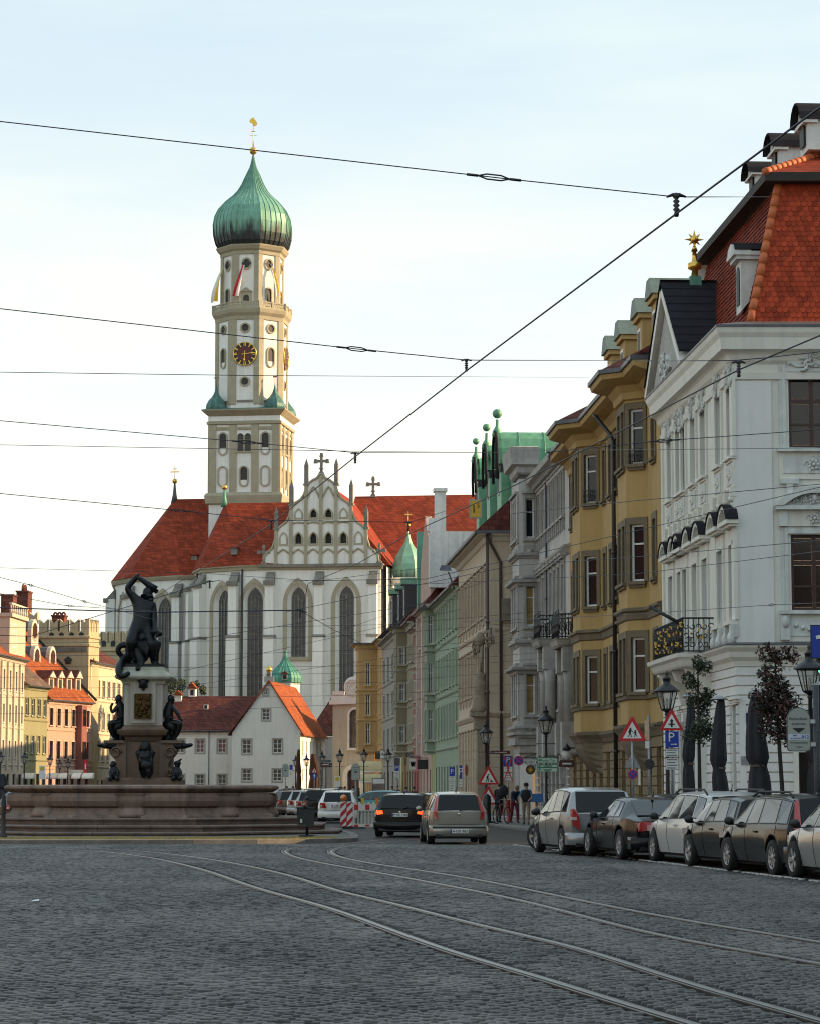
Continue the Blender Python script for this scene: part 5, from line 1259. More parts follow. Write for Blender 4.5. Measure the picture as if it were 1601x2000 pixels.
for bp_ in(b1,b2):
 cb=MB(OCT);pl_=[p for p in bp_ if True];n=5
 for k in range(n):
  f0_,f1_=1-(k/n)**1.6,1-((k+1)/n)**1.6;za_,zb_=zbot-.42-.26*k,zbot-.42-.26*(k+1)
  pa=[(bp_[0][0]+(p[0]-bp_[0][0]),p[1]*f0_,za_)for p in bp_];pb=[(p[0],p[1]*max(0,f1_),zb_)for p in bp_]
  for j in range(3):cb.quad(pa[j],pa[j+1],pb[j+1],pb[j])
 cb.build('bay_corbel',YR_)
gw_=[(1.0+k*2.3,1.95+k*2.3,.9,YH.z(1240,1462))for k in range(int(YH.L/2.3))]
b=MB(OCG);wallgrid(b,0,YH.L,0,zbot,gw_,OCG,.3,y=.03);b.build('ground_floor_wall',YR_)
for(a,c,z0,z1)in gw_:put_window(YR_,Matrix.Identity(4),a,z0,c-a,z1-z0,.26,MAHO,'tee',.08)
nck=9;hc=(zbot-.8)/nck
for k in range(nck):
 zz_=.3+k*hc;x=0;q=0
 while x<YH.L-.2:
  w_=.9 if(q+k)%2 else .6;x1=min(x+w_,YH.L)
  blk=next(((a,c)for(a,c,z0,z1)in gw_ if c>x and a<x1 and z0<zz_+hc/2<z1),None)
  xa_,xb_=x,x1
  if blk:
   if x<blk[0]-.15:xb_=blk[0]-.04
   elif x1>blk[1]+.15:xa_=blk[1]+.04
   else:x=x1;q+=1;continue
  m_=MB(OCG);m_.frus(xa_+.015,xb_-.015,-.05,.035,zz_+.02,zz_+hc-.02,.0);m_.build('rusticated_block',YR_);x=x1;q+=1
def pipe(F,px,zt,mat,r=.07,y=-.18,elbow=True):
 m_=MB(mat);x=F.x(px);m_.tube([(x-.9,y-.7,zt+.1),(x-.75,y-.6,zt-.1),(x-.1,y-.1,zt-.9),(x,y,zt-1.2),(x,y,0.1)]if elbow else[(x,y,zt),(x,y,.1)],r,8)
 for zz in(3,7,11):m_.tube([(x,y,zz),(x,y,zz+.12)],r*1.35,8)
 return m_.build('downpipe',F.root)
PIPE=M('painted_dark_pipe',(.026,.024,.026),.45,var=.2)
pipe(YH,1209,ztop-.05,PIPE,.085)
# roof: near part and hipped far end
rf=MB(BTILE);zr_=ztop+4.6;ov=1.0
rf.add([(-.2,-ov,ztop+.37),(YH.L,-ov*.9,ztop+.37),(YH.L,5.5,zr_),(3.2,5.5,zr_),(-.2,12,ztop+.37),(YH.L,12,ztop+.37)],[(0,1,2,3),(0,3,4),(3,2,5,4),(1,5,2)]);rf.build('roof',YR_)
for bp_ in(b1,b2):
 m_=MB(BTILE);p0_,p1_,p2_,p3_=[Vector((p[0]+d,p[1]-.95,ztop+.385))for p,d in zip(bp_,(-.5,-.4,.4,.5))];xm_=(p1_.x+p2_.x)/2;ap_=Vector((xm_,2.2,ztop+2.55));e_=[Vector((bp_[0][0]-.7,-.4,ztop+.39)),Vector((bp_[3][0]+.7,-.4,ztop+.39))]
 m_.add([e_[0],p1_,p2_,e_[1],ap_],[(0,1,4),(1,2,4),(2,3,4)]);m_.build('bay_roof',YR_)
hp=MB(M('copper_ridge',(.30,.13,.08),.45,.3,var=.3,scale=3));hp.tube([(-.2,-ov,ztop+.42),(3.2,5.5,zr_+.05)],.09,6);hp.build('hip_ridge',YR_)
# dormers of the ochre house
for(px,py0,py1,Y)in((1285,546,660,97.5),(1252,585,690,101.5),(1216,628,725,106.5),(1188,658,735,110.5)):
 zt,zb=zat(py0,Y),ztop+.3;x,y=loc2(YH,7.49+(Y-119)*-.0555+.75,Y);h=zt-zb;d=MB(OCH);w=.75
 d.box(-w,w,0,3.2,0,h*.78);d.box(-w-.12,w+.12,-.15,3.2,h*.78,h*.83)
 d.prism([(-w-.2,h*.83),(w+.2,h*.83),(w*.5,h),(-w*.5,h)],-.25,3.4,'y',M('patina_sheet',(.12,.165,.15),.6,.2,var=.25,scale=1.5));d.box(-.34,.34,-.03,.02,h*.25,h*.7,WFR);d.box(-.28,.28,-.04,-.03,h*.28,h*.67,DARK);d.build('dormer',YR_,loc=(x,y,zb))
# grey stuccoed house with oriel
GRY=M('grey_stucco',(.47,.455,.43),.85,var=.10,scale=.8,streak=.3,grime=(.20,.18,.165))
GRT=M('grey_stone_trim',(.37,.355,.335),.85,var=.2,scale=1.5,streak=.35,grime=(.14,.125,.115))
SH=Front('grey_house','grey stuccoed house with a stone oriel and two iron balconies',(5.87,147),(7.45,119.3),'house')
SR_=SH.root;ox1=SH.x(1051,1100);ow=3.6;op=1.02
sz_=lambda py,px=1100:SH.z(px,py)
zt_=sz_(868,1110);oz0=SH.z(1030,1442,.5)
plan=[(0,0),(ox1-ow,0),(ox1-ow+.01,-op),(ox1-.01,-op),(ox1,0),(SH.L,0)]
f3=[(SH.z(1033,1049,.5),SH.z(1033,972,.5)),(SH.z(1033,1222,.5),SH.z(1033,1138,.5)),(SH.z(1033,1395,.5),SH.z(1033,1310,.5))]
b=MB(GRY)
mainw=[ox1+.9+k*1.72 for k in range(int((SH.L-ox1-.6)/1.72))]
for i in range(5):
 p,q=plan[i],plan[i+1];X=facet_m(p,q);L=hypot(q[0]-p[0],q[1]-p[1])
 if i==4:ws_=[c-ox1 for c in mainw];w=.92
 elif i==2:ws_=[L*.2,L*.5,L*.8];w=.7
 elif i in(1,3):ws_=[L*.55];w=.46
 else:ws_=[];w=1
 ops=[(c-w/2,c+w/2,a,d)for c in ws_ for(a,d)in f3];lo=oz0 if i in(1,2,3)else 0
 g_ops=[(c-.5,c+.5,.8,oz0-1.2)for c in ws_]if i==4 else[]
 b.X=X;wallgrid(b,0,L,lo,zt_,ops+g_ops,GRY,.2)
 for(a,c,z0,z1)in g_ops:put_window(SR_,X,a,z0,c-a,z1-z0,.18,MAHO,'tee',.08)
 for c in ws_:
  for fi,(a,d)in enumerate(f3):
   h=d-a;sr=MB(GRT);t=.18 if i!=3 else .12
   sr.box(-t,0,-.09,.03,-.25,h+.25);sr.box(w,w+t,-.09,.03,-.25,h+.25);sr.box(0,w,-.07,.03,h,h+.22);sr.box(-t-.06,w+t+.06,-.2,.03,h+.25,h+.38);sr.box(-t-.04,w+t+.04,-.17,.03,-.18,-.06)
   if i==4:
    for dx in(0,w):sr.frus(dx-.1,dx+.1,-.15,.02,-.75,-.2,.02)
    if fi==1:sr.prism([(-t-.1,h+.38),(w+t+.1,h+.38),(w/2,h+.75)],-.26,.02,'y')
   else:sr.ball((w/2,-.08,-.75),.17,8);sr.box(-t,w+t,-.05,.03,-1.1,-.4)
   lit=M('lit_interior_glass',(.30,.20,.07),.25,var=.4,scale=2)if(i==3 and fi>0)else None
   put_window(SR_,X,c-w/2,a,w,h,.14,WFR,'tee',.07,lit,sur=sr.mesh('surround'))
b.X=None;b.quad((0,0,0),(0,10,0),(0,10,zt_),(0,0,zt_));b.build('wall',SR_)
molding(SR_,plan[4:],[(0,zt_-1.0),(.12,zt_-.95),(.16,zt_-.6),(.4,zt_-.4),(.62,zt_-.3),(.66,zt_-.02),(0,zt_)],GRT,'main_cornice')
dn=MB(GRT);x=ox1+.3
while x<SH.L-.2:dn.box(x,x+.14,-.36,-.1,zt_-.62,zt_-.42);x+=.34
dn.build('dentils',SR_)
pw=MB(STW);pw.box(ox1+.2,SH.L,.05,.35,zt_+.02,sz_(850,1110)+.35);pw.build('parapet',SR_)
op_=plan[1:5]
for(zz,s)in((f3[0][0]-.95,.8),(f3[0][0]-2.35,1.1),(f3[1][0]-.9,.7),(f3[1][0]-2.3,1.25),(f3[2][0]-.75,.8),(oz0+.15,1.0)):
 molding(SR_,op_,[(-.02,zz-.22*s),(.12*s,zz-.16*s),(.16*s,zz-.05),(.34*s,zz),(.36*s,zz+.14),(-.02,zz+.2)],GRT,'oriel_cornice')
zo=SH.z(1030,910,.5)
molding(SR_,op_,[(-.02,zo-.5),(.1,zo-.4),(.15,zo-.1),(.4,zo),(.42,zo+.3),(.5,zo+.9),(-.02,zo+1.0)],GRT,'oriel_crown')
oc=MB(GRT);oc.box(op_[0][0],op_[3][0],-op,.02,zo+.5,zo+.95);oc.build('oriel_roof',SR_)
for k,(ins,dz)in enumerate(((.0,.35),(.22,.4),(.5,.4),(.8,.45))):
 m_=MB(GRT);zz=oz0-.02-sum((.35,.4,.4,.45)[:k]);m_.frus(ox1-ow+ins,ox1-ins*.6,-op-.25+ins*1.1,.02,zz-dz,zz,0);m_.build('oriel_corbel',SR_)
for(x0_,x1_)in((ox1-.55,ox1-.012),(ox1-ow+.02,ox1-ow+.5)):
 for(a,d)in f3:m_=MB(GRT);m_.box(x0_,x1_,-op-.1,-op+.02,a-.3,d+.3);m_.build('oriel_pilaster',SR_)
zbm=sz_(1078,1100);molding(SR_,plan[4:],[(0,zbm-.3),(.1,zbm-.25),(.3,zbm),(.32,zbm+.12),(0,zbm+.2)],GRT,'floor_cornice')
for bxp in(1058,1095):
 bx_=SH.x(bxp+6,1250,.5);zb_=SH.z(bxp+6,1250,.5);m_=MB(GRT);m_.sweep([(bx_-1.4,0),(bx_-1.4,-.9),(bx_+1.4,-.9),(bx_+1.4,0)],[(-.05,zb_-.4),(.05,zb_-.3),(.12,zb_-.1),(.2,zb_),(-.3,zb_)]);m_.box(bx_-1.4,bx_+1.4,-.9,0,zb_-.38,zb_-.01);bo_=m_.build('balcony',SR_)
 for(px_,py_,L_,a)in((bx_-1.4,-.9,2.8,0),(bx_+1.4,-.9,.9,pi/2),(bx_-1.4,0,.9,-pi/2)):
  r_=MB(BLACK);r_.tube([(0,0,1.1),(L_,0,1.1)],.035,4);r_.tube([(0,0,.08),(L_,0,.08)],.03,4);n=int(L_/.13)
  for i in range(n+1):r_.tube([(L_*i/n,0,0),(L_*i/n,0,1.15+(.15 if i%5==0 else 0))],.018,4)
  for i in range(int(L_/.3)):r_.tube([(.15+i*.3+.12*cos(t),-.01,.55+.22*sin(t))for t in[pi/4*j for j in range(9)]],.02,4)
  link('railing',r_.mesh('railing'),bo_,(px_,py_,zb_),(0,0,a))
 for dx in(-1.15,1.15):
  c=MB(GRT);c.box(bx_+dx-.3,bx_+dx+.3,-.75,.02,zb_-1.5,zb_-.4);c.lathe([(.3,oz0+.4),(.26,zb_-2.0),(.32,zb_-1.5)],12,(bx_+dx,-.38,0));c.box(bx_+dx-.36,bx_+dx+.36,-.8,.02,oz0-1.0,oz0+.4);c.frus(bx_+dx-.36,bx_+dx+.36,-.8,.02,oz0-1.1,oz0-1.0,-.08,dy=0);c.build('balcony_column',SR_)
nck=9;hc=(oz0-.9)/nck
for k in range(nck):
 for(xa_,xb_)in((SH.L-.55,SH.L),(ox1+.02,ox1+.55),(ox1-.9,ox1-.15))+tuple((c+.52,c+1.15)for c in mainw[:-1]):
  m_=MB(GRT);ins=.12 if k%2 else 0;m_.frus(xa_+ins,xb_-ins,-.16,.02,.3+k*hc+.025,.3+k*hc+hc-.025,.0);m_.build('rusticated_block',SR_)
rf=MB(BTILE);gable_roof(rf,-.1,SH.L,.4,12,zt_+.1,zt_+3.6,.1,hipl=0);rf.build('roof',SR_)
pipe(SH,1072,zt_-.3,PIPE,.06,-.12,False)
# beige house standing a little proud, copper dormers
BEI=M('beige_render',(.52,.43,.32),.85,var=.07,scale=.6,streak=.18,grime=(.32,.255,.19))
BET=M('beige_trim',(.47,.38,.285),.85,var=.12,scale=1.5,streak=.3,grime=(.22,.17,.13))
BH=Front('beige_house','beige house with green copper dormers topped by balls',(3.18,168),(4.5,147),'house')
BR_=BH.root
def side_wall(F,mat,depth,zt):m_=MB(mat);X=Matrix.Translation((F.L,0,0))@Matrix.Rotation(atan2(-F.u.y,F.u.x)*0+(pi/2-(atan2(F.u.y,F.u.x)+pi/2)),4,'Z');return X
bz_=lambda py,px=945:BH.z(px,py)
zt_=BH.z(954,1040);L=BH.L
rows_=[(1092,1196),(1255,1362),(1430,1535)]
flb=[(BH.z(960,1195,0),BH.z(960,1100,0)),(BH.z(960,1345),BH.z(960,1258)),(1.2,BH.z(960,1425))]
nW=9;ops=[]
for k in range(nW):
 c=L*(k+.5)/nW
 for(a,d)in flb:ops.append((c-.5,c+.5,a,d))
b=MB(BEI);wallgrid(b,0,L,0,zt_,ops,BEI,.2);
XS=Matrix.Translation((L,0,0))@Matrix.Rotation(-BH.rz,4,'Z')
b.X=XS;wallgrid(b,.0,9,0,zt_,[],BEI,.1);b.X=None;b.quad((0,0,0),(0,9,0),(0,9,zt_),(0,0,zt_));b.build('wall',BR_)
for(a,c,z0,z1)in ops:
 sr=MB(BET);w,h=c-a,z1-z0;sr.box(-.14,0,-.08,.03,-.5,h+.2);sr.box(w,w+.14,-.08,.03,-.5,h+.2);sr.box(0,w,-.06,.03,h,h+.18);sr.box(-.2,w+.2,-.17,.03,h+.2,h+.3);sr.box(-.17,w+.17,-.15,.03,-.1,0);sr.box(0,w,-.05,.03,-.55,-.12)
 put_window(BR_,Matrix.Identity(4),a,z0,w,h,.14,WFR,'tee',.07,sur=sr.mesh('surround'))
pl3=[(0,0),(L,0),tuple((XS@Vector((9,0,0)))[:2])]
molding(BR_,pl3,[(0,zt_-.5),(.1,zt_-.45),(.25,zt_-.25),(.62,zt_-.15),(.68,zt_+.02),(0,zt_+.1)],M('cream_eaves',(.62,.56,.46),.7,var=.06),'eaves')
molding(BR_,pl3,[(.69,zt_-.08),(.84,zt_-.08),(.86,zt_+.08),(.7,zt_+.1)],LEAD,'gutter')
for(py,s)in((1386,1.0),(1212,.6)):
 zz=bz_(py,977);molding(BR_,pl3,[(0,zz-.25*s),(.08,zz-.2*s),(.2*s,zz),(.2*s,zz+.1),(0,zz+.16)],BET,'belt_course')
for k in range(9):
 zz=.5+k*(bz_(1395,977)-.5)/9;m_=MB(BET);m_.sweep(pl3,[(-.01,zz),(.018,zz+.02),(.018,zz+(bz_(1395,977)-.5)/9-.05),(-.01,zz+(bz_(1395,977)-.5)/9-.03)],BEI);m_.build('rusticated_course',BR_)
pipe(BH,955.5,zt_-.1,M('brown_downpipe',(.055,.035,.032),.45,var=.2),.09,-.12,False)
cp=MB(M('brown_downpipe',(.055,.035,.032),.45));cp.X=XS;q=xat(978,147)-4.5;cp.tube([(.05,-.7,zt_),(.1,-.45,zt_-.6),(q,-.12,zt_-1.7),(q,-.12,.1)],.09,8);cp.build('downpipe',BR_)
bxx=MB(M('weathered_panel',(.15,.13,.10),.85,var=.3,scale=2));bxx.X=XS;x0_=xat(979,147)-4.5;bxx.box(x0_,x0_+1.4,-.45,.0,zat(1212,147),zat(1170,147));bxx.build('wall_box',BR_)
# carved portal pier
px_=BH.x(938,1450,.4);pc=MB(OLD);ST2=M('portal_sandstone',(.27,.225,.165),.85,var=.3,scale=2,streak=.3);zz=lambda py:BH.z(938,py,.4)
pc.box(px_-.38,px_+.38,-.62,.02,.1,zz(1425),ST2);pc.box(px_-.5,px_+.5,-.8,.02,zz(1425),zz(1412),ST2);pc.frus(px_-.7,px_+.7,-1.0,.02,zz(1400),zz(1392),0,ST2);pc.box(px_-.5,px_+.5,-.75,.02,zz(1412),zz(1400),ST2)
pc.lathe([(.62,zz(1391)),(.45,zz(1380)),(.38,zz(1355)),(.46,zz(1335)),(.34,zz(1325)),(.40,zz(1318)),(.1,zz(1312))],10,(px_,-.45,0),ST2);pc.tube([(px_,-.35,zz(1315)),(px_,-.3,zz(1255))],[.12,.09],8,ST2);pc.ball((px_,-.4,zz(1248)),.28,8,ST2,1.5);pc.ball((px_-.25,-.4,zz(1262)),.2,8,ST2,1.6);pc.build('carved_pier',BR_)
for dx in(-6.2,-3.6,2.4,4.8):
 sc_=ornament(ST2,.9,1.1,int(dx*10),12,.3);sc_.build('carved_keystone',BR_,loc=(px_+dx,-.1,bz_(1272)))
rf=MB(BTILE);zr_=zt_+5.5;rf.add([(-.1,-.75,zt_+.1),(L+.6,-.75,zt_+.1),(L+.6,5,zr_),(-.1,5,zr_),(L+.6,11,zt_),(-.1,11,zt_)],[(0,1,2,3),(3,2,4,5),(0,3,5),(1,4,2)]);rf.build('roof',BR_)
BVERD=M('bright_verdigris',(.12,.32,.19),.5,.1,var=.28,scale=.6,streak=.3,grime=(.05,.12,.07))
for(pxb,pyb,Y,sc_)in((932,862,165.5,.8),(952.5,835,158.5,.9),(973.5,808,150.5,1.08)):
 X_=xat(pxb,Y,pyb);x,y=loc2(BH,X_,Y);zball=zat(pyb,Y);w=1.25*sc_;d=MB(BVERD);ztp=zball-1.1;h1=ztp-1.9*sc_
 n=8;pr=[(w*cos(pi*i/n),h1+(ztp-h1)*(sin(pi*i/n)**.8))for i in range(n+1)]
 for i in range(n):d.quad((pr[i][0],-.25,pr[i][1]),(pr[i+1][0],-.25,pr[i+1][1]),(pr[i+1][0],5.4,pr[i+1][1]),(pr[i][0],5.4,pr[i][1]))
 d.prism(pr,-.1,.05,'y',SLATE);d.box(-w*.92,w*.92,0,5,zt_+.6,h1-.45,BVERD);d.box(-w*.98,w*.98,-.04,5.2,h1-.45,h1+.02,M('copper_painted_shade',(.012,.02,.017),.8,var=.4,scale=2));  # near-black band paints the shadow below the barrel roof onto the cheeks
 for q in(-1,1):d.tube([(q*w*1.0,-.22,h1-.9),(q*w*1.04,-.24,h1)]+[(q*abs(p[0])if False else p[0]*1.03,-.25,p[1]+.04)for p in(pr[:5]if q>0 else pr[:3:-1])],.09,5,SLATE)
 for k in(1.1,2.6,4.1):d.tube([(p[0]*1.005,k,p[1]+.01)for p in pr],.03,4,BVERD,cap=False)
 d.box(-.45,.45,-.06,.02,h1-1.7,h1-.05,WFR);d.box(-.38,-.03,-.08,-.06,h1-1.6,h1-.15,DARK);d.box(.03,.38,-.08,-.06,h1-1.6,h1-.15,DARK)
 d.lathe([(.32,ztp-.25),(.28,ztp+.05),(.1,ztp+.35),(.08,ztp+.75)],8,(0,-.1,0),BVERD);d.ball((0,-.1,zball),.27*(sc_+.2)/1.2,12,BVERD);d.build('copper_dormer',BR_,loc=(x,y,0))
ck=MB(BVERD);ck.box(BH.L-1.8,BH.L+.4,1.5,5.5,zt_+.5,zt_+3.8);ck.build('copper_cheek',BR_)
# ------------------------------------------------------------------ smaller fronts further along
def row_house(name,label,A,B,mat,trim,floors,n,zt,ww=.95,roofm=BTILE,ridge=5.0,style='cross',ground=None,bay=None,rz=4.5,shop=None,side=True,frame=None):
 F=Front(name,label,A,B,'house');L=F.L;plan=[(0,0),(L,0)]
 if bay:plan=[(0,0),(bay[0],0),(bay[0]+.35,-bay[2]),(bay[0]+bay[1],-bay[2]),(bay[0]+bay[1]+.02,0),(L,0)]
 b=MB(mat)
 for i in range(len(plan)-1):
  p,q=plan[i],plan[i+1];X=facet_m(p,q);l_=hypot(q[0]-p[0],q[1]-p[1]);isbay=bay and i in(1,2,3)
  if i==3 and bay:ws_=[l_*.5];w=min(.42,l_*.6)
  elif isbay:ws_=[l_*.5];w=min(ww,l_*.6)
  else:
   k=max(1,round(n*l_/L));ws_=[l_*(j+.5)/k for j in range(k)]if l_>.8 else[];w=ww
  ops=[(c-w/2,c+w/2,a,d)for c in ws_ for(a,d)in floors]
  gops_=[]if isbay or not ground else[(c-w*.6,c+w*.6,ground[0],ground[1])for c in ws_]
  b.X=X;wallgrid(b,0,l_,(floors[-1][0]-1.0)if isbay else 0,zt,ops+gops_,mat,.16)
  sr=MB(trim)
  for(a,d)in floors[:1]:
   h=d-a;sr.box(-.12,0,-.06,.03,0,h+.12);sr.box(w,w+.12,-.06,.03,0,h+.12);sr.box(0,w,-.06,.03,h,h+.12);sr.box(-.18,w+.18,-.16,.03,-.12,0);sr.box(-.18,w+.18,-.14,.03,h+.14,h+.22)
  for c in ws_:
   for(a,d)in floors:
    h=d-a;sr=MB(trim);sr.box(-.12,0,-.06,.03,0,h+.12);sr.box(w,w+.12,-.06,.03,0,h+.12);sr.box(0,w,-.06,.03,h,h+.12);sr.box(-.18,w+.18,-.16,.03,-.12,0)
    put_window(F.root,X,c-w/2,a,w,h,.11,frame or WFR,style,.075,sur=sr.mesh('surround'))
  for(a,c,z0,z1)in gops_:put_window(F.root,X,a,z0,c-a,z1-z0,.14,MAHO,'plain',.08)
 b.X=None
 if side:b.quad((L,0,0),(L,9,0),(L,9,zt),(L,0,zt));b.quad((0,0,0),(0,9,0),(0,9,zt),(0,0,zt))
 if bay:b.poly([(p[0],p[1],floors[-1][0]-1.0)for p in plan[1:5]])
 b.build('wall',F.root)
 molding(F.root,plan,[(0,zt-.4),(.1,zt-.35),(.2,zt-.1),(.45,zt-.04),(.5,zt+.1),(0,zt+.15)],trim,'eaves_cornice')
 molding(F.root,plan,[(.5,zt+.0),(.62,zt+.0),(.64,zt+.14),(.5,zt+.15)],LEAD,'gutter')
 for zz in[floors[-1][0]-.75]+[f[0]-.5 for f in floors[:-1]]:molding(F.root,plan,[(0,zz-.14),(.06,zz-.1),(.12,zz),(0,zz+.06)],trim,'belt_course')
 r_=MB(roofm);r_.add([(-.05,-.55,zt+.12),(L+.05,-.55,zt+.12),(L+.05,ridge,zt+rz),(-.05,ridge,zt+rz),(L+.05,ridge*2,zt),(-.05,ridge*2,zt)],[(0,1,2,3),(3,2,4,5),(0,3,5),(1,4,2)]);r_.build('roof',F.root)
 return F
GRN=M('green_render',(.275,.335,.24),.85,var=.08,scale=.7,streak=.15,grime=(.15,.20,.13));GRNT=M('green_trim',(.32,.375,.28),.85,var=.1)
A_,B_=(1.64,192),(3.16,168.2)
T_=Front.__new__(Front);T_.A=Vector(A_);d_=Vector(B_)-T_.A;T_.u=d_.normalized();T_.n=Vector((-T_.u.y,T_.u.x))
gz_=lambda px,py,p=0:T_.hit(px,py,p)[1]
NH=row_house('green_house','pale green house with a narrow bay near its far end',A_,B_,GRN,GRNT,[(gz_(875,1238),gz_(875,1178)),(gz_(875,1342),gz_(875,1278)),(gz_(875,1440),gz_(875,1376))],9,gz_(895,1146),.95,ground=(.9,gz_(875,1497)),bay=(.6,2.2,.62),rz=6.5,ridge=5.5)
fw_=MB(STW);zt_=zat(962,192);fw_.box(-.25,.75,-.25,7,gz_(842,1150),zt_-3);fw_.box(-.1,.75,.2,1.0,zt_-3,zt_);fw_.box(-.2,.9,.1,1.1,zt_,zt_+.25);fw_.frus(-.25,.75,-.35,.9,zt_-3.0,zt_-2.0,.1);fw_.build('firewall_chimney',NH.root)
PNK=M('pink_render',(.46,.30,.24),.85,var=.08,scale=.6,streak=.15);PNT=M('pink_trim',(.53,.43,.37),.85,var=.1)
def zz_at(px,py):
 for(a,b)in zip(FACE,FACE[1:]):
  F_=Front.__new__(Front);F_.A=Vector(b);d_=Vector(a)-F_.A
  if d_.length<2:continue
  F_.u=d_.normalized();F_.n=Vector((-F_.u.y,F_.u.x));t,z=F_.hit(px,py)
  if-.5<=t<=d_.length+.5:return z
 return zat(py,230)
PH=row_house('pink_narrow_house','narrow pink house with pale pilasters next to the green house',(.72,205),(1.62,192.2),PNK,PNT,[(zz_at(828,1262),zz_at(828,1216)),(zz_at(828,1345),zz_at(828,1298)),(zz_at(828,1430),zz_at(828,1380))],4,zz_at(828,1195),.9,ground=(.6,3.0),rz=7.5)
for k in(0.35,6.2,12.4):
 m_=MB(PNT);m_.box(k-.35,k+.35,-.3,.02,4.2,zz_at(828,1200));m_.build('pilaster',PH.root)
at_=MB(PNK);zq=zz_at(828,1195);at_.prism([(1,zq+.1),(12.0,zq+.1),(11.2,zq+3.8),(9,zq+5.8),(6.5,zq+7.4),(4,zq+5.8),(1.8,zq+3.8)],.0,.5,'y');at_.build('attic_gable',PH.root)
cg=MB(VERD);cg.box(-.1,.6,-.2,5.5,zq+.3,zat(1040,205));cg.build('copper_clad_gable',PH.root)
REDR=M('red_render',(.30,.075,.065),.85,var=.1,scale=.7)
RH=row_house('red_narrow_house','narrow dark red house squeezed between pink and olive fronts',(.28,211.5),(.70,205.2),REDR,PNT,[(zz_at(812,1300),zz_at(812,1265)),(zz_at(812,1370),zz_at(812,1330)),(zz_at(812,1440),zz_at(812,1400))],2,zz_at(812,1232),.9,ground=(.5,2.9),rz=5)
OLI=M('olive_render',(.25,.215,.14),.85,var=.08,scale=.7,streak=.2);OLT=M('olive_trim',(.40,.36,.28),.85,var=.1)
LHS=row_house('olive_house','olive brown house with a bay window in the far part of the row',(-.88,228),(.26,211.7),OLI,OLT,[(zz_at(795,1298),zz_at(795,1265)),(zz_at(795,1370),zz_at(795,1336)),(zz_at(795,1452),zz_at(795,1418))],6,zz_at(795,1226),1.0,ground=(.5,3.0),bay=(5.2,3.6,.9),rz=6.5,roofm=BTILE)
GR2=M('far_grey_render',(.33,.295,.255),.85,var=.08,scale=.7,streak=.2)
FH=row_house('far_grey_house','brownish grey flat front with three window columns and a dark dormered roof',(-2.70,254),(-.90,228.3),GR2,GREYT,[(zz_at(765,1322),zz_at(765,1280)),(zz_at(765,1392),zz_at(765,1352)),(zz_at(765,1462),zz_at(765,1422))],4,zz_at(765,1246),1.9,ground=(.4,3.1),rz=7.0,ridge=6,roofm=M('dark_slate_tiles',(.05,.034,.036),.8,var=.3,scale=.6,tiles=(.3,.3)))
for k,(px,py)in enumerate(((766,1188),(778,1180),(789,1170))):
 Y=249-k*7;x,y=loc2(FH,xat(px,Y,py),Y);zz=zat(py,Y);d=MB(DARK);d.box(-1.0,1.0,y-.0-y,4,-2.0,1.3,M('dormer_dark_cladding',(.045,.035,.04),.7,var=.2));d.box(-.55,.55,-.06,.02,-1.5,.8,WFR);d.box(-.45,.45,-.08,-.06,-1.4,.7,GLASS);d.prism([(-1.2,1.3),(1.2,1.3),(.9,1.9),(-.9,1.9)],-.3,4,'y',M('green_dormer_cap',(.10,.19,.12),.6,.1,var=.2));d.build('dormer',FH.root,loc=(x,y,zz))
fc=MB(BTILE);fc.box(1.5,2.3,3,4,zz_at(765,1246)+3,zz_at(765,1150));fc.build('chimney',FH.root)
ORG=M('orange_render',(.50,.31,.135),.85,var=.08,scale=.6,streak=.2,grime=(.34,.17,.05));ORT=M('orange_trim',(.55,.40,.19),.85,var=.1)
OH=row_house('orange_house','yellow orange corner house closing the row, dark eaves and awnings',(-4.95,286),(-2.74,254.3),ORG,ORT,[(zz_at(728,1345),zz_at(728,1302)),(zz_at(728,1402),zz_at(728,1362)),(zz_at(728,1456),zz_at(728,1416))],9,zz_at(728,1268),1.0,ground=(.4,3.2),bay=(17.5,5.5,1.9),rz=5.5,roofm=MATS['dark_slate_tiles'])
# ================================================================== HOUSES ON THE LEFT
CRM=M('warm_cream_render',(.50,.43,.325),.85,var=.08,scale=.5,streak=.15);CRT=M('warm_cream_trim',(.52,.46,.38),.85,var=.1)
OLG=M('olive_green_render',(.26,.25,.14),.85,var=.08,scale=.5,streak=.15);PKL=M('salmon_render',(.47,.29,.215),.85,var=.07,scale=.5,streak=.15);PKT=M('salmon_trim',(.52,.37,.29),.85,var=.1)
DKW=M('dark_brown_frame',(.05,.022,.018),.5,var=.1)
LP=[(-43.2,262),(-42.1,280),(-40.65,288),(-37.25,300)]
def lz(i,px,py):
 F_=Front.__new__(Front);F_.A=Vector(LP[i]);d_=Vector(LP[i+1])-F_.A;F_.u=d_.normalized();F_.n=Vector((-F_.u.y,F_.u.x));return F_.hit(px,py)[1]
ORN_=row_house('ornate_cream_house','ornate cream house at the left edge with balustraded attic and brick chimneys',LP[0],LP[1],CRM,CRT,[(lz(0,30,1350),lz(0,30,1312)),(lz(0,30,1413),lz(0,30,1378)),(lz(0,30,1481),lz(0,30,1448))],6,lz(0,45,1292),1.25,roofm=OTILE,ground=(.5,3.1),rz=6.5,ridge=7)
for k in range(6):
 m_=MB(CRT);m_.box(k*3+.05,k*3+.6,-.22,.02,3.6,lz(0,45,1300));m_.build('pilaster',ORN_.root)
zc=lz(0,45,1292);at_=MB(CRM);xa_=ORN_.x(17,1240);at_.box(xa_,ORN_.L-.3,-.1,2.5,zc+.2,zc+4.4);
at_.box(xa_-.2,ORN_.L,-.4,2.6,zc+4.4,zc+4.8);at_=at_.build('attic_storey',ORN_.root)
add_window(ORN_.root,xa_+1.2,zc+1.2,2.2,2.6,-.12,WFR,'cross',.12)
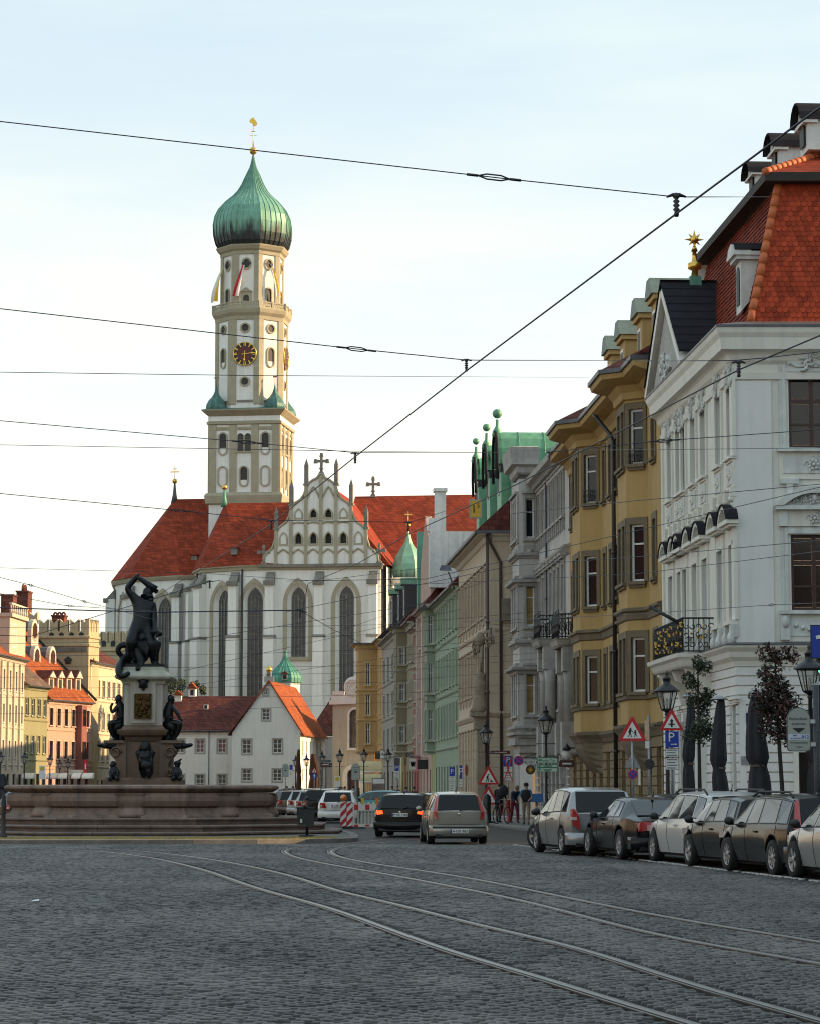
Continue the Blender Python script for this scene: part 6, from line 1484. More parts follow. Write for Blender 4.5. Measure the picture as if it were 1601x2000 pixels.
for k in range(9):
 bl=MB(CRT);x=xa_+k*(ORN_.L-xa_-.3)/8;bl.lathe([(.1,0),(.16,.3),(.08,.7),(.12,.9)],6,(x,-.2,zc+4.8));bl.build('baluster',ORN_.root)
bl=MB(CRT);bl.box(xa_-.2,ORN_.L,-.35,-.05,zc+5.7,zc+5.9);bl.build('balustrade_rail',ORN_.root)
BRK=M('chimney_brick',(.17,.065,.05),.9,var=.25,scale=1.5,tiles=(.5,.25))
def chimney(root,x,y,w,z0,z1,pots,mat=BRK):
 m_=MB(mat);m_.box(x-w/2,x+w/2,y-.7,y+.7,z0,z1);m_.box(x-w/2-.1,x+w/2+.1,y-.8,y+.8,z1,z1+.18);o=m_.build('chimney',root)
 for k in range(pots):
  p=MB(mat);cx=x-w/2+w*(k+.5)/pots;r=w/pots*.42;p.tube([(cx+r*cos(t),y,z1+.18+r*1.5*sin(t))for t in[pi*j/8 for j in range(9)]],.12,5);p.build('chimney_hood',o)
def rootz(F,px,py,y):
 return F.hit(px,py,-y)
for(px,p0,p1,y,pots,w)in((17.5,1165,1235,5,0,2.0),(47.5,1158,1235,6,2,2.4)):
 x,z1=ORN_.hit(px,p0,-y);chimney(ORN_.root,x,y,w,lz(0,40,1240),z1,pots)
OLV_=row_house('olive_house_of_the_square','plain olive green house with white windows beside the ornate cream one',LP[1],LP[2],OLG,OLG,[(lz(1,72,1399),lz(1,72,1366)),(lz(1,72,1472),lz(1,72,1438))],4,lz(1,72,1343),1.0,roofm=M('grey_brown_tiles',(.16,.11,.085),.85,var=.3,scale=.5,tiles=(.4,.3)),ground=(.3,3.2),rz=4.5)
PK=row_house('salmon_house','salmon pink house with dark windows and four gabled dormers',LP[2],LP[3],PKL,PKT,[(lz(2,138,1419),lz(2,138,1386)),(lz(2,138,1483),lz(2,138,1449))],6,lz(2,138,1372),.95,roofm=OTILE,ground=(.4,2.9),rz=8.6,ridge=8.2,frame=DKW,style='tee')
fr_=MB(OLD);fr_.tube([(PK.L+.1,-.6,lz(2,178,1372)+.2),(PK.L+.1,8.2,lz(2,178,1372)+8.75)],.16,5,SLATE);fr_.build('verge',PK.root)
bay_=MB(M('oxblood_bay',(.24,.09,.075),.8,var=.1));x=PK.x(153,1420);bay_.box(x-.75,x+.75,-.75,.02,3.6,lz(2,153,1378));bo_=bay_.build('bay',PK.root)
for(p0,p1)in((1419,1386),(1483,1449)):add_window(PK.root,x-.5,lz(2,153,p0),1.0,lz(2,153,p1)-lz(2,153,p0),-.80,DKW,'tee')
zev=lz(2,138,1372)
for px in(100,117.5,135,152.5):
 x,zt=PK.hit(px,1311,-1.0);w=.62;d=MB(PKL);zb=zev+1.0;h=zt-zb;d.box(-w,w,0,4,0,h*.72);d.prism([(-w-.3,h*.70),(w+.3,h*.70),(0,h)],-.28,4,'y',CRT);d.prism([(-w-.36,h*.72),(w+.36,h*.72),(0,h+.12)],-.2,4.1,'y',BTILE)
 for s in(-1,1):d.box(s*w-.12,s*w+.12,-.06,.1,0,h*.7,CRT)
 d.box(-.36,.36,-.04,.02,.25,h*.62,DARK);d.build('dormer',PK.root,loc=(x,1.0,zb))
for(px,py)in((60,1283),(91,1285),(56,1232)):
 y=5.0 if py>1250 else 7.0;x,z=PK.hit(px,py,-y);d=MB(CRT);n=12;d.prism([(1.0*cos(2*pi*i/n),1.35*sin(2*pi*i/n))for i in range(n)],0,.5,'y');d.prism([(.62*cos(2*pi*i/n),.9*sin(2*pi*i/n))for i in range(n)],-.05,0.02,'y',M('dark_oval_glass',(.05,.018,.015),.3,var=.1));d.box(-1.0,1.0,0,.5,-2.4,-.3)
 for i in range(n//2):a0,a1=pi*i/6,pi*(i+1)/6;d.quad((1.0*cos(a0),.5,1.3*sin(a0)),(1.0*cos(a1),.5,1.3*sin(a1)),(1.0*cos(a1),4.5,1.3*sin(a1)),(1.0*cos(a0),4.5,1.3*sin(a0)),LEAD)
 d.build('oval_dormer',PK.root,loc=(x,y-.8,z))
# crenellated gable house
CST=M('crenellated_stone_render',(.43,.36,.22),.85,var=.08,scale=.4,streak=.2)
KD=304
KH=Front('crenellated_house','tall yellow stone house with swallowtail battlements and a dark rosette',(xat(52,KD,1250),KD),(xat(173.5,KD-1,1250),KD-1),'house')
kz=lambda py,px=150:KH.z(px,py)
ret=Vector((sin(R(15.8)),cos(R(15.8))));RX=Matrix.Translation((KH.L,0,0))@Matrix.Rotation(pi/2-R(15.8)-KH.rz,4,'Z');rl_=3.2
b=MB(CST);zw=kz(1233);b.quad((0,0,0),(KH.L,0,0),(KH.L,0,zw),(0,0,zw));b.X=RX;b.quad((0,0,0),(rl_,0,0),(rl_,0,zw),(0,0,zw));b.quad((rl_,0,0),(rl_,8,0),(rl_,8,zw),(rl_,0,zw));b.X=None;b.box(.05,KH.L-.3,.6,3,0,zw-.05);b.build('wall',KH.root)
def merlon(w,h,t=.7):
 m_=MB(CST);m_.prism([(0,0),(w,0),(w,h),(w/2,h*.62),(0,h)],0,t,'y');return m_.mesh('merlon')
n=6;w=KH.L/n;mm=merlon(w*.80,kz(1209)-zw)
for k in range(n):link('merlon',mm,KH.root,(k*w+w*.18 if k<n-1 else KH.L-w*.8,0,zw+(.9 if k==0 else 0)))
mm2=merlon(.62,kz(1209)-zw,.5)
for k in range(4):o=link('merlon',mm2,KH.root);o.matrix_local=RX@Matrix.Translation((k*.8+.02,0,zw))
bd=MB(CST);pth=[(0,0),(KH.L,0),tuple((RX@Vector((rl_,0,0)))[:2])]
for py in(1246,1262):bd.sweep(pth,[(0,kz(py)-.1),(.15,kz(py)),(.15,kz(py)+.2),(0,kz(py)+.3)])
bd.build('string_course',KH.root)
for k in range(14):
 c=MB(CST);x=3+k*(KH.L-3.4)/13;c.prism(arch(x,.5,kz(1262)-.7,kz(1262)-.1,False,3),-.10,-.0,'y',DARK if False else OLD);c.build('corbel_arch',KH.root)
for px in(101,120,140,159):
 c=MB(DARK);x=KH.x(px,1238);c.prism(arch(x,.6,kz(1245),kz(1235),False,3),-.04,.0,'y');c.build('slit_window',KH.root)
ro=MB(M('dark_rosette_stone',(.05,.045,.04),.8,var=.2));x,z=KH.hit(133.5,1290)
for k in range(5):t=pi/2+2*pi*k/5;ro.ball((x+.26*cos(t)*1.0,-.08,z+.26*sin(t)),.22,8)
ro.ball((x,-.2,z),.14,8);ro.build('rosette',KH.root)
chimney(KH.root,KH.x(110,1200),1.4,1.5,zw-.5,kz(1203),3)
sl_=MB(DARK);sl_.X=RX;sl_.box(1.3,1.7,-.04,.02,kz(1298),kz(1285));sl_.build('slit_window',KH.root)
# cream house with five windows in its sunlit front, and the crenellated house behind
p0=Vector((xat(176,303.5,1400),303.5));p1=p0+Vector((sin(R(8)),cos(R(8))))*17
cz_=lambda py,px=205:(lambda F_:F_.hit(px,py)[1])(CH_T)
CH_T=Front.__new__(Front);CH_T.A=p0;CH_T.u=(p1-p0).normalized();CH_T.n=Vector((-CH_T.u.y,CH_T.u.x))
CH=row_house('cream_house','long cream house front between the battlements and the fountain',p0,p1,M('light_cream_render',(.53,.475,.335),.85,var=.06,scale=.5,streak=.12),CRT,[(cz_(1363),cz_(1331)),(cz_(1427),cz_(1394)),(cz_(1487),cz_(1449))],7,cz_(1300),1.15,ground=(.5,2.6),rz=3.2)
KH2=Front('rear_crenellated_house','second battlemented house half hidden behind the bronze statue',(xat(186,338,1250),338),(xat(262,336,1250),336),'house')
b=MB(CST);zw=KH2.z(220,1255);b.box(0,KH2.L,0,8,0,zw);b.build('wall',KH2.root);n=6;w=KH2.L/n;mm=merlon(w*.8,KH2.z(220,1233)-zw)
for k in range(n):link('merlon',mm,KH2.root,(k*w+w*.1,0,zw))
bd=MB(CST);bd.sweep([(0,0),(KH2.L,0)],[(0,KH2.z(220,1272)-.1),(.18,KH2.z(220,1272)),(.18,KH2.z(220,1272)+.2),(0,KH2.z(220,1272)+.3)]);bd.build('string_course',KH2.root)
for px in(203,221):
 c=MB(DARK);c.prism(arch(KH2.x(px,1255),.65,KH2.z(px,1263),KH2.z(px,1251),False,3),-.04,0,'y');c.build('slit_window',KH2.root)
# houses that close the square outside the frame on the left (seen only in windows and paint)
fl_=[(11.0,12.8),(7.8,9.7),(4.6,6.5)]
for k,(nm,m_,tr,y0,y1,lab)in enumerate((('sand_house',GR2,GREYT,12,40,'sand coloured house across the square'),('grey_square_house',GR2,GREYT,41,66,'grey house across the square'),('ivory_house',GR2,GREYT,67,100,'ivory house across the square'),('amber_house',GR2,GREYT,101,128,'amber house across the square'),('umber_house',GR2,BET,129,165,'beige house across the square, farthest of its row'))):
 row_house(nm,lab,(-58,y0),(-58,y1),m_,tr,fl_,8,14,1.1,roofm=BTILE,ground=(.5,3.2),rz=6)
row_house('shade_house','tall plain house on the right of the square whose shade covers the road',(31,75.0),(31,-30),CRM,CRT,fl_,30,20,1.1,roofm=OTILE,ground=(.5,3.2),rz=5)
row_house('street_end_house','wide plain house behind the viewer closing the square',(34,-52),(-30,-52),CRM,CRT,fl_,16,16,1.1,roofm=MATS['dark_slate_tiles'],ground=(.5,3.2),rz=6)
# ================================================================== FOUNTAIN AND ITS BRONZES
RSTONE=M('reddish_fountain_stone',(.235,.165,.13),.72,var=.32,scale=1.1,bump=.2,bscale=18,streak=.45,grime=(.075,.055,.045))
RST2=M('fountain_step_stone',(.15,.105,.085),.75,var=.35,scale=1.4,bump=.25,bscale=18,streak=.3,grime=(.06,.05,.042))
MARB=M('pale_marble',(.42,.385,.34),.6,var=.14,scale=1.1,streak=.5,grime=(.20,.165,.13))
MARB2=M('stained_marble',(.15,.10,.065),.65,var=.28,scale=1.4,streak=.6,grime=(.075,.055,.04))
MCAP=M('mossy_cap_stone',(.40,.40,.325),.7,var=.2,scale=1.5,streak=.4,grime=(.20,.215,.13))
BRZ=M('dark_bronze',(.012,.015,.018),.40,.5,var=.5,scale=2.5,bump=.35,bscale=9)
BRG=M('gilded_bronze_relief',(.075,.042,.010),.45,.7,var=.5,scale=5,bump=.9,bscale=14)
FC=Vector((xat(282,87,1560),87.0))
FT=thing('fountain','octagonal stepped stone fountain with a tall pedestal','fountain',(FC.x,FC.y,0))
FR=FT
fz=lambda py,d=0:zat(py,87+d)
def oct_path(ap,el=1.0):
 pts=octa(ap);return[(x*el,y)for x,y in pts]
def octpieces(name,ap,prof,mat,split=1,gap=.006):
 """each octagon side cut into stones"""
 hs_=ap*t8
 for k in range(8):
  for s in range(split):
   a,c=-hs_+2*hs_*s/split,-hs_+2*hs_*(s+1)/split;m_=MB(mat);pts=[];n=len(prof)
   for(e,first)in((a,True),(c,False)):
    for(o,z)in prof:
     x=e+(gap if first else-gap)
     if(first and s==0)or(not first and s==split-1):x=(e/hs_)*(ap+o)*t8+(gap if first else-gap)
     pts.append((x,-(ap+o),z))
   m_.add(pts,[(i,i+1,n+i+1,n+i)for i in range(n-1)]+[tuple(range(n))[::-1],tuple(range(n,2*n))]);m_.build(name,FR,rot=(0,0,pi/4*k))
core=MB(MARB2);core.lathe([(6.4,.1),(6.4,.25),(5.9,.25),(5.9,.42),(5.3,.42),(5.3,.60),(4.0,.60),(3.75,.7),(3.75,1.5)],8,(0,0,0),RST2,False,pi/8);core.build('core',FR)
z1,z2,z3=.24,.44,.66
for(ap,za,zb)in((6.62,.12,z1),(6.05,z1+.003,z2),(5.35,z2+.003,z3)):
 octpieces('step_stone',ap,[(-.75,zb),(-.03,zb),(.03,zb-.03),(.03,zb-.075),(-.03,zb-.09),(-.03,za)],RST2,3)
zr=fz(1533,-4.6);zl=fz(1549,-4.6);zbm=fz(1578,-4.6)
octpieces('basin_base_stone',4.10,[(-.4,z3+.34),(-.02,z3+.34),(.10,z3+.30),(.12,z3+.22),(.20,z3+.12),(.34,z3+.06),(.36,z3)],RSTONE,2)
octpieces('basin_panel',4.05,[(-.3,zl-.01),(.26,zl-.01),(.33,zl-.12),(.33,zl-.26),(.25,zl-.42),(.10,zbm-.02),(.02,zbm-.07),(.04,z3+.345),(-.3,z3+.345)],RSTONE,2)
octpieces('rim_stone',4.05,[(-.35,zr-.02),(-.30,zr),(.30,zr),(.40,zr-.05),(.41,zr-.12),(.34,zr-.17),(.18,zl),(-.35,zl)],RSTONE,2)
for k in range(8):
 m_=MB(RSTONE);pr=[(.62,zl-.03),(.62,zl-.18),(.56,zl-.34),(.42,zbm+.02),(.38,zbm-.05),(.38,z3+.36),(.5,z3+.25),(.56,z3+.12),(.56,z3+.01)];rad=[.40,.46,.44,.34,.28,.30,.40,.50,.52]
 pts=[];
 for(w,z),r_ in zip(pr,rad):
  for j in range(7):t=pi*j/6;pts.append((w*cos(t),-4.05-.12-r_*.75*sin(t),z))
 fs=[(i*7+j,i*7+j+1,i*7+j+8,i*7+j+7)for i in range(len(pr)-1)for j in range(6)]+[tuple(range(7)),tuple(range((len(pr)-1)*7,len(pr)*7))]
 m_.add(pts,fs,None,True);m_.build('basin_pilaster',FR,rot=(0,0,pi/4*k))
wt=MB(M('fountain_water',(.02,.03,.03),.05,var=0,spec=.6));wt.prism(octa(3.8),zr-.5,zr-.35);wt.build('water',FR)
# pedestal, tier by tier (widths from the picture, depth taken equal)
PXM=5000/87.0
def tier(name,w,z0,z1,mat,prof=None,d=None):
 d=d or w;m_=MB(mat)
 if prof:m_.sweep([(-w/2,-d/2),(w/2,-d/2),(w/2,d/2),(-w/2,d/2)],prof,mat,True);m_.box(-w/2+.01,w/2-.01,-d/2+.01,d/2-.01,prof[0][1],prof[-1][1]-.002)
 else:m_.box(-w/2,w/2,-d/2,d/2,z0,z1)
 return m_.build(name,FR)
P=lambda py:fz(py,-.8)
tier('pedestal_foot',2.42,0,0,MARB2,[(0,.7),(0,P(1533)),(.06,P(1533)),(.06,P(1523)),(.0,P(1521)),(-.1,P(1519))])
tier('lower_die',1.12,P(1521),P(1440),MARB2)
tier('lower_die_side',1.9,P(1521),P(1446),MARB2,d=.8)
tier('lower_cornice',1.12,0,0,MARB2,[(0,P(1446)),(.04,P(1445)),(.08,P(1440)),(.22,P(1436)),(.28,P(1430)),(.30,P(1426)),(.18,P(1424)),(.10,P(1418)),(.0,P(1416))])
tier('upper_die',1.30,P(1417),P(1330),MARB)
m_=MB(MARB);
for k in range(4):
 m_.X=Matrix.Rotation(pi/2*k,4,'Z');m_.box(-.42,.42,-.73,-.6,P(1413),P(1332))
m_.X=None;m_.build('die_panel',FR)
tier('upper_cornice',1.30,0,0,MCAP,[(0,P(1338)),(.05,P(1336)),(.10,P(1330)),(.26,P(1326)),(.30,P(1322)),(.28,P(1319)),(.16,P(1314)),(.06,P(1309)),(.05,P(1303)),(-.1,P(1302))])
pq=MB(BRG);pq.box(-.29,.29,-.775,-.735,P(1404),P(1355));q=pq.build('relief_plaque',FR)
rr=random.Random(4);rel=MB(BRG)
for i in range(34):
 x,z=rr.uniform(-.23,.23),rr.uniform(P(1401),P(1359));rel.ball((x,-.775,z),rr.uniform(.03,.07),6,sz=rr.uniform(.6,1.8))
for(a,c)in((-.29,-.26),(.26,.29)):rel.box(a,c,-.80,-.77,P(1404),P(1355))
rel.box(-.26,.26,-.80,-.77,P(1404),P(1402.5));rel.box(-.26,.26,-.80,-.77,P(1356.5),P(1355));rel.build('relief_figures',FR)
mk=MB(BRZ);mk.ball((0,-.78,P(1334)),.15,10,sz=1.2)
for(x,z,r_)in((-.13,.08,.07),(.13,.08,.07),(-.1,-.12,.06),(.1,-.12,.06),(0,-.2,.06),(0,.15,.08)):mk.ball((x,-.76,P(1334)+z),r_,6)
mk.build('lion_mask',FR)
tb=MB(M('black_tablet',(.018,.014,.012),.5,var=.2));tb.box(-.46,.46,-.60,-.555,P(1448),P(1441));tb.build('inscription_tablet',FR)
for k in range(4):
 for s in(-1,1):
  pass
for s in(-1,1):
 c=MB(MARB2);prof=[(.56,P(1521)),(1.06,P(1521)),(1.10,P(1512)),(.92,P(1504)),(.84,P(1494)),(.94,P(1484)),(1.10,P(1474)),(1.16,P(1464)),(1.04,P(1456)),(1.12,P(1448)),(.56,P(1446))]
 c.prism([(s*x,z)for x,z in prof],-.62,-.12,'y')
 for(x,z,r_)in((.92,P(1470),.2),(.92,P(1511),.13)):c.tube([(s*x+r_*cos(t)*(1-t/14),-.66,z+r_*sin(t)*(1-t/14))for t in[pi/5*j for j in range(14)]],.035,5)
 c.build('scroll_console',FR)
 sh_=MB(MARB2);sh_.box(s*.62,s*1.32,-.7,.3,P(1452),P(1446))if s>0 else sh_.box(-1.32,-.62,-.7,.3,P(1452),P(1446));sh_.build('bracket_slab',FR)
# ------------------------------------------------------------------ figures: one skinned body each
def skinfig(name,V,E,mat,sub=2,loc=None,rz=0.0,parent=None,root=0,scale=1.0,colour=None):
 """V: {joint: (x,y,z,r)}; E: pairs"""
 keys=list(V);me=bpy.data.meshes.new(name);me.from_pydata([tuple(c*scale for c in V[k][:3])for k in keys],[(keys.index(a),keys.index(b))for a,b in E],[]);o=bpy.data.objects.new(name,me);COL.objects.link(o)
 o.modifiers.new('skin','SKIN').use_smooth_shade=True
 for i,k in enumerate(keys):
  r_=V[k][3]*scale;sv=me.skin_vertices[0].data[i];sv.radius=(r_,r_*(V[k][4]if len(V[k])>4 else 1));sv.use_root=(i==root)
 s_=o.modifiers.new('sub','SUBSURF');s_.levels=s_.render_levels=sub
 dg=bpy.context.evaluated_depsgraph_get();m2=bpy.data.meshes.new_from_object(o.evaluated_get(dg));bpy.data.objects.remove(o);bpy.data.meshes.remove(me)
 mats=mat if isinstance(mat,list)else[mat];m2.materials.clear()
 for m_ in mats:m2.materials.append(m_)
 if colour:
  segs=[(Vector(V[a][:3])*scale,Vector(V[b][:3])*scale,i)for i,(a,b)in enumerate(E)]
  for p in m2.polygons:p.material_index=colour(p.center,segs)
 m2.polygons.foreach_set('use_smooth',[True]*len(m2.polygons))
 q=bpy.data.objects.new(name,m2);COL.objects.link(q)
 if parent:q.parent=parent
 if loc is not None:q.location=loc
 q.rotation_euler=(0,0,rz);return q
def head_bits(parent,c,r,mat,fwd=(0,-1,0),hair=None):
 f=Vector(fwd).normalized();s=f.cross(Vector((0,0,1))).normalized();c=Vector(c);m_=MB(mat)
 m_.ball(c,r*.82,10,sz=1.22);m_.frus(0,0,0,0,0,0,0)if False else None
 m_.tube([c+f*r*.78+Vector((0,0,r*.15)),c+f*r*1.02-Vector((0,0,r*.12))],[r*.1,r*.16],5)
 for q in(-1,1):m_.ball(c+s*q*r*.82,r*.2,6,sz=1.5)
 m_.ball(c+f*r*.5-Vector((0,0,r*.75)),r*.32,7)
 o=m_.build('head',parent)
 if hair:
  h=MB(hair);h.ball(c-f*r*.14+Vector((0,0,r*.22)),r*.9,10,sz=1.12);h.build('hair',parent)
 return o
ST=thing('bronze_statue','dark bronze man swinging a club over a many-headed beast on the pedestal','statue',(FC.x,FC.y,0))
# picture points (x px, y px, depth offset) -> the statue's own frame
def S(px,py,dy=0.0):
 p=at(px,py,87+dy);return(p.x-FC.x,dy,p.z)
def J(px,py,r,dy=0.0,f=1.0):return(*S(px,py,dy),r,f)
V={'pel':J(276,1228,0.308),'bel':J(278,1206,0.329),'chest':J(281,1186,0.420,0,.8),'neck':J(287,1171,0.154,-.05),'head':J(289,1161,0.175,-.1),'crown':J(291,1154,0.144,-.12),'rsh':J(266,1172,0.175),'relb':J(247.5,1149,0.128,-.1),'rwri':J(266,1128,0.093,-.15),'rhand':J(268.5,1123.5,0.093,-.15),'lsh':J(299,1184,0.164),'lelb':J(302,1214,0.118,-.1),'lwri':J(303.5,1232,0.093,-.35),'lhand':J(305,1238,0.093,-.45),'rhip':J(266,1232,0.287),'rkn':J(255,1254,0.205,-.55),'rsk':J(256,1272,0.133,-.3),'rank':J(262,1292,0.082,-.25),'rtoe':J(257,1297,0.082,-.5),'lhip':J(286,1234,0.287),'lkn':J(298,1262,0.205,-.25),'lsk':J(299,1276,0.133,-.1),'lank':J(299,1295,0.082,0),'ltoe':J(303,1299,0.082,-.25)}
E=[('pel','bel'),('bel','chest'),('chest','neck'),('neck','head'),('head','crown'),('chest','rsh'),('rsh','relb'),('relb','rwri'),('rwri','rhand'),('chest','lsh'),('lsh','lelb'),('lelb','lwri'),('lwri','lhand'),('pel','rhip'),('rhip','rkn'),('rkn','rsk'),('rsk','rank'),('rank','rtoe'),('pel','lhip'),('lhip','lkn'),('lkn','lsk'),('lsk','lank'),('lank','ltoe')]
body=skinfig('body',V,E,BRZ,parent=ST)
head_bits(ST,S(289.5,1160,-.12),.19,BRZ,(.75,-.5,-.4),BRZ)
cl=MB(BRZ);cl.tube([S(265,1125,-.2),S(278,1133,-.15),S(293,1144,-.1),S(304,1152,-.05)],[.06,.085,.12,.15],8)
for(px,py)in((309,1157),(307,1159),(304,1160),(310,1154)):cl.tube([S(302,1151,-.05),S(px,py,-.05)],[.06,.02],5)
cl.build('club',ST)
fgr=MB(BRZ)
for(h,e)in(('rhand',(272,1121)),('lhand',(309,1242))):
 for k in range(4):a=Vector(V[h][:3]);b_=Vector(S(e[0]-k*.8,e[1]+k*1.2,V[h][1]));fgr.tube([a,a.lerp(b_,.6)+Vector((0,-.05,0)),b_],[.04,.035,.025],5)
fgr.build('fingers',ST)
# the beast: body, necks and coiling tails, one continuous mesh
BV={'b0':J(270,1275,.46,.1),'b1':J(282,1262,.48,.1),'b2':J(280,1246,.42,.1),'n1':J(292,1238,.16,-.1),'n2':J(303,1233,.13,-.3),'n3':J(312,1238,.12,-.35),'n4':J(316,1240,.06,-.4),'m1':J(264,1246,.2,-.1),'m2':J(255,1247,.15,-.3),'m3':J(252,1252,.08,-.4),'c1':J(247,1259,.13,0),'c2':J(237,1260,.12,0),'c3':J(230,1266,.12,0),'c4':J(231,1276,.11,0),'c5':J(239,1281,.10,.05),'c6':J(236,1287,.08,.1),'t1':J(252,1285,.24,0),'t2':J(241,1290,.17,-.2),'t3':J(233,1302,.15,-.8),'t4':J(232,1315,.13,-1.08),'t5':J(237,1323,.12,-1.12),'t6':J(246,1319,.10,-1.1),'t7':J(254,1313,.07,-1.08),'w1':J(297,1266,.32,.1),'w2':J(307,1259,.2,.1),'w3':J(314,1252,.07,.1),'f1':J(276,1290,.13,-.35),'f2':J(272,1303,.12,-.55),'f3':J(268,1308,.08,-.8),'l1':J(303,1280,.14,.2),'l2':J(306,1296,.09,.2),'l3':J(312,1299,.05,.0)}
BE=[('b0','b1'),('b1','b2'),('b2','n1'),('n1','n2'),('n2','n3'),('n3','n4'),('b2','m1'),('m1','m2'),('m2','m3'),('b0','c1'),('c1','c2'),('c2','c3'),('c3','c4'),('c4','c5'),('c5','c6'),('b0','t1'),('t1','t2'),('t2','t3'),('t3','t4'),('t4','t5'),('t5','t6'),('t6','t7'),('b1','w1'),('w1','w2'),('w2','w3'),('b0','f1'),('f1','f2'),('f2','f3'),('w1','l1'),('l1','l2'),('l2','l3')]
skinfig('beast',BV,BE,BRZ,parent=ST)
pb=MB(BRZ);p=S(283,1303);pb.box(-.68,.68,-.55,.5,p[2]-.02,p[2]+.09);pb.build('base_plate',ST)
# seated women on the cornice
def seated(name,label,mirror,group):
 root=thing(name,label,'statue',(FC.x,FC.y,0),0,group);m=lambda px:283*2-px if mirror else px
 W=lambda px,py,r_,dy=0,f=1:J(m(px),py,r_,dy,f)
 V={'pel':W(236,1410,.20,-.35),'bel':W(238,1397,.17,-.35),'chest':W(237,1386,.20,-.38,.8),'neck':W(233,1373,.08,-.42),'head':W(231,1366,.11,-.45),'crown':W(231,1362,.08,-.45),'ash':W(244,1380,.09,-.3),'ael':W(246,1396,.07,-.4),'awr':W(234,1402,.055,-.6),'aha':W(228,1403,.05,-.65),'bsh':W(229,1381,.09,-.5),'bel2':W(219,1393,.065,-.6),'bwr':W(216,1381,.05,-.6)if not mirror else W(214,1404,.05,-.6),'bha':W(221,1373,.045,-.55)if not mirror else W(209,1408,.05,-.6),'h1':W(232,1413,.16,-.45),'k1':W(214,1413,.13,-.6),'s1':W(218,1430,.09,-.55),'a1':W(225,1444,.055,-.5),'t1':W(219,1449,.05,-.6),'h2':W(234,1415,.16,-.3),'k2':W(218,1420,.13,-.35),'s2':W(224,1436,.09,-.35),'a2':W(231,1449,.055,-.35),'t2':W(225,1453,.05,-.45)}
 E=[('pel','bel'),('bel','chest'),('chest','neck'),('neck','head'),('head','crown'),('chest','ash'),('ash','ael'),('ael','awr'),('awr','aha'),('chest','bsh'),('bsh','bel2'),('bel2','bwr'),('bwr','bha'),('pel','h1'),('h1','k1'),('k1','s1'),('s1','a1'),('a1','t1'),('pel','h2'),('h2','k2'),('k2','s2'),('s2','a2'),('a2','t2')]
 skinfig('body',V,E,BRZ,parent=root);head_bits(root,V['head'][:3],.13,BRZ,(-1 if not mirror else 1,-.4,-.3),BRZ)
 d=MB(BRZ);d.tube([S(m(240),1412,-.3),S(m(228),1420,-.45),S(m(222),1430,-.5)],[.2,.19,.1],8);d.ball(S(m(238),1442,-.2),.22,8,sz=1.4);d.build('drapery',root)
 sp=MB(BRZ);sp.tube([S(m(236),1456,-.3),S(m(222),1458,-.55),S(m(205),1458,-.75),S(m(194),1455.5,-.85),S(m(191),1455,-.9)],[.13,.10,.085,.07,.05],7);sp.ball(S(m(222),1456,-.55),.12,7);sp.ball(S(m(206),1456,-.75),.10,7);sp.build('water_spout',root)
seated('seated_figure','seated bronze woman on the left of the pedestal, one arm raised to her head',False,'bronze figures seated round the pedestal')
seated('seated_figure','seated bronze woman on the right of the pedestal, bent over her knees',True,'bronze figures seated round the pedestal')
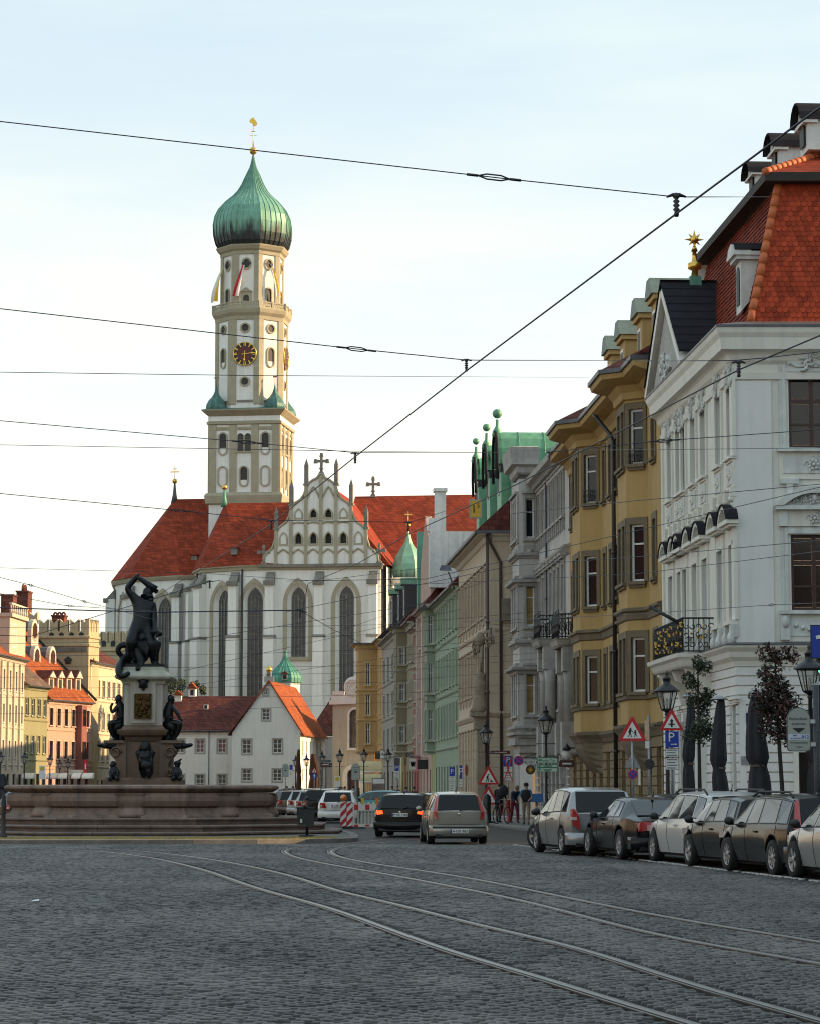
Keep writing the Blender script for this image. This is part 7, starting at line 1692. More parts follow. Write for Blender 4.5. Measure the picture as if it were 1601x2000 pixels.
# small figures at the foot
def putto(label,px,py0,py1,lean,cap,stand=False):
 root=thing('small_figure',label,'statue',(FC.x,FC.y,0),0,'small bronze figures at the foot of the pedestal');h=py1-py0;s=lean;q=h/40.0;d=-1.15
 V={'pel':J(px,py0+29*q,.17*q,d),'chest':J(px+1*s,py0+17*q,.17*q,d),'neck':J(px+1.5*s,py0+10*q,.07*q,d),'head':J(px+2*s,py0+6*q,.10*q,d),'crown':J(px+2*s,py0+3*q,.07*q,d),'ls':J(px-5*q,py0+14*q,.08*q,d),'le':J(px-8*q,py0+23*q,.06*q,d-.1),'lw':J(px-4*q,py0+29*q,.05*q,d-.2),'rs':J(px+6*q,py0+14*q,.08*q,d),'re':J(px+9*q,py0+23*q,.06*q,d-.1),'rw':J(px+5*q,py0+30*q,.05*q,d-.2),'lh':J(px-3*q,py0+31*q,.12*q,d),'lk':J(px-8*q,py0+33*q,.09*q,d-.25),'lf':J(px-5*q,py0+40*q,.06*q,d-.2),'rh':J(px+3*q,py0+31*q,.12*q,d),'rk':J(px+8*q,py0+33*q,.09*q,d-.25),'rf':J(px+7*q,py0+40*q,.06*q,d-.2)}
 if stand:
  V={'pel':J(px,py0+21*q,.13*q,d),'chest':J(px,py0+13*q,.15*q,d),'neck':J(px,py0+8.5*q,.06*q,d),'head':J(px,py0+5*q,.09*q,d),'crown':J(px,py0+2.5*q,.07*q,d),'ls':J(px-4.2*q,py0+11*q,.075*q,d),'le':J(px-6.5*q,py0+17*q,.055*q,d),'lw':J(px-3*q,py0+22*q,.045*q,d-.2),'rs':J(px+4.2*q,py0+11*q,.075*q,d),'re':J(px+6.8*q,py0+17*q,.055*q,d),'rw':J(px+6*q,py0+24*q,.045*q,d-.1),'lh':J(px-2*q,py0+23*q,.11*q,d),'lk':J(px-2.6*q,py0+31*q,.08*q,d-.12),'lf':J(px-2*q,py0+39.5*q,.055*q,d),'rh':J(px+2*q,py0+23*q,.11*q,d),'rk':J(px+3.4*q,py0+31*q,.08*q,d-.2),'rf':J(px+5*q,py0+39.5*q,.055*q,d-.1)}
  w_=MB(BRZ)
  for s_ in(-1,1):w_.tube([S(px+3*s_*q,py0+10*q,d+.1),S(px+6.5*s_*q,py0+12*q,d+.12),S(px+7.2*s_*q,py0+20*q,d+.1)],[.09*q,.10*q,.03*q],7)
  w_.tube([S(px-2*q,py0+22*q,d-.1),S(px+3*q,py0+25*q,d-.15),S(px+5*q,py0+36*q,d-.02)],[.10*q,.13*q,.07*q],7);w_.build('drapery',root)
 E=[('pel','chest'),('chest','neck'),('neck','head'),('head','crown'),('chest','ls'),('ls','le'),('le','lw'),('chest','rs'),('rs','re'),('re','rw'),('pel','lh'),('lh','lk'),('lk','lf'),('pel','rh'),('rh','rk'),('rk','rf')]
 skinfig('body',V,E,BRZ,parent=root);head_bits(root,V['head'][:3],.12*q,BRZ,(s*.7,-.7,-.1),BRZ)
 if cap:
  c=MB(BRZ);p=V['crown'];c.lathe([(.13,-.02),(.11,.06),(.03,.10)],8,p[:3]);c.tube([Vector(p[:3])+Vector((.02,0,.06)),Vector(p[:3])+Vector((.14,0,.16))],[.05,.02],5);c.build('cap',root)
putto('small bronze figure standing in the niche at the front of the pedestal',284,1453,1520,0,False,True)
putto('small bronze figure crouching at the left foot of the pedestal',222,1489,1527,-1,False)
putto('small bronze figure with a cap crouching at the right foot of the pedestal',345,1489,1527,1,True)
# ================================================================== CARS
def paint(name,col,metal=.55,rough=.28):return M('paint_'+name,col,rough,metal,var=.05,scale=2,coat=.5 if metal>.1 else .22,spec=.5 if metal>.1 else .2)
P_CHAMP=paint('champagne',(.32,.30,.26));P_SILV=paint('silver',(.31,.315,.32));P_WHITE=paint('pearl_white',(.55,.55,.55),.2,.3);P_BLACK=paint('black',(.005,.005,.006),0,.2)
P_BROWN=paint('dark_anthracite',(.007,.0065,.007),0,.2);P_COAL=paint('charcoal',(.008,.0075,.009),0,.22);P_ICE=paint('ice_silver',(.38,.385,.39));P_PWHITE=paint('plain_white',(.70,.70,.68),.11,.3);P_TEAL=paint('turquoise',(.03,.22,.22),.2,.3);P_GREY=paint('mid_grey',(.10,.10,.105));P_BLUEB=paint('night_blue',(.008,.011,.02),0,.22)
CGLS=M('side_glass',(.008,.010,.011),.04,var=0,spec=.9);CGL=M('car_glass',(.006,.008,.009),.04,var=0,spec=.28);TYRE=M('tyre_rubber',(.014,.014,.015),.85,var=.2,scale=8);RIM=M('alloy_rim',(.36,.36,.37),.35,.5,var=.1);PLAST=M('black_plastic',(.016,.016,.018),.6,var=.1)
TAILR=M('tail_lamp_red',(.36,.010,.012),.18,var=.1,coat=1);TAILON=M('tail_lamp_lit',(1.0,.07,.015),.3,var=0,emit=1.3);TAILC=M('lamp_clear',(.55,.50,.48),.15,var=.1,coat=1);UNDER=M('underbody',(.006,.006,.007),.9,var=0);CHRM=M('chrome',(.6,.6,.6),.12,1.0,var=0);INT=M('seat_grey',(.05,.05,.055),.8,var=.1)
BTYPE={'hatch':[(0,.0,.615,.63,.93,.76),(.16,.40,.63,.955,.985,.66),(.75,.95,.635,.995,1,.69),(1.55,1.55,.625,1.0,1,.70),(2.2,2.05,.61,.985,1,.69),(2.95,2.45,.595,.95,.98,.66),(3.15,3.2,.585,.61,.96,.74),(3.5,3.5,.55,.57,.93,.70),(3.8,3.8,.47,.485,.84,.60),(3.95,3.95,.36,.37,.70,.48)],'mpv':[(0,.0,.60,.615,.93,.80),(.16,.36,.62,.955,.985,.72),(.75,.95,.625,.995,1,.74),(1.55,1.55,.61,1.0,1,.74),(2.2,2.0,.59,.985,1,.72),(2.95,2.3,.57,.945,.98,.68),(3.15,3.2,.56,.585,.96,.74),(3.5,3.5,.51,.53,.93,.70),(3.8,3.8,.43,.445,.84,.60),(3.95,3.95,.33,.34,.70,.48)],'wagon':[(0,.0,.60,.615,.93,.78),(.14,.30,.615,.95,.985,.68),(.75,.85,.62,.985,1,.71),(1.75,1.75,.61,1.0,1,.72),(2.5,2.35,.60,.985,1,.70),(3.3,2.75,.585,.94,.98,.66),(3.5,3.55,.575,.60,.96,.74),(3.95,3.95,.54,.56,.93,.70),(4.35,4.35,.46,.475,.84,.60),(4.5,4.5,.35,.36,.70,.48)],'coupe':[(0,.0,.60,.625,.90,.74),(.42,.46,.655,.685,.97,.72),(.95,1.45,.665,.955,1,.60),(1.55,1.75,.66,.985,1,.62),(2.2,2.2,.65,1.0,1,.63),(3.0,2.6,.63,.955,.98,.60),(3.4,3.45,.61,.635,.96,.72),(3.95,3.95,.57,.59,.93,.68),(4.45,4.45,.48,.495,.84,.58),(4.62,4.62,.36,.37,.70,.48)]}
WH={}
def wheel_meshes(r,style):
 if(r,style)in WH:return WH[(r,style)]
 X=Matrix.Rotation(pi/2,4,'Y');t=MB(TYRE);t.X=X;w=.10;rr=r*.66
 t.lathe([(rr,-w),(r*.95,-w),(r,-w*.7),(r,w*.7),(r*.95,w),(rr,w)],28,cap=False)
 k=MB(RIM);k.X=X;k.lathe([(rr,-w*.95),(rr*.96,-w*.96),(rr*.90,-w*.70),(rr*.90,w*.4)],28,cap=False)
 k.lathe([(.07,-w*.82),(.06,-w*.9),(.005,-w*.92)],12);n=5 if style!=2 else 9
 for i in range(n):
  a=2*pi*i/n;k.X=X@Matrix.Rotation(a,4,'Z');hw=.038 if style!=2 else .022;k.add([(-hw*.8,.05,-w*.84),(hw*.8,.05,-w*.84),(hw*1.25,rr*.94,-w*.9),(-hw*1.25,rr*.94,-w*.9),(-hw*.8,.05,-w*.5),(hw*.8,.05,-w*.5),(hw*1.25,rr*.94,-w*.5),(-hw*1.25,rr*.94,-w*.5)],[(0,1,2,3),(1,5,6,2),(0,3,7,4)])
 k.X=X;k.lathe([(rr*.88,-w*.1),(.01,-w*.1)],20,(0,0,0),SBLACK)
 WH[(r,style)]=(t.mesh('wheel'),k.mesh('rim'));return WH[(r,style)]
def lerp_st(st,y):
 for a,b in zip(st,st[1:]):
  if a[0]<=y<=b[0]:
   t=(y-a[0])/(b[0]-a[0]);return tuple(a[i]+(b[i]-a[i])*t for i in range(6))
 return st[-1]if y>st[-1][0]else st[0]
def car(name,label,kind,L,W,H,pm,group=None,wheel=.31,rstyle=1,tail='corner',plate=None,lit=False,pillar=None,rails=False,plate_z=.42,bumper=None,star=False,ant=True,low_plate=False,rear_wiper=True,nplate=None):
 k=L/BTYPE[kind][-1][0];st=[(a[0]*k,a[1]*k,a[2]*H,a[3]*H,a[4]*W/2,a[5]*W/2)for a in BTYPE[kind]]
 R_=thing(name,label,'car',(0,0,0),0,group);wb={'hatch':2.48,'mpv':2.56,'wagon':2.65,'coupe':2.75}[kind];y1={'hatch':.66,'mpv':.60,'wagon':.92,'coupe':.98}[kind];wy=(y1,y1+wb);ar=wheel+.055;sill=.20
 ysamp=sorted(set([s[0]for s in st]+[w+ar*f for w in wy for f in(-1.001,-1,-.94,-.75,-.4,0,.4,.75,.94,1,1.001)]+[L*.5,.06]))
 rings=[];info=[]
 for y in ysamp:
  if y<0 or y>L:continue
  ys,yt,zs,zt,ws,wt=lerp_st(st,y);zb=sill if .25<y<L-.25 else sill+.04
  for w in wy:
   if abs(y-w)<ar:zb=max(zb,wheel+sqrt(ar*ar-(y-w)**2)*1.0)
  zm=max(zb+.035,.47+.10*(zs-.5));zm2=max(zm+.03,zs*.80);flare=.018 if any(abs(y-w)<ar*1.15 for w in wy)else 0
  end=1.0 if .12<y<L-.3 else .955
  rings.append([(0,ys,zb),(ws*.88*end,ys,zb),((ws-.065)*end+flare,ys,zb+.02),((ws-.012)*end+flare,ys,zm),(ws*.998*end+flare*.6,ys,zm2),(ws*.965*end,ys,zs),((wt+(ws-wt)*.16)if zt-zs>.15 else wt+(ws*.965-wt)*.55,yt if zt-zs>.15 else ys,zt-.055*(1 if zt-zs>.15 else .25)),(wt*.90,yt,zt-.008),(0,yt+(0 if zt-zs>.15 else .0),zt+.012)])
 n=len(rings[0]);b=MB(pm);pts=[];fs=[]
 for r_ in rings:pts+=[Vector(p)for p in r_]+[Vector((-p[0],p[1],p[2]))for p in r_]
 m2=2*n
 for i in range(len(rings)-1):
  for j in range(n-1):
   a=i*m2;c=(i+1)*m2;fs.append((a+j,a+j+1,c+j+1,c+j));fs.append((a+n+j+1,a+n+j,c+n+j,c+n+j+1))
 for i,bul in((0,-.055),(len(rings)-1,.07)):
  a=i*m2;base=len(pts)
  for j in range(1,n):p=pts[a+j];pts.append(Vector((0,p.y+bul*(1.0 if j<n-2 else .2),p.z)))
  for j in range(1,n-1):
   f_=(a+j,a+j+1,base+j,base+j-1);g_=(a+n+j+1,a+n+j,base+j-1,base+j);fs+=[f_,g_]
 b.add(pts,fs);b.build('body',R_,angle=R(28))
 def ring_at(i):return rings[[abs(r_[1][1]-st[i][0])<1e-6 for r_ in rings].index(True)]
 def panel(q,u0,u1,v0,v1,off,mat,nm,seg=4):
  q=[Vector(p)for p in q]
  def B(u,v):return q[0]*(1-u)*(1-v)+q[1]*u*(1-v)+q[2]*u*v+q[3]*(1-u)*v
  nn=(q[1]-q[0]).cross(q[3]-q[0]).normalized();m_=MB(mat);m_.add([B(u0,v0)+nn*off,B(u1,v0)+nn*off,B(u1,v1)+nn*off,B(u0,v1)+nn*off,B(u0,v0)-nn*.01,B(u1,v0)-nn*.01,B(u1,v1)-nn*.01,B(u0,v1)-nn*.01],[(0,1,2,3),(0,4,5,1),(1,5,6,2),(2,6,7,3),(3,7,4,0)]);return m_.build(nm,R_)
 first=2 if kind=='coupe' else 1
 for s in(1,-1):
  for i in range(first,5):
   if kind=='wagon' and i==2:pass
   a,c=ring_at(i),ring_at(i+1);q=[a[5],c[5],c[6],a[6]];q=[(p[0]*s,p[1],p[2])for p in q]
   if s<0:q=[q[1],q[0],q[3],q[2]]
   lo,hi=(.05,.05);
   if i==first:lo=.30 if s>0 else .05;hi=.05 if s>0 else .30
   if i==first and kind in('wagon',):lo,hi=(.12,.05)if s>0 else(.05,.12)
   panel(q,lo*.6,1-hi*.6,.03,.97,.003,PLAST,'window_frame');panel(q,lo,1-hi,.08,.93,.007,CGLS,'side_window')
  for i in(first+1,first+3,5):
   a=ring_at(min(i,5));sm_=MB(SBLACK);sm_.tube([(p_[0]*s+s*.001,p_[1],p_[2])for p_ in a[2:6]],.005,4);sm_.build('door_seam',R_)
  a,c=ring_at(first+2),ring_at(first+3);p=Vector(a[5]).lerp(Vector(c[5]),.5);hd=MB(pm if pm is not P_PWHITE else pm);hd.box(s*W*.497-.02,s*W*.497+.02,p.y-.35,p.y-.18,p.z-.13,p.z-.095);hd.build('door_handle',R_)
  mp_=Vector(ring_at(5)[5]);mr=MB(PLAST if pm is not P_CHAMP else pm);mr.X=Matrix.Translation((s*(mp_.x+.12),mp_.y-.12,mp_.z+.10));mr.ball((0,0,0),.095,8,sz=.85);mr.box(-.10 if s>0 else .0,0 if s>0 else .10,-.02,.04,-.08,-.03);mr.build('wing_mirror',R_)
 a,c=ring_at(first-1),ring_at(first);q=[(-a[7][0],*a[7][1:]),a[7],c[7],(-c[7][0],*c[7][1:])]
 if kind=='coupe':a,c=ring_at(1),ring_at(2);q=[(-a[7][0],*a[7][1:]),a[7],c[7],(-c[7][0],*c[7][1:])]
 panel(q,-.02,1.02,.06,.93,.022,CGL,'rear_window')
 a,c=ring_at(5),ring_at(6);q=[(-c[7][0],*c[7][1:]),c[7],a[7],(-a[7][0],*a[7][1:])];q=[q[1],q[0],q[3],q[2]];panel(q,.0,1.0,.05,.95,.022,CGL,'windscreen')
 u=MB(UNDER);u.box(-W*.42,W*.42,.1,L-.15,.16,.26);u.build('underbody',R_)
 wm,rm=wheel_meshes(wheel,rstyle)
 for y in wy:
  for s in(-1,1):
   o=link('wheel',wm,R_,(s*(W/2-.095),y,wheel));o2=link('rim',rm,o)
   if s>0:o.rotation_euler=(0,0,pi)
   if name=='parked_dark_car' and y>1.5:o.rotation_euler=(0,0,R(24)+(pi if s>0 else 0))
 t0=rings[0];zsr=t0[5][2];rear=-.05
# bumper
 bm_=bumper or pm;bz=.53 if H>1.42 else .50;m_=MB(bm_);hw=W/2;plan_=[(-hw*.985,.30),(-hw*.985,.06),(-hw*.86,-.05),(-hw*.4,-.095),(hw*.4,-.095),(hw*.86,-.05),(hw*.985,.06),(hw*.985,.30)]
 n_=len(plan_);lev=[(.0,.24),(.03,.30),(.035,bz-.07),(.0,bz-.01),(-.04,bz)]
 pp_=[]
 for(o_,z)in lev:
  for(x,y)in plan_:pp_.append((x*(1+o_*.25),y-o_*.8,z))
 m_.add(pp_,[(i*n_+j,i*n_+j+1,(i+1)*n_+j+1,(i+1)*n_+j)for i in range(len(lev)-1)for j in range(n_-1)]+[tuple(range((len(lev)-1)*n_,len(lev)*n_))]);m_.build('rear_bumper',R_,angle=R(40))
 m_=MB(PLAST);m_.box(-hw*.78,hw*.78,-.085,.2,.20,.285);m_.build('bumper_skirt',R_)
 if kind=='hatch' and pm is P_CHAMP:m_=MB(PLAST);m_.prism([(-hw*.9,-.075),(-hw*.4,-.125),(hw*.4,-.125),(hw*.9,-.075),(hw*.9,-.02),(-hw*.9,-.02)],bz-.085,bz-.025);m_.build('bumper_strip',R_)
# boot seam, wiper, third lamp
 m_=MB(SBLACK);m_.box(-hw*.70,hw*.70,-.068,-.05,bz+.035,bz+.045);m_.build('boot_seam',R_)
# rear lamps
 for s in(-1,1):
  if tail=='pillar':
   a,c=ring_at(0),ring_at(1);lo,hi=Vector(a[5]),Vector(c[6]);x0=a[5][0]
   m_=MB(TAILR);pl_=[(x0*.80,bz+.10),(x0*.985,bz+.12),(x0*1.02,zsr*.86),(x0*1.0,zsr+.02)]
   m_.add([(s*x0*.84,-.075,bz+.16),(s*x0*.98,-.04,bz+.18),(s*x0*1.015,-.0,zsr),(s*x0*.87,-.06,zsr),(s*(c[6][0]*1.01),c[6][1]-.01,c[6][2]-.015),(s*(c[6][0]*.90),c[6][1]-.05,c[6][2]+.035),(s*x0*1.03,.16,bz+.26),(s*x0*1.04,.22,zsr+.01),(s*(c[6][0]*1.02),c[6][1]+.12,c[6][2]-.02)],[(0,1,2,3),(3,2,4,5),(1,6,7,2),(2,7,8,4)]);o=m_.build('tail_lamp',R_)
  else:
   shp={'corner':[(.62,.74),(.99,.78),(1.0,.95),(.98,1.02),(.70,1.0)],'wedge':[(.40,.80),(.95,.76),(.995,.96),(.90,1.02),(.44,1.0)],'drop':[(.74,.62),(.96,.74),(1.0,1.0),(.96,1.14),(.86,1.12),(.78,.95)],'small':[(.70,.86),(.97,.83),(.995,.98),(.74,.99)]}[tail]
   x0=t0[4][0];m_=MB(TAILON if lit else TAILR);pl_=[(s*x0*a_,zsr*b_)for a_,b_ in shp];nn_=len(pl_)
   yf=[(-.085 if abs(p[0])<x0*.8 else-.045 if abs(p[0])<x0*.97 else .0)for p in pl_];m_.add([(p[0],y,p[1])for p,y in zip(pl_,yf)]+[(p[0]*1.02,y+.16,p[1])for p,y in zip(pl_,yf)],[tuple(range(nn_))]+[(i,(i+1)%nn_,nn_+(i+1)%nn_,nn_+i)for i in range(nn_)]);o=m_.build('tail_lamp',R_)
   if tail in('drop','corner')and not lit:
    c_=MB(TAILC);zc_=zsr*(.90 if tail=='drop' else .86);c_.box(s*x0*.92-.07,s*x0*.92+.05,-.075,.05,zc_-.035,zc_+.035);c_.build('reverse_lamp',o)
# plate
 zp=plate_z;p_=MB(SWHITE);p_.box(-.26,.26,-.14 if low_plate else-.105,-.05,zp-.058,zp+.058);o=p_.build('number_plate',R_)
 e=MB(BLUE);e.box(-.258,-.215,-.144 if low_plate else-.109,-.10,zp-.055,zp+.055);e.build('country_band',o)
 if plate:lettering(plate,.105,SBLACK,o,(.02,-.148 if low_plate else-.112,zp))
 if star:
  s_=MB(CHRM);c=Vector((0,-.085,zsr*.93));s_.tube([c+Vector((.062*cos(t),0,.062*sin(t)))for t in[2*pi*i/16 for i in range(17)]],.007,5,cap=False)
  for t in(pi/2,pi/2+2*pi/3,pi/2-2*pi/3):s_.tube([c,c+Vector((.06*cos(t),0,.06*sin(t)))],.006,4)
  s_.build('badge',R_);m_=MB(SBLACK);m_.box(-.33,.33,-.078,-.06,zp-.085,zp+.09);m_.build('plate_recess',R_)
 else:
  s_=MB(CHRM);s_.X=Matrix.Translation((0,-.072,zsr*.93))@Matrix.Rotation(pi/2,4,'X');s_.lathe([(.035,-.005),(.035,.01)],12);s_.build('badge',R_)
 if rear_wiper and kind!='coupe':m_=MB(SBLACK);a,c=ring_at(0),ring_at(1);m_.tube([(0,-.06,zsr+.03),(.3,(a[7][1]+.05),zsr+.10)],.012,4);m_.build('rear_wiper',R_)
 if ant:a_=MB(SBLACK);a_.tube([(0,st[2][1],H),(0,st[2][1]-.12,H+.16)],[.012,.006],5);a_.frus(-.03,.03,st[2][1]-.04,st[2][1]+.08,H,H+.03,.01);a_.build('antenna',R_)
 if rails:
  for s in(-1,1):
   x=st[2][5]*.98;m_=MB(PLAST);m_.tube([(s*x,st[1][1]+.15,H*.955),(s*x,st[1][1]+.35,H*1.025),(s*x,st[4][1],H*1.03),(s*x,st[5][1]-.05,H*.97)],.022,6);m_.build('roof_rail',R_)
 for s in(-1,1):
  hl=MB(TAILC);y_=L-.42;z_=lerp_st(st,y_)[2];w_=lerp_st(st,y_)[4];hl.box(s*w_*.80-.15,s*w_*.80+.15,y_-.1,L-.16,z_-.13,z_-.01);hl.build('head_lamp',R_)
# head rests and seat backs seen through the glass are left to the dark glazing
 return R_
def park(c,px,py,rz,wheel='rl',W=1.7,y1=.66,wb=2.5):
 """stand a car so that the named wheel touches the ground where the picture shows it"""
 p=gnd(px,py,.018);y=y1 if wheel[0]=='r' else y1+wb;x=-(W/2)if wheel[1]=='l' else W/2
 off=Matrix.Rotation(rz,3,'Z')@Vector((x,y,0));c.location=(p.x-off.x,p.y-off.y,.034 if p.x>3 and p.y<66 else .022);c.rotation_euler=(0,0,rz)
RZ=.188
GP_='cars parked along the right side'
c=car('parked_compact_car','silver compact car with a star badge and rounded rear lamps, tallest parked car','mpv',3.85,1.76,1.59,P_SILV,GP_,.315,1,'drop','AV 214',star=True,plate_z=.80);park(c,1095,1671.5,RZ,'rl',1.76,.60,2.56)
c=car('parked_coupe','dark anthracite coupe with wide red rear lamps behind the silver compact','coupe',4.62,1.85,1.37,P_COAL,GP_,.33,2,'wedge','A KX 508',plate_z=.72);park(c,1208,1680,RZ,'rl',1.85,.98,2.75)
c=car('parked_estate_car','pearl white estate car with black roof rails and red wraparound rear lamps','wagon',4.5,1.82,1.50,P_WHITE,GP_,.32,2,'corner','A TB 97',rails=True);park(c,1344,1691.5,RZ,'rl',1.82,.92,2.65)
c=car('parked_small_hatchback','black small hatchback with silver roof arch and bright wheels between two estates','hatch',3.95,1.74,1.42,P_BLACK,GP_,.32,1,'small','A ML 33');park(c,1417,1701,RZ,'rl',1.74,.66,2.48)
ra=MB(P_ICE)
c=car('parked_dark_estate_car','dark brown black estate car with tall red pillar lamps and roof rails','wagon',4.5,1.77,1.46,P_BROWN,GP_,.32,2,'pillar','A HW 610',rails=True);park(c,1507,1712,RZ,'rl',1.77,.92,2.65)
c=car('parked_silver_car','silver car cut off by the right edge of the picture','wagon',4.5,1.8,1.46,P_ICE,GP_,.32,1,'corner',None);park(c,1547,1717,RZ,'fl',1.8,.92,2.65)
c=car('parked_dark_car','grey car with turned front wheels in front of the silver compact','hatch',3.95,1.72,1.44,P_GREY,GP_,.33,1,'corner',None);park(c,1042,1659,RZ+.05,'fl',1.72,.66,2.48)
c=car('parked_black_car','black car half hidden behind the dark coupe, by the pavement','hatch',3.95,1.74,1.42,P_BLUEB,GP_,.32,1,'corner',None);park(c,1262,1664,RZ-.1,'rl',1.74,.66,2.48)
c=car('champagne_hatchback','champagne coloured hatchback with tall red pillar lamps driving away','hatch',3.84,1.68,1.48,P_CHAMP,None,.29,2,'pillar','A·UD 862',plate_z=.37,low_plate=True);park(c,834,1649,.075,'rl',1.68,.66,2.48)
c=car('black_hatchback','black hatchback with lit brake lamps beside the champagne car','hatch',4.1,1.77,1.42,P_BLACK,None,.32,1,'small','M·AE 1386',lit=True,plate_z=.72);park(c,735,1635,-.14,'rl',1.77,.66,2.48)
c=car('pale_sedan','pale grey car just ahead of the black hatchback, mostly hidden','coupe',4.5,1.78,1.40,P_SILV,None,.32,1,'wedge',None);park(c,792,1624,.02,'rl',1.78,.98,2.75)
GL_='cars parked beyond the fountain'
c=car('white_hatchback','white hatchback beside the red and white barrier','hatch',4.2,1.82,1.48,P_PWHITE,GL_,.32,1,'corner','A·PF 11',plate_z=.78);park(c,622,1608,-.02,'rl',1.82,.66,2.48)
spec=[('black_estate_car','dark estate beside the white hatchback beyond the fountain','wagon',P_BLACK,592,1603,1.56),('silver_hatchback','silver hatchback with red lamps, third from the white one beyond the fountain','hatch',P_SILV,577,1600,1.46),('pale_grey_car','pale grey car between the silver and brownish cars beyond the fountain','hatch',P_ICE,562,1597,1.48),('brownish_car','brownish car next to the fountain basin rim','hatch',paint('bronze_brown',(.10,.075,.06)),541,1595,1.46),('dark_saloon','dark saloon whose roof shows above the basin edge','coupe',P_BLUEB,528,1587,1.42)]
for(nm,lab,kd,pm,px,py,H)in spec:c=car(nm,lab,kd,{'hatch':4.1,'wagon':4.5,'coupe':4.55}[kd],1.77,H,pm,GL_,.31,1,'corner',None);park(c,px,py,-.06,'rl',1.77,{'hatch':.66,'wagon':.92,'coupe':.98}[kd],2.5)
for(nm,lab,px,Y,pm)in(('distant_white_car','white car far down the street before the gabled house',652,225,P_PWHITE),('distant_silver_car','silver car far down the street before the chapel',683,222,P_SILV),('distant_dark_car','dark car far down the street under the brown parasols',606,235,P_BLUEB)):
 c=car(nm,lab,'wagon',4.4,1.8,1.6,pm,'cars far down the street',.32,1,'corner',None);c.location=(xat(px,Y),Y,.012);c.rotation_euler=(0,0,R(70)if 'dark' in nm else R(84))
c=car('turquoise_car','turquoise car behind the construction barrier','hatch',4.0,1.72,1.45,P_TEAL,None,.31,1,'corner',None);c.location=(xat(800,150),150,.012);c.rotation_euler=(0,0,R(82))
c=car('marked_car','dark car with a white roof panel at the left edge behind the basin','hatch',4.1,1.77,1.5,P_BLUEB,None,.31,1,'corner',None);c.location=(xat(8,104),104,.012);c.rotation_euler=(0,0,R(-60))
rs=MB(SWHITE);rs.box(-.6,.6,.7,2.3,1.49,1.58);o=rs.build('roof_panel',c);rs=MB(SBLACK)
for k in range(4):rs.box(-.45+k*.24,-.33+k*.24,.69,.70,1.51,1.56);rs.box(.595,.602,.9+k*.3,1.05+k*.3,1.50,1.57)
rs.build('roof_marks',o)
# ================================================================== STREET FURNITURE, SIGNS, PLANTS
LGL=M('lantern_glass',(.50,.50,.46),.12,var=0,spec=.6);LGL.node_tree.nodes['Principled BSDF'].inputs['Alpha'].default_value=.30
def make_lamp():
 R_=thing('street_lamp','lamp','street lamp',(0,0,0),0,'black lantern street lamps');H=3.55
 m_=MB(BLACK);m_.lathe([(.16,0),(.16,.12),(.12,.18),(.12,.75),(.14,.80),(.075,.95),(.060,1.2),(.052,2.9),(.045,H-.1),(.07,H-.05),(.05,H)],12,cap=True);m_.build('post',R_)
 m_=MB(BLACK);m_.tube([(-.34,0,H-.35),(.34,0,H-.35)],.018,6);m_.ball((-.34,0,H-.35),.03,6);m_.ball((.34,0,H-.35),.03,6);m_.build('ladder_bar',R_)
 m_=MB(BLACK);n=6;rb,rt,zb,zt=.155,.285,H+.08,H+.56
 for k in range(n):
  a=2*pi*k/n;m_.tube([(rb*cos(a),rb*sin(a),zb),(rt*cos(a),rt*sin(a),zt)],.016,4)
  b=2*pi*(k+1)/n;m_.tube([(rb*cos(a),rb*sin(a),zb),(rb*cos(b),rb*sin(b),zb)],.016,4);m_.tube([(rt*cos(a),rt*sin(a),zt),(rt*cos(b),rt*sin(b),zt)],.018,4)
 m_.lathe([(.05,H),(.16,H+.06),(.16,zb)],6);m_.build('lantern_frame',R_)
 for k in range(n):
  a,b=2*pi*k/n,2*pi*(k+1)/n;g=MB(LGL);g.quad((rb*cos(a),rb*sin(a),zb),(rb*cos(b),rb*sin(b),zb),(rt*cos(b),rt*sin(b),zt),(rt*cos(a),rt*sin(a),zt));g.build('lantern_pane',R_)
 m_=MB(BLACK);m_.lathe([(.36,zt),(.365,zt+.025),(.19,zt+.16),(.10,zt+.22),(.105,zt+.34),(.13,zt+.35),(.06,zt+.41),(.035,zt+.46),(.055,zt+.49),(.01,zt+.58)],6);m_.build('lantern_roof',R_)
 m_=MB(M('lamp_mantle',(.55,.52,.45),.4,var=.1));m_.lathe([(.03,H+.1),(.05,H+.25),(.03,H+.38)],8);m_.build('mantle',R_);return R_
lamp0=make_lamp();first=True
def lamp(px,pytop,label,H=4.69,base=.12):
 global first
 kx,kz=_ray(px,pytop);Y=(H+base-EYE)/kz;c=lamp0 if first else dup(lamp0);first=False;c.location=(kx*Y,Y,base);c['label']=label;return c
LAMPS=[(1580,1257,'black lantern street lamp at the right edge, behind the parking ticket sign'),(1301,1310,'black lantern street lamp in front of the ochre house, above the priority sign'),(1065,1378,'black lantern street lamp carrying pale green direction signs'),(948,1408,'black lantern street lamp with a brown street name sign, above the roadworks triangle'),(758,1460,'black lantern street lamp before the orange house, right of the magenta poster'),(711,1460,'black lantern street lamp before the chapel, right of its arched door'),(664,1462,'black lantern street lamp before the chapel, left of its arched window'),(629.5,1466,'black lantern street lamp with a red brown direction sign by the gabled house'),(599,1473,'black lantern street lamp against the sunlit flank of the gabled house'),(578,1475,'black lantern street lamp left of the closed brown parasols'),(2,1465,'black lantern street lamp at the left edge of the picture'),(48,1466,'black lantern street lamp before the olive green house'),(98,1471,'black lantern street lamp at the left corner of the salmon house'),(117,1482,'black lantern street lamp before the middle of the salmon house'),(133,1479,'black lantern street lamp right of the middle one before the salmon house')]
for a in LAMPS:lamp(*a)
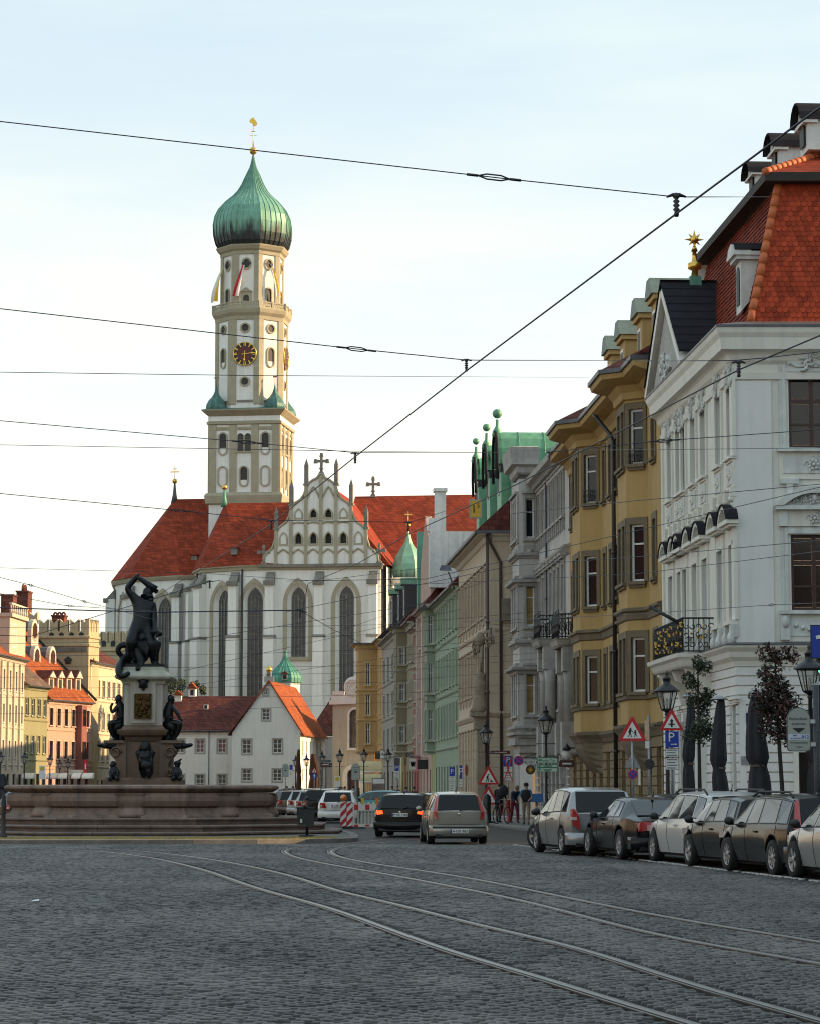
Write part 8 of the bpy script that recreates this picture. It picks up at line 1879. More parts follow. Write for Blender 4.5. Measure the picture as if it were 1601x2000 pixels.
def pole(root,h,r=.03,mat=STEEL,x=0,z0=0):m_=MB(mat);m_.tube([(x,r+.004,z0),(x,r+.004,h)],r,8);return m_.build('pole',root)
def triangle(root,w,z,sym=None,back=False):
 h=w*.88;m_=MB(RED if not back else STEEL);rd=.06*w;m_.prism([(-w/2+rd,z),(w/2-rd,z),(w/2,z+rd),(w*.05,z+h),(-w*.05,z+h),(-w/2,z+rd)],-.02,.0,'y');o=m_.build('warning_triangle',root)
 if back:return o
 s=.70;m_=MB(SWHITE);zc=z+h*.115;m_.prism([(-w/2*s,zc),(w/2*s,zc),(0,zc+h*s)],-.026,-.019,'y');m_.build('field',o)
 if sym:
  m_=MB(SBLACK)
  for poly in sym:m_.prism([(x*w,z+h*.1+y*w)for x,y in poly],-.032,-.025,'y')
  m_.build('symbol',o)
 return o
def bar(x0,y0,x1,y1,t):
 d=Vector((x1-x0,y1-y0)).normalized()*t/2;return[(x0-d.y,y0+d.x),(x0+d.y,y0-d.x),(x1+d.y,y1-d.x),(x1-d.y,y1+d.x)]
def disc(x,y,r,n=8):return[(x+r*cos(2*pi*i/n),y+r*sin(2*pi*i/n))for i in range(n)]
WORK=[disc(.005,.40,.035),bar(-.03,.36,-.05,.22,.075),bar(-.05,.23,-.11,.05,.04),bar(-.04,.23,.0,.13,.04),bar(.0,.13,-.01,.05,.035),bar(-.02,.35,-.10,.27,.03),bar(-.10,.27,-.03,.2,.025),bar(-.03,.25,.12,.12,.018),[(.06,.05),(.24,.05),(.15,.15)]]
NARROW=[bar(-.06,.06,-.06,.32,.045),bar(.10,.06,.04,.17,.045),bar(.04,.16,.10,.24,.045),bar(.10,.23,.07,.32,.04)]
CHILD=[disc(-.07,.38,.035),bar(-.07,.35,-.09,.2,.075),bar(-.09,.2,-.16,.06,.03),bar(-.07,.2,-.03,.06,.03),bar(-.06,.32,.03,.25,.025),bar(-.10,.32,-.15,.23,.022),disc(.11,.30,.032),bar(.11,.27,.11,.16,.065),bar(.11,.16,.06,.06,.026),bar(.12,.16,.18,.07,.026),bar(.10,.25,.03,.2,.02)]
PRIO=[[(0,.42),(.09,.30),(.04,.30),(.04,.06),(-.04,.06),(-.04,.30),(-.09,.30)],bar(-.14,.18,.14,.18,.05)]
def plate(root,w,h,x,z,mat,name='plate',y=-.02,border=None):
 m_=MB(mat);m_.box(x-w/2,x+w/2,y,y+.015,z-h/2,z+h/2);o=m_.build(name,root)
 if border:b=MB(border);t=.03*max(w,h);b.box(x-w/2,x+w/2,y-.004,y-.001,z+h/2-t,z+h/2);b.box(x-w/2,x+w/2,y-.004,y-.001,z-h/2,z-h/2+t);b.box(x-w/2,x-w/2+t,y-.004,y-.001,z-h/2+t,z+h/2-t);b.box(x+w/2-t,x+w/2,y-.004,y-.001,z-h/2+t,z+h/2-t);b.build('border',o)
 return o
def roundsign(root,r,x,z,mat,inner=None,cross=False,y=-.02,name='round_sign'):
 m_=MB(mat);m_.X=Matrix.Translation((x,y,z))@Matrix.Rotation(pi/2,4,'X');m_.lathe([(r,0),(r,.014)],24,(0,0,0),None,False);o=m_.build(name,root)
 if inner:m_=MB(inner);m_.X=Matrix.Translation((x,y,z))@Matrix.Rotation(pi/2,4,'X');m_.lathe([(r*.82,.015),(r*.82,.019)],24,(0,0,0),None,False);m_.build('field',o)
 if cross:
  m_=MB(RED);
  for s in(-1,1):m_.prism([(x+a*r,z+b*r)for a,b in bar(-.58*s,-.58,.58*s,.58,.15)],y-.026-.003*(s+1),y-.019,'y')
  m_.build('cross',o)
 return o
def post(name,label,px,py_ref,Y,cat='road sign',group=None,rz=0.0):
 return thing(name,label,cat,(xat(px,Y,py_ref),Y,.12),rz,group)
def rel(Y,py):return zat(py,Y)-.12
def px2m(n,Y):return n*Y/FPX
# roadworks pair
Y=112;r=post('roadworks_sign','two red bordered triangles, roadworks above road narrows, on one post',953,1515,Y);pole(r,rel(Y,1500));triangle(r,px2m(40,Y),rel(Y,1533),WORK);o=triangle(r,px2m(40,Y),rel(Y,1572),NARROW)
# crossed-out parking sign
Y=114;r=post('suspended_parking_sign','blue parking sign and white plates crossed out with red tape',991,1490,Y);pole(r,rel(Y,1480));w=px2m(18,Y)
o=plate(r,w,px2m(20,Y),0,rel(Y,1487),BLUE,'blue_plate',-.05);lettering('P',.34,SWHITE,o,(0,-.056,rel(Y,1485)));lettering('← →',.12,SWHITE,o,(0,-.056,rel(Y,1494.5)))if False else None
for(a,b)in((1498,1509),(1510,1527)):
 o=plate(r,w,px2m(b-a,Y),0,rel(Y,(a+b)/2),SWHITE,'white_plate',-.05,SBLACK);n=2 if b-a<12 else 5
 t=MB(M('print_grey',(.16,.16,.17),.6,var=0));
 for k in range(n):zz=rel(Y,a+(b-a)*(k+.5)/n);t.box(-w*.36,w*(.3-.1*(k%2)),-.054,-.051,zz-.012,zz+.012)
 t.build('print',o)
x_=MB(M('red_tape',(.62,.06,.035),.5,var=.05));z0,z1,zm=rel(Y,1527),rel(Y,1478),rel(Y,1503)
for(p,q)in(((-w/2,z0),(0,zm)),((w/2,z0),(0,zm)),((0,zm),(-w*.42,z1)),((0,zm),(w*.42,z1))):x_.prism(bar(p[0],p[1],q[0],q[1],.045),-.066,-.058,'y')
x_.build('tape_cross',r)
Y=122;r=post('no_stopping_sign','round blue and red no stopping sign left of the hairdresser sign',1012,1486,Y);pole(r,rel(Y,1480),.028);roundsign(r,px2m(9.4,Y),0,rel(Y,1486),RED,BLUE,True)
# hairdresser hanging sign
Y=129;hs_=thing('hanging_shop_sign','white hairdresser sign hung on a black bracket over a black disc with golden sun','shop sign',(xat(1036,Y,1490),Y,0));zz=lambda py:zat(py,Y)
b=MB(BLACK);x1=px2m(34,Y);b.tube([(-px2m(17,Y),0,zz(1480.5)),(x1,0,zz(1480.5))],.035,6);b.tube([(-px2m(16,Y),0,zz(1480)),(x1,0,zz(1469))],.022,6);b.build('bracket',hs_)
o=plate(hs_,px2m(29,Y),px2m(13,Y),0,zz(1487.5),SWHITE,'sign_board',0);lettering('FRISEUR',.255,SBLACK,o,(0,-.008,zz(1490.5)));lettering('Damen & Herren',.115,SBLACK,o,(0,-.008,zz(1484.2)))
o=roundsign(hs_,px2m(9,Y),-.03,zz(1504),SBLACK,name='emblem_disc');g=MB(M('sun_yellow',(.55,.30,.02),.5,var=0));g.prism([(-.03+.085*cos(2*pi*i/12),zz(1504)+.085*sin(2*pi*i/12))for i in range(12)],-.05,-.036,'y')
for i in range(16):a=2*pi*i/16;g.prism([(-.03+.10*cos(a-.12),zz(1504)+.10*sin(a-.12)),(-.03+.10*cos(a+.12),zz(1504)+.10*sin(a+.12)),(-.03+.19*cos(a),zz(1504)+.19*sin(a))],-.045,-.036,'y')
g.build('sun',o)
# pale green direction signs on the lamp
Y=92.6;PG=M('pale_green_plate',(.40,.50,.43),.5,var=.06);DGN=M('dark_green_print',(.03,.16,.08),.5,var=0)
r=thing('direction_sign','pale green cycle direction boards strapped to a lamp post','direction sign',(xat(1068,Y,1490),Y,0));zz=lambda py:zat(py,Y)
for(py,h,t)in((1485.5,12,'Rotes Tor'),(1496.5,7,None),(1504,10,'Innenstadt' if False else None)):
 o=plate(r,px2m(40,Y),px2m(h-1,Y),0,zz(py),PG,'board',0,DGN)
 a=MB(DGN);xa=-px2m(15,Y);a.prism([(xa-.05,zz(py)-.02),(xa,zz(py)-.02),(xa+.05,zz(py)-.02),(xa,zz(py)+.07)],-.012,-.004,'y');a.build('arrow',o)
 if t:lettering(t,.13,DGN,o,(.02,-.008,zz(py)))
 else:
  p=MB(DGN);p.box(-.14,.16,-.010,-.004,zz(py)-.01,zz(py)+.02);p.box(-.1,.1,-.010,-.004,zz(py)-.05,zz(py)-.025);p.build('print',o)
Y=113.2;BRN=M('brown_red_plate',(.075,.014,.018),.5,var=.08)
r=thing('street_name_sign','long dark red direction arm fixed to a lamp above the roadworks signs','direction sign',(xat(976,Y,1470),Y,0));o=plate(r,px2m(38,Y),px2m(6.5,Y),0,zat(1470,Y),BRN,'arm',0)
t=MB(M('print_pale',(.45,.36,.33),.6,var=0));t.box(-.28,.30,-.006,-.002,zat(1470,Y)-.016,zat(1470,Y)+.02);t.prism([(-.38,zat(1470,Y)-.03),(-.32,zat(1470,Y)),(-.38,zat(1470,Y)+.03)],-.006,-.002,'y');t.build('print',o)
b=MB(BLACK);b.tube([(-px2m(26,Y),0,zat(1476,Y)),(-px2m(18,Y),0,zat(1471,Y))],.02,5);b.build('bracket',r)
# pub sign
Y=112;r=thing('pub_sign','brown hanging pub sign with a round emblem by the ochre house','shop sign',(xat(1106,Y,1490),Y,0));zz=lambda py:zat(py,Y)
m_=MB(M('pub_brown',(.075,.028,.022),.6,var=.15));m_.prism([(-.34,zz(1499)),(.34,zz(1499)),(.36,zz(1492)),(.30,zz(1485)),(-.30,zz(1485)),(-.36,zz(1492))],-.08,.08,'y');o=m_.build('board',r)
t=MB(SWHITE);t.box(-.2,.2,-.09,-.082,zz(1493.5),zz(1490.5));t.build('print',o)
m_=MB(STU);m_.X=Matrix.Translation((0,0,zz(1475)))@Matrix.Rotation(pi/2,4,'X');m_.lathe([(.20,-.08),(.22,0),(.20,.08)],16);o=m_.build('emblem',r)
m_=MB(BLACK);m_.lathe([(.16,zz(1466)),(.22,zz(1462)),(.08,zz(1456)),(.02,zz(1452))],10);m_.tube([(-.1,0,zz(1462)),(.9,.3,zz(1460))],.03,5);m_.tube([(-.15,0,zz(1480)),(-.15,0,zz(1485))],.015,4);m_.build('bracket',r)
# children sign and its neighbours
Y=80;r=post('children_warning_sign','large red bordered triangle with two walking children, no stopping disc lower down',1234,1430,Y);pole(r,rel(Y,1402),.04);triangle(r,px2m(53,Y),rel(Y,1448),CHILD);o=triangle(r,px2m(30,Y),rel(Y,1500),back=True);o.location=(0,.1,0);roundsign(r,px2m(9.5,Y),0,rel(Y,1513),RED,BLUE,True)
plate(r,px2m(4,Y),px2m(32,Y),px2m(13,Y),rel(Y,1518),SWHITE,'narrow_plate')
Y=82;r=post('notice_post','grey post with a narrow sunlit paper notice and a dark round sign back',1267,1440,Y);pole(r,rel(Y,1398),.045)
plate(r,px2m(9,Y),px2m(38,Y),-px2m(4.5,Y),rel(Y,1427),M('notice_painted_sun',(.62,.42,.27),.7,var=.3,scale=4),'notice',-.06);plate(r,px2m(8,Y),px2m(14,Y),-px2m(4,Y),rel(Y,1455),SWHITE,'lower_notice',-.06);roundsign(r,px2m(10,Y),0,rel(Y,1493),M('sign_back_dark',(.03,.032,.038),.6,var=.1))  # warm tone of the upper notice is sunlight put into its colour
# priority triangle, parking sign and plates
Y=66;r=post('priority_sign','red bordered crossroads triangle above a blue parking sign and two white plates',1311,1420,Y);pole(r,rel(Y,1392),.04);triangle(r,px2m(45,Y),rel(Y,1427),PRIO);w=px2m(26,Y)
o=plate(r,w,px2m(31,Y),0,rel(Y,1444.5),BLUE,'blue_plate',-.06);lettering('P',.34,SWHITE,o,(-.02,-.066,rel(Y,1441)));a=MB(SWHITE);z_=rel(Y,1454);a.box(-.03,.08,-.067,-.061,z_-.009,z_+.009);a.prism([(.08,z_-.028),(.125,z_),(.08,z_+.028)],-.067,-.061,'y');a.build('arrow',o)
for(a,b,n)in((1462,1479,3),(1480.5,1504,4)):
 o=plate(r,w,px2m(b-a,Y),0,rel(Y,(a+b)/2),SWHITE,'white_plate',-.06,SBLACK);t=MB(MATS['print_grey'])
 for k in range(n):zz_=rel(Y,a+(b-a)*(k+.7)/(n+.4));t.box(-w*.40,w*(.36-.12*(k%2)),-.064,-.061,zz_-.013,zz_+.013)
 t.build('print',o)
# parking ticket sign
def ticket_sign(name,label,px,pyt,pyb,w_px,Y,full=True,side=1):
 r=post(name,label,px,(pyt+pyb)/2,Y);w=px2m(w_px,Y);z1,z0=rel(Y,pyt),rel(Y,pyb);m_=MB(M('ticket_sign_frame',(.10,.11,.11),.5,var=.05));n=8
 def shape(i):
  hw=w/2-i;c=z1-w/2;rr=.06;return[(hw*cos(pi*k/(2*n)),c+hw*sin(pi*k/(2*n)))for k in range(2*n+1)]+[(-hw,z0+i+rr),(-hw+rr*.3,z0+i+rr*.3),(-hw+rr,z0+i),(hw-rr,z0+i),(hw-rr*.3,z0+i+rr*.3),(hw,z0+i+rr)]
 m_.prism(shape(0),-.03,.0,'y');o=m_.build('board',r);f=MB(M('ticket_sign_grey',(.34,.365,.33),.5,var=.05));f.prism(shape(.018*w/.5),-.035,-.029,'y');f.build('field',o)
 H=z1-z0;DT=M('sign_dark_print',(.03,.045,.045),.5,var=0)
 if full:lettering('Parkschein-',.085,DT,o,(0,-.037,z0+H*.74));lettering('automat',.085,DT,o,(0,-.037,z0+H*.63))
 else:t=MB(M('print_green',(.12,.22,.17),.5,var=0));t.box(-w*.36,w*.36,-.04,-.036,z0+H*.74,z0+H*.79);t.box(-w*.27,w*.27,-.04,-.036,z0+H*.63,z0+H*.68);t.build('print',o)
 t=MB(SBLACK);t.prism([(-w*.27,z0+H*.53),(w*.27,z0+H*.53),(0,z0+H*.42)],-.042,-.036,'y');t.build('down_arrow',o)
 if full:
  p=MB(M('label_pale_blue',(.55,.60,.66),.5,var=.03));p.box(-w*.45,w*.45,-.039,-.036,z0+H*.26,z0+H*.39);q=p.build('sticker',o);lettering('812',.10,BLUE,q,(w*.27,-.042,z0+H*.325));lettering('0800',.038,BLUE,q,(-w*.16,-.042,z0+H*.36));lettering('01 50 50 300',.040,BLUE,q,(-w*.14,-.042,z0+H*.295))
  lettering('Höchstparkdauer',.052,DT,o,(0,-.037,z0+H*.20));lettering('1 Std.',.065,DT,o,(0,-.037,z0+H*.10))
  c=MB(M('clamp',(.55,.56,.58),.4,.3,var=.1));
  for f_ in(.68,.16):c.box(w/2,w/2+.10,-.03,.06,z0+H*f_-.04,z0+H*f_+.04)
  c.build('clamp',r);pole(r,z1+.45,.062,M('painted_grey_post',(.05,.055,.062),.5,.1,var=.1),w/2+.13);b=MB(M('post_base',(.25,.24,.22),.8,var=.2));b.lathe([(.17,0),(.17,.42),(.12,.50)],8,(w/2+.13,0,0));b.build('post_base',r)
 else:pole(r,z1-.1,.04,STEEL)
 return r
ticket_sign('parking_ticket_sign','grey rounded parking ticket sign with black down arrow, clamped to a post',1559,1382,1468,46,52)
ticket_sign('parking_ticket_sign','small grey rounded parking ticket sign before the chapel door',695,1492,1524,17,150,False)
r=ticket_sign('parking_ticket_sign','faded parking ticket sign with a blue parking plate beside the gabled house',558,1492,1518,12,200,False);plate(r,px2m(6,200),px2m(10,200),px2m(11,200),rel(200,1499),BLUE,'blue_plate');plate(r,px2m(5,200),px2m(9,200),px2m(11,200),rel(200,1510),STU,'white_plate')
# blue sign and green light at the right edge
Y=51;r=post('blue_direction_sign','large blue direction sign with a white arrow cut off by the right edge',1612,1260,Y);pole(r,rel(Y,1222),.07,PIPE,.22);w=.62
o=plate(r,w,px2m(66,Y),0,rel(Y,1254),SBLACK,'frame',-.06);o=plate(r,w-.04,px2m(62,Y),0,rel(Y,1254),BLUE,'blue_plate',-.068);a=MB(SWHITE);a.prism(bar(-.20,rel(Y,1246),.1,rel(Y,1238),.07),-.08,-.069,'y');a.prism(bar(.06,rel(Y,1262),.1,rel(Y,1238),.07),-.083,-.069,'y');a.build('arrow',o)
Y=58;r=post('traffic_light','traffic light showing green at the right edge beside the lamp',1604,1308,Y,'traffic light');m_=MB(SBLACK);m_.box(-.13,.13,-.1,.1,rel(Y,1321),rel(Y,1244));m_.build('housing',r);pole(r,rel(Y,1321),.06,PIPE)
for(py,c)in((1308,M('green_lamp_lit',(.02,1.0,.25),.3,var=0,emit=4)),(1283,M('amber_lamp_off',(.06,.03,.01),.3,var=0)),(1258,M('red_lamp_off',(.06,.008,.008),.3,var=0))):
 m_=MB(c);m_.X=Matrix.Translation((0,-.10,rel(Y,py)))@Matrix.Rotation(pi/2,4,'X');m_.lathe([(.10,0),(.08,.025),(.01,.035)],16);m_.build('lens',r)
# smaller signs along the street
def psign(label,px,pyt,pyb,w_px,Y,plates=1,base=.12):
 r=post('parking_sign',label,px,pyt,Y,'road sign');pole(r,rel(Y,pyt),.03);w=px2m(w_px,Y);h=px2m(pyb-pyt,Y);o=plate(r,w,h,0,rel(Y,(pyt+pyb)/2),BLUE,'blue_plate');lettering('P',h*.75,SWHITE,o,(0,-.027,rel(Y,(pyt+pyb)/2)))
 for k in range(plates):
  o=plate(r,w,h*.55,0,rel(Y,pyb)-h*(.33+.6*k),SWHITE,'white_plate');t=MB(MATS['print_grey'])
  for q in(-1,1):zz_=rel(Y,pyb)-h*(.33+.6*k)+q*h*.12;t.box(-w*.38,w*.33,-.026,-.021,zz_-.014,zz_+.014)
  t.build('print',o)
psign('blue parking sign with three white plates before the green house',882,1499,1516,10.5,150,3);psign('blue parking sign beside a yellow pole near the brake lamps',775,1494,1506,8,130,2);psign('blue parking sign seen nearly edge on before the beige house',899,1495,1521,5,147,1)
r=post('round_sign_on_edge','thin red rimmed round sign seen edge on between green and beige houses',909.5,1505,148);pole(r,rel(148,1495),.03);o=roundsign(r,.34,0,0,RED);o.location=(0,0,rel(148,1505));o.rotation_euler=(0,0,R(74))
YEL=M('construction_yellow',(.62,.42,.05),.6,var=.1)
Y=118;r=post('construction_pole','pale yellow pole with an orange warning lamp behind the black hatchback',783.5,1540,Y,'pole');pole(r,rel(Y,1480),.045,M('pole_pale_yellow',(.55,.47,.25),.6,var=.1));m_=MB(YEL);m_.box(-.10,.10,-.16,-.05,rel(Y,1573),rel(Y,1560));m_.build('warning_lamp',r)
def busstop(label,px,pyt,pyb,Y):
 r=post('bus_stop_sign',label,px,pyt,Y,'bus stop sign');w=px2m(11.5,Y);pole(r,rel(Y,pyt),.04);o=plate(r,w,px2m(pyb-pyt,Y),0,rel(Y,(pyt+pyb)/2),SWHITE,'board');q=roundsign(r,w*.36,0,rel(Y,pyt)-w*.5,M('stop_yellow',(.62,.45,.03),.5,var=0),name='stop_disc');lettering('H',w*.5,M('stop_green',(.02,.17,.05),.5,var=0),q,(0,-.03,rel(Y,pyt)-w*.5))
busstop('white bus stop sign with yellow disc before the olive green house',82.5,1496,1522,238);busstop('white bus stop sign with yellow disc left of the chapel door',659,1516,1537,205)
Y=190;r=post('give_way_sign','red bordered triangle above a round blue arrow sign before the sunlit flank',614.5,1500,Y);pole(r,rel(Y,1500),.03);triangle(r,px2m(12,Y),rel(Y,1510),PRIO);o=roundsign(r,px2m(5.2,Y),0,rel(Y,1516),BLUE);a=MB(SWHITE);zc=rel(Y,1516);a.prism([(-.03,zc-.13),(.03,zc-.13),(.03,zc+.03),(.09,zc+.03),(0,zc+.14),(-.09,zc+.03),(-.03,zc+.03)],-.042,-.034,'y');a.build('arrow',o)
Y=207;r=post('direction_board','stack of grey and dark red direction boards under a lamp before the chapel',637,1495,Y,'direction sign');pole(r,rel(Y,1484),.04,PIPE);plate(r,px2m(19,Y),px2m(4.5,Y),0,rel(Y,1487),LEAD,'board');o=plate(r,px2m(23,Y),px2m(8,Y),px2m(1,Y),rel(Y,1495),BRN,'board');t=MB(SWHITE);zz_=rel(Y,1494);t.box(-.3,.25,-.026,-.021,zz_-.03,zz_+.03);t.prism([(.38,zz_-.1),(.46,zz_-.1),(.38,zz_)],-.026,-.021,'y');t.build('print',o)
# construction barrier
STR_R=RED
def beacon(label,x,Y):
 r=thing('striped_beacon',label,'barrier beacon',(x,Y,0),0,'striped beacons at the barrier');w,h=.25,1.0;m_=MB(SWHITE);m_.box(-w/2,w/2,-.03,.03,.08,.08+h);o=m_.build('board',r)
 for k in range(-1,4):
  z=.08+k*.36;pl_=[(-w/2,z),(w/2,z+.26),(w/2,z+.44),(-w/2,z+.18)];pl_=[(x_,min(max(z_,.081),1.079))for x_,z_ in pl_]
  if pl_[2][1]-pl_[0][1]<.03:continue
  m_=MB(RED);m_.prism(pl_,-.036,-.031,'y');m_.build('stripe',o)
 f=MB(PLAST);f.frus(-.4,.4,-.22,.22,0,.10,.06);f.build('foot',r)
 return r
Y=101.5;xb=xat(672,Y)
o1=beacon('left of the two striped red and white beacons by the white hatchback',xb,Y);o2=beacon('right of the two striped beacons, next to the white barrier fence',xat(683.5,Y),Y)
ORL=M('warning_lamp_orange',(.75,.20,.015),.25,var=0,coat=1)
m_=MB(ORL);m_.ball((0,0,1.22),.13,12);m_.box(-.06,.06,-.05,.05,1.08,1.12,YEL);m_.build('warning_lamp',o1)
r=thing('barrier_fence','white barrier fence with red blocks and orange lamps before the magenta poster','barrier',(xat(690,Y),Y,0));Lb=px2m(66,Y);m_=MB(M('barrier_white',(.66,.64,.57),.6,var=.05))
m_.box(0,Lb,-.03,.03,.72,.98);m_.box(0,Lb,-.03,.03,.08,.20);m_.box(0,.05,-.025,.025,.2,.72);m_.box(Lb-.05,Lb,-.025,.025,.2,.72)
for k in range(int(Lb/.055)):m_.box(.06+k*.055,.06+k*.055+.022,-.012,.012,.2,.72)
for k in range(int(Lb/.18)):m_.frus(.02+k*.18,.14+k*.18,-.02,.02,.98,1.06,.03,dy=0)
o=m_.build('panel',r)
for k in range(int(Lb/.22)):
 if k%2==0:
  for(a,b)in((.75,.96),(.10,.18)):m_=MB(RED);m_.box(.05+k*.22,.05+k*.22+.16,-.036,-.031,a,b);m_.build('red_block',o)
for x in(.38,.95):
 m_=MB(YEL if x<.5 else ORL);m_.box(x-.06,x+.06,-.05,.05,1.0,1.22);m_.build('warning_lamp',r)
f=MB(PLAST);f.frus(.1,.5,-.35,.35,0,.09,.04);f.frus(Lb-.5,Lb-.1,-.35,.35,0,.09,.04);f.build('foot',r)
# magenta poster case
Y=160;r=thing('poster_case','upright poster case, landscape picture above a magenta panel','poster',(xat(740,Y),Y,0));w=px2m(26,Y);h1,h0=zat(1520,Y),.25;m_=MB(LEAD);m_.box(-w/2,w/2,-.1,.1,h0,h1);o=m_.build('case',r)
def pl(z0,z1,m__,nm):b=MB(m__);b.box(-w/2+.05,w/2-.05,-.112,-.101,z0,z1);return b.build(nm,o)
zl=zat(1553,Y);pl(h0+.06,zl,M('poster_magenta',(.26,.018,.14),.5,var=.05),'magenta_panel');pl(zl+.004,h1-.35,M('poster_landscape',(.17,.14,.12),.6,var=.7,scale=1.6),'landscape_picture');pl(h1-.346,h1-.05,SWHITE,'poster_head')
t=MB(SWHITE);t.box(-.22,.3,-.118,-.113,zl-.22,zl-.17);t.box(-.3,.33,-.118,-.113,zl-.34,zl-.31);t.build('print',o)
# shop signs, awnings
def hang(name,label,px,py0,py1,w_px,Y,mat,txt=None,size=.5,tmat=None):
 r=thing(name,label,'shop sign',(xat(px,Y,py0),Y,0));w=px2m(w_px,Y);m_=MB(mat);m_.box(-w/2,w/2,-.06,.06,zat(py1,Y),zat(py0,Y));o=m_.build('board',r);b=MB(BLACK);b.tube([(-w/2,0,zat(py0,Y)+.12),(w/2+1.6,.2,zat(py0,Y)+.12)],.03,5);b.tube([(-w*.3,0,zat(py0,Y)),(-w*.3,0,zat(py0,Y)+.12)],.02,4);b.tube([(w*.3,0,zat(py0,Y)),(w*.3,0,zat(py0,Y)+.12)],.02,4);b.build('bracket',r)
 if txt:lettering(txt,size,tmat or SBLACK,o,(0,-.066,(zat(py1,Y)+zat(py0,Y))/2))
hang('hanging_black_sign','square black hanging sign at the end of the green house',826,1484,1503,23,196,SBLACK);hang('hanging_pi_sign','white hanging sign with the Greek letter pi',806,1482,1503,12,203,STU,'π',.75)
hang('hanging_cafe_sign','black hanging sign with white lettering above the pi sign',801,1472,1479,16,212,SBLACK,'Cafe',.28,SWHITE);hang('hanging_grey_sign','grey hanging shop sign with a small red mark',783,1481,1495,26,225,LEAD,None)
hang('hanging_white_sign','small white shop sign on the orange house',747,1467,1481,8,250,SWHITE,'A',.5);hang('hanging_brown_sign','small dark framed sign on the orange house',738,1470,1483,10,252,M('sign_brown',(.06,.05,.04),.6,var=.2),None)
def awning(label,px0,px1,py0,py1,Y,mat,out=1.6,drop=True):
 r=thing('awning',label,'awning',(xat(px0,Y),Y,0));w=xat(px1,Y)-xat(px0,Y);z1,z0=zat(py0,Y),zat(py1,Y);m_=MB(mat);n=6;pts=[]
 for i in range(n+1):t=i/n;pts+=[(0,-out*sin(t*pi/2),z0+(z1-z0)*cos(t*pi/2)),(w,-out*sin(t*pi/2),z0+(z1-z0)*cos(t*pi/2))]
 m_.add(pts,[(2*i,2*i+1,2*i+3,2*i+2)for i in range(n)]);m_.add([(0,0,z0)]+pts[0::2],[tuple(range(n+2))]);m_.add([(w,0,z0)]+pts[1::2],[tuple(range(n+2))]);m_.build('cloth',r);f=MB(WHITE);f.tube([(0,-out,z0),(w,-out,z0)],.06,5);f.build('front_bar',r)
CRA=M('cream_awning',(.60,.51,.30),.85,var=.1);WHA=M('white_awning',(.66,.62,.56),.85,var=.06)
awning('large cream rounded awning on the orange house',700,748,1487,1508,256,CRA);awning('lower cream rounded awning on the orange house',702,746,1512,1528,254,CRA,1.2)
for i,(a,b,lab)in enumerate(((97,118,'white awning at the left shop of the salmon house'),(119,137,'white awning at the middle shop of the salmon house'),(146,163,'white awning right of the signboard on the salmon house'),(166,186,'white awning at the right corner of the salmon house'),(50,72,'white awning at the olive green house'))):awning(lab,a,b,1510,1521,281-i*.6,WHA,2.2)
r=thing('signboard','pale rectangular signboard over the awnings of the salmon house','sign',(xat(153,280),280,0));m_=MB(STU);m_.box(-.95,.95,-.1,.1,zat(1514,280),zat(1504,280));m_.build('board',r);pole(r,zat(1504,280),.05,BLACK)
r=thing('red_banner','narrow red vertical banner at the corner of the salmon house','banner',(xat(168.5,279),279,0));m_=MB(RED);zt,zb=zat(1485,279),zat(1512,279);m_.add([(-.18+.05*sin(k),-.05,zt+(zb-zt)*k/6)for k in range(7)]+[(.18+.05*sin(k),-.05,zt+(zb-zt)*k/6)for k in range(7)],[(k,k+1,k+8,k+7)for k in range(6)]);m_.build('cloth',r);t=MB(SWHITE);t.box(-.06,.06,-.12,-.11,zb+.5,zb+1.1);t.build('print',r);pole(r,zt,.04,BLACK,.2)
# closed parasols
def parasol(name,label,px,pyt,Y,wmax,mat,H=None,seed=1,tie=True,base=.12,cap=True):
 r=thing(name,label,'parasol',(xat(px,Y,1500),Y,base),0,'closed parasols');H=zat(pyt,Y)-base;ft=MB(PLAST);ft.frus(-.4,.4,-.4,.4,0,.1,.05);ft.build('foot',r);rr=random.Random(seed);n=26;pole(r,H,.035,STEEL);m_=MB(mat);lev=[]
 for(f,w)in((1.0,.46),(.985,.52),(.92,.62),(.83,.74),(.73,.88),(.65,.98),(.60,1.0),(.565,.80),(.55,.72),(.535,.74),(.49,.90),(.42,.98),(.33,1.0),(.27,.97)):lev.append((f*H,w*wmax/2))
 ph=[rr.uniform(0,6.28)for _ in range(3)];pts=[]
 for li,(z,w)in enumerate(lev):
  for k in range(n):
   t=2*pi*k/n;fold=.16 if li>1 else .03;rad=w*(1+fold*sin(6*t+ph[0]+z*.35)+fold*.7*sin(11*t+ph[1]-z*.3));pts.append((rad*cos(t)+.04*sin(z*2+ph[2]),rad*sin(t),z+(.10*sin(5*t+ph[1])if li>11 else 0)))
 m_.add(pts,[(i*n+k,i*n+(k+1)%n,(i+1)*n+(k+1)%n,(i+1)*n+k)for i in range(len(lev)-1)for k in range(n)],None,True);m_.build('cloth',r)
 if tie:t=MB(M('parasol_strap',(.12,.08,.06),.8,var=0));t.lathe([(wmax*.385,H*.543),(wmax*.39,H*.55),(wmax*.385,H*.557)],16,cap=False);t.build('strap',r)
 if cap:t=MB(STEEL);t.lathe([(.20,H),(.21,H+.02),(.03,H+.10)],12);t.build('top_cap',r)
 return r
DPA=M('charcoal_parasol_cloth',(.028,.028,.034),.9,var=.2,scale=4,bump=.2);BPA=M('brown_parasol_cloth',(.085,.032,.018),.9,var=.2,scale=3)
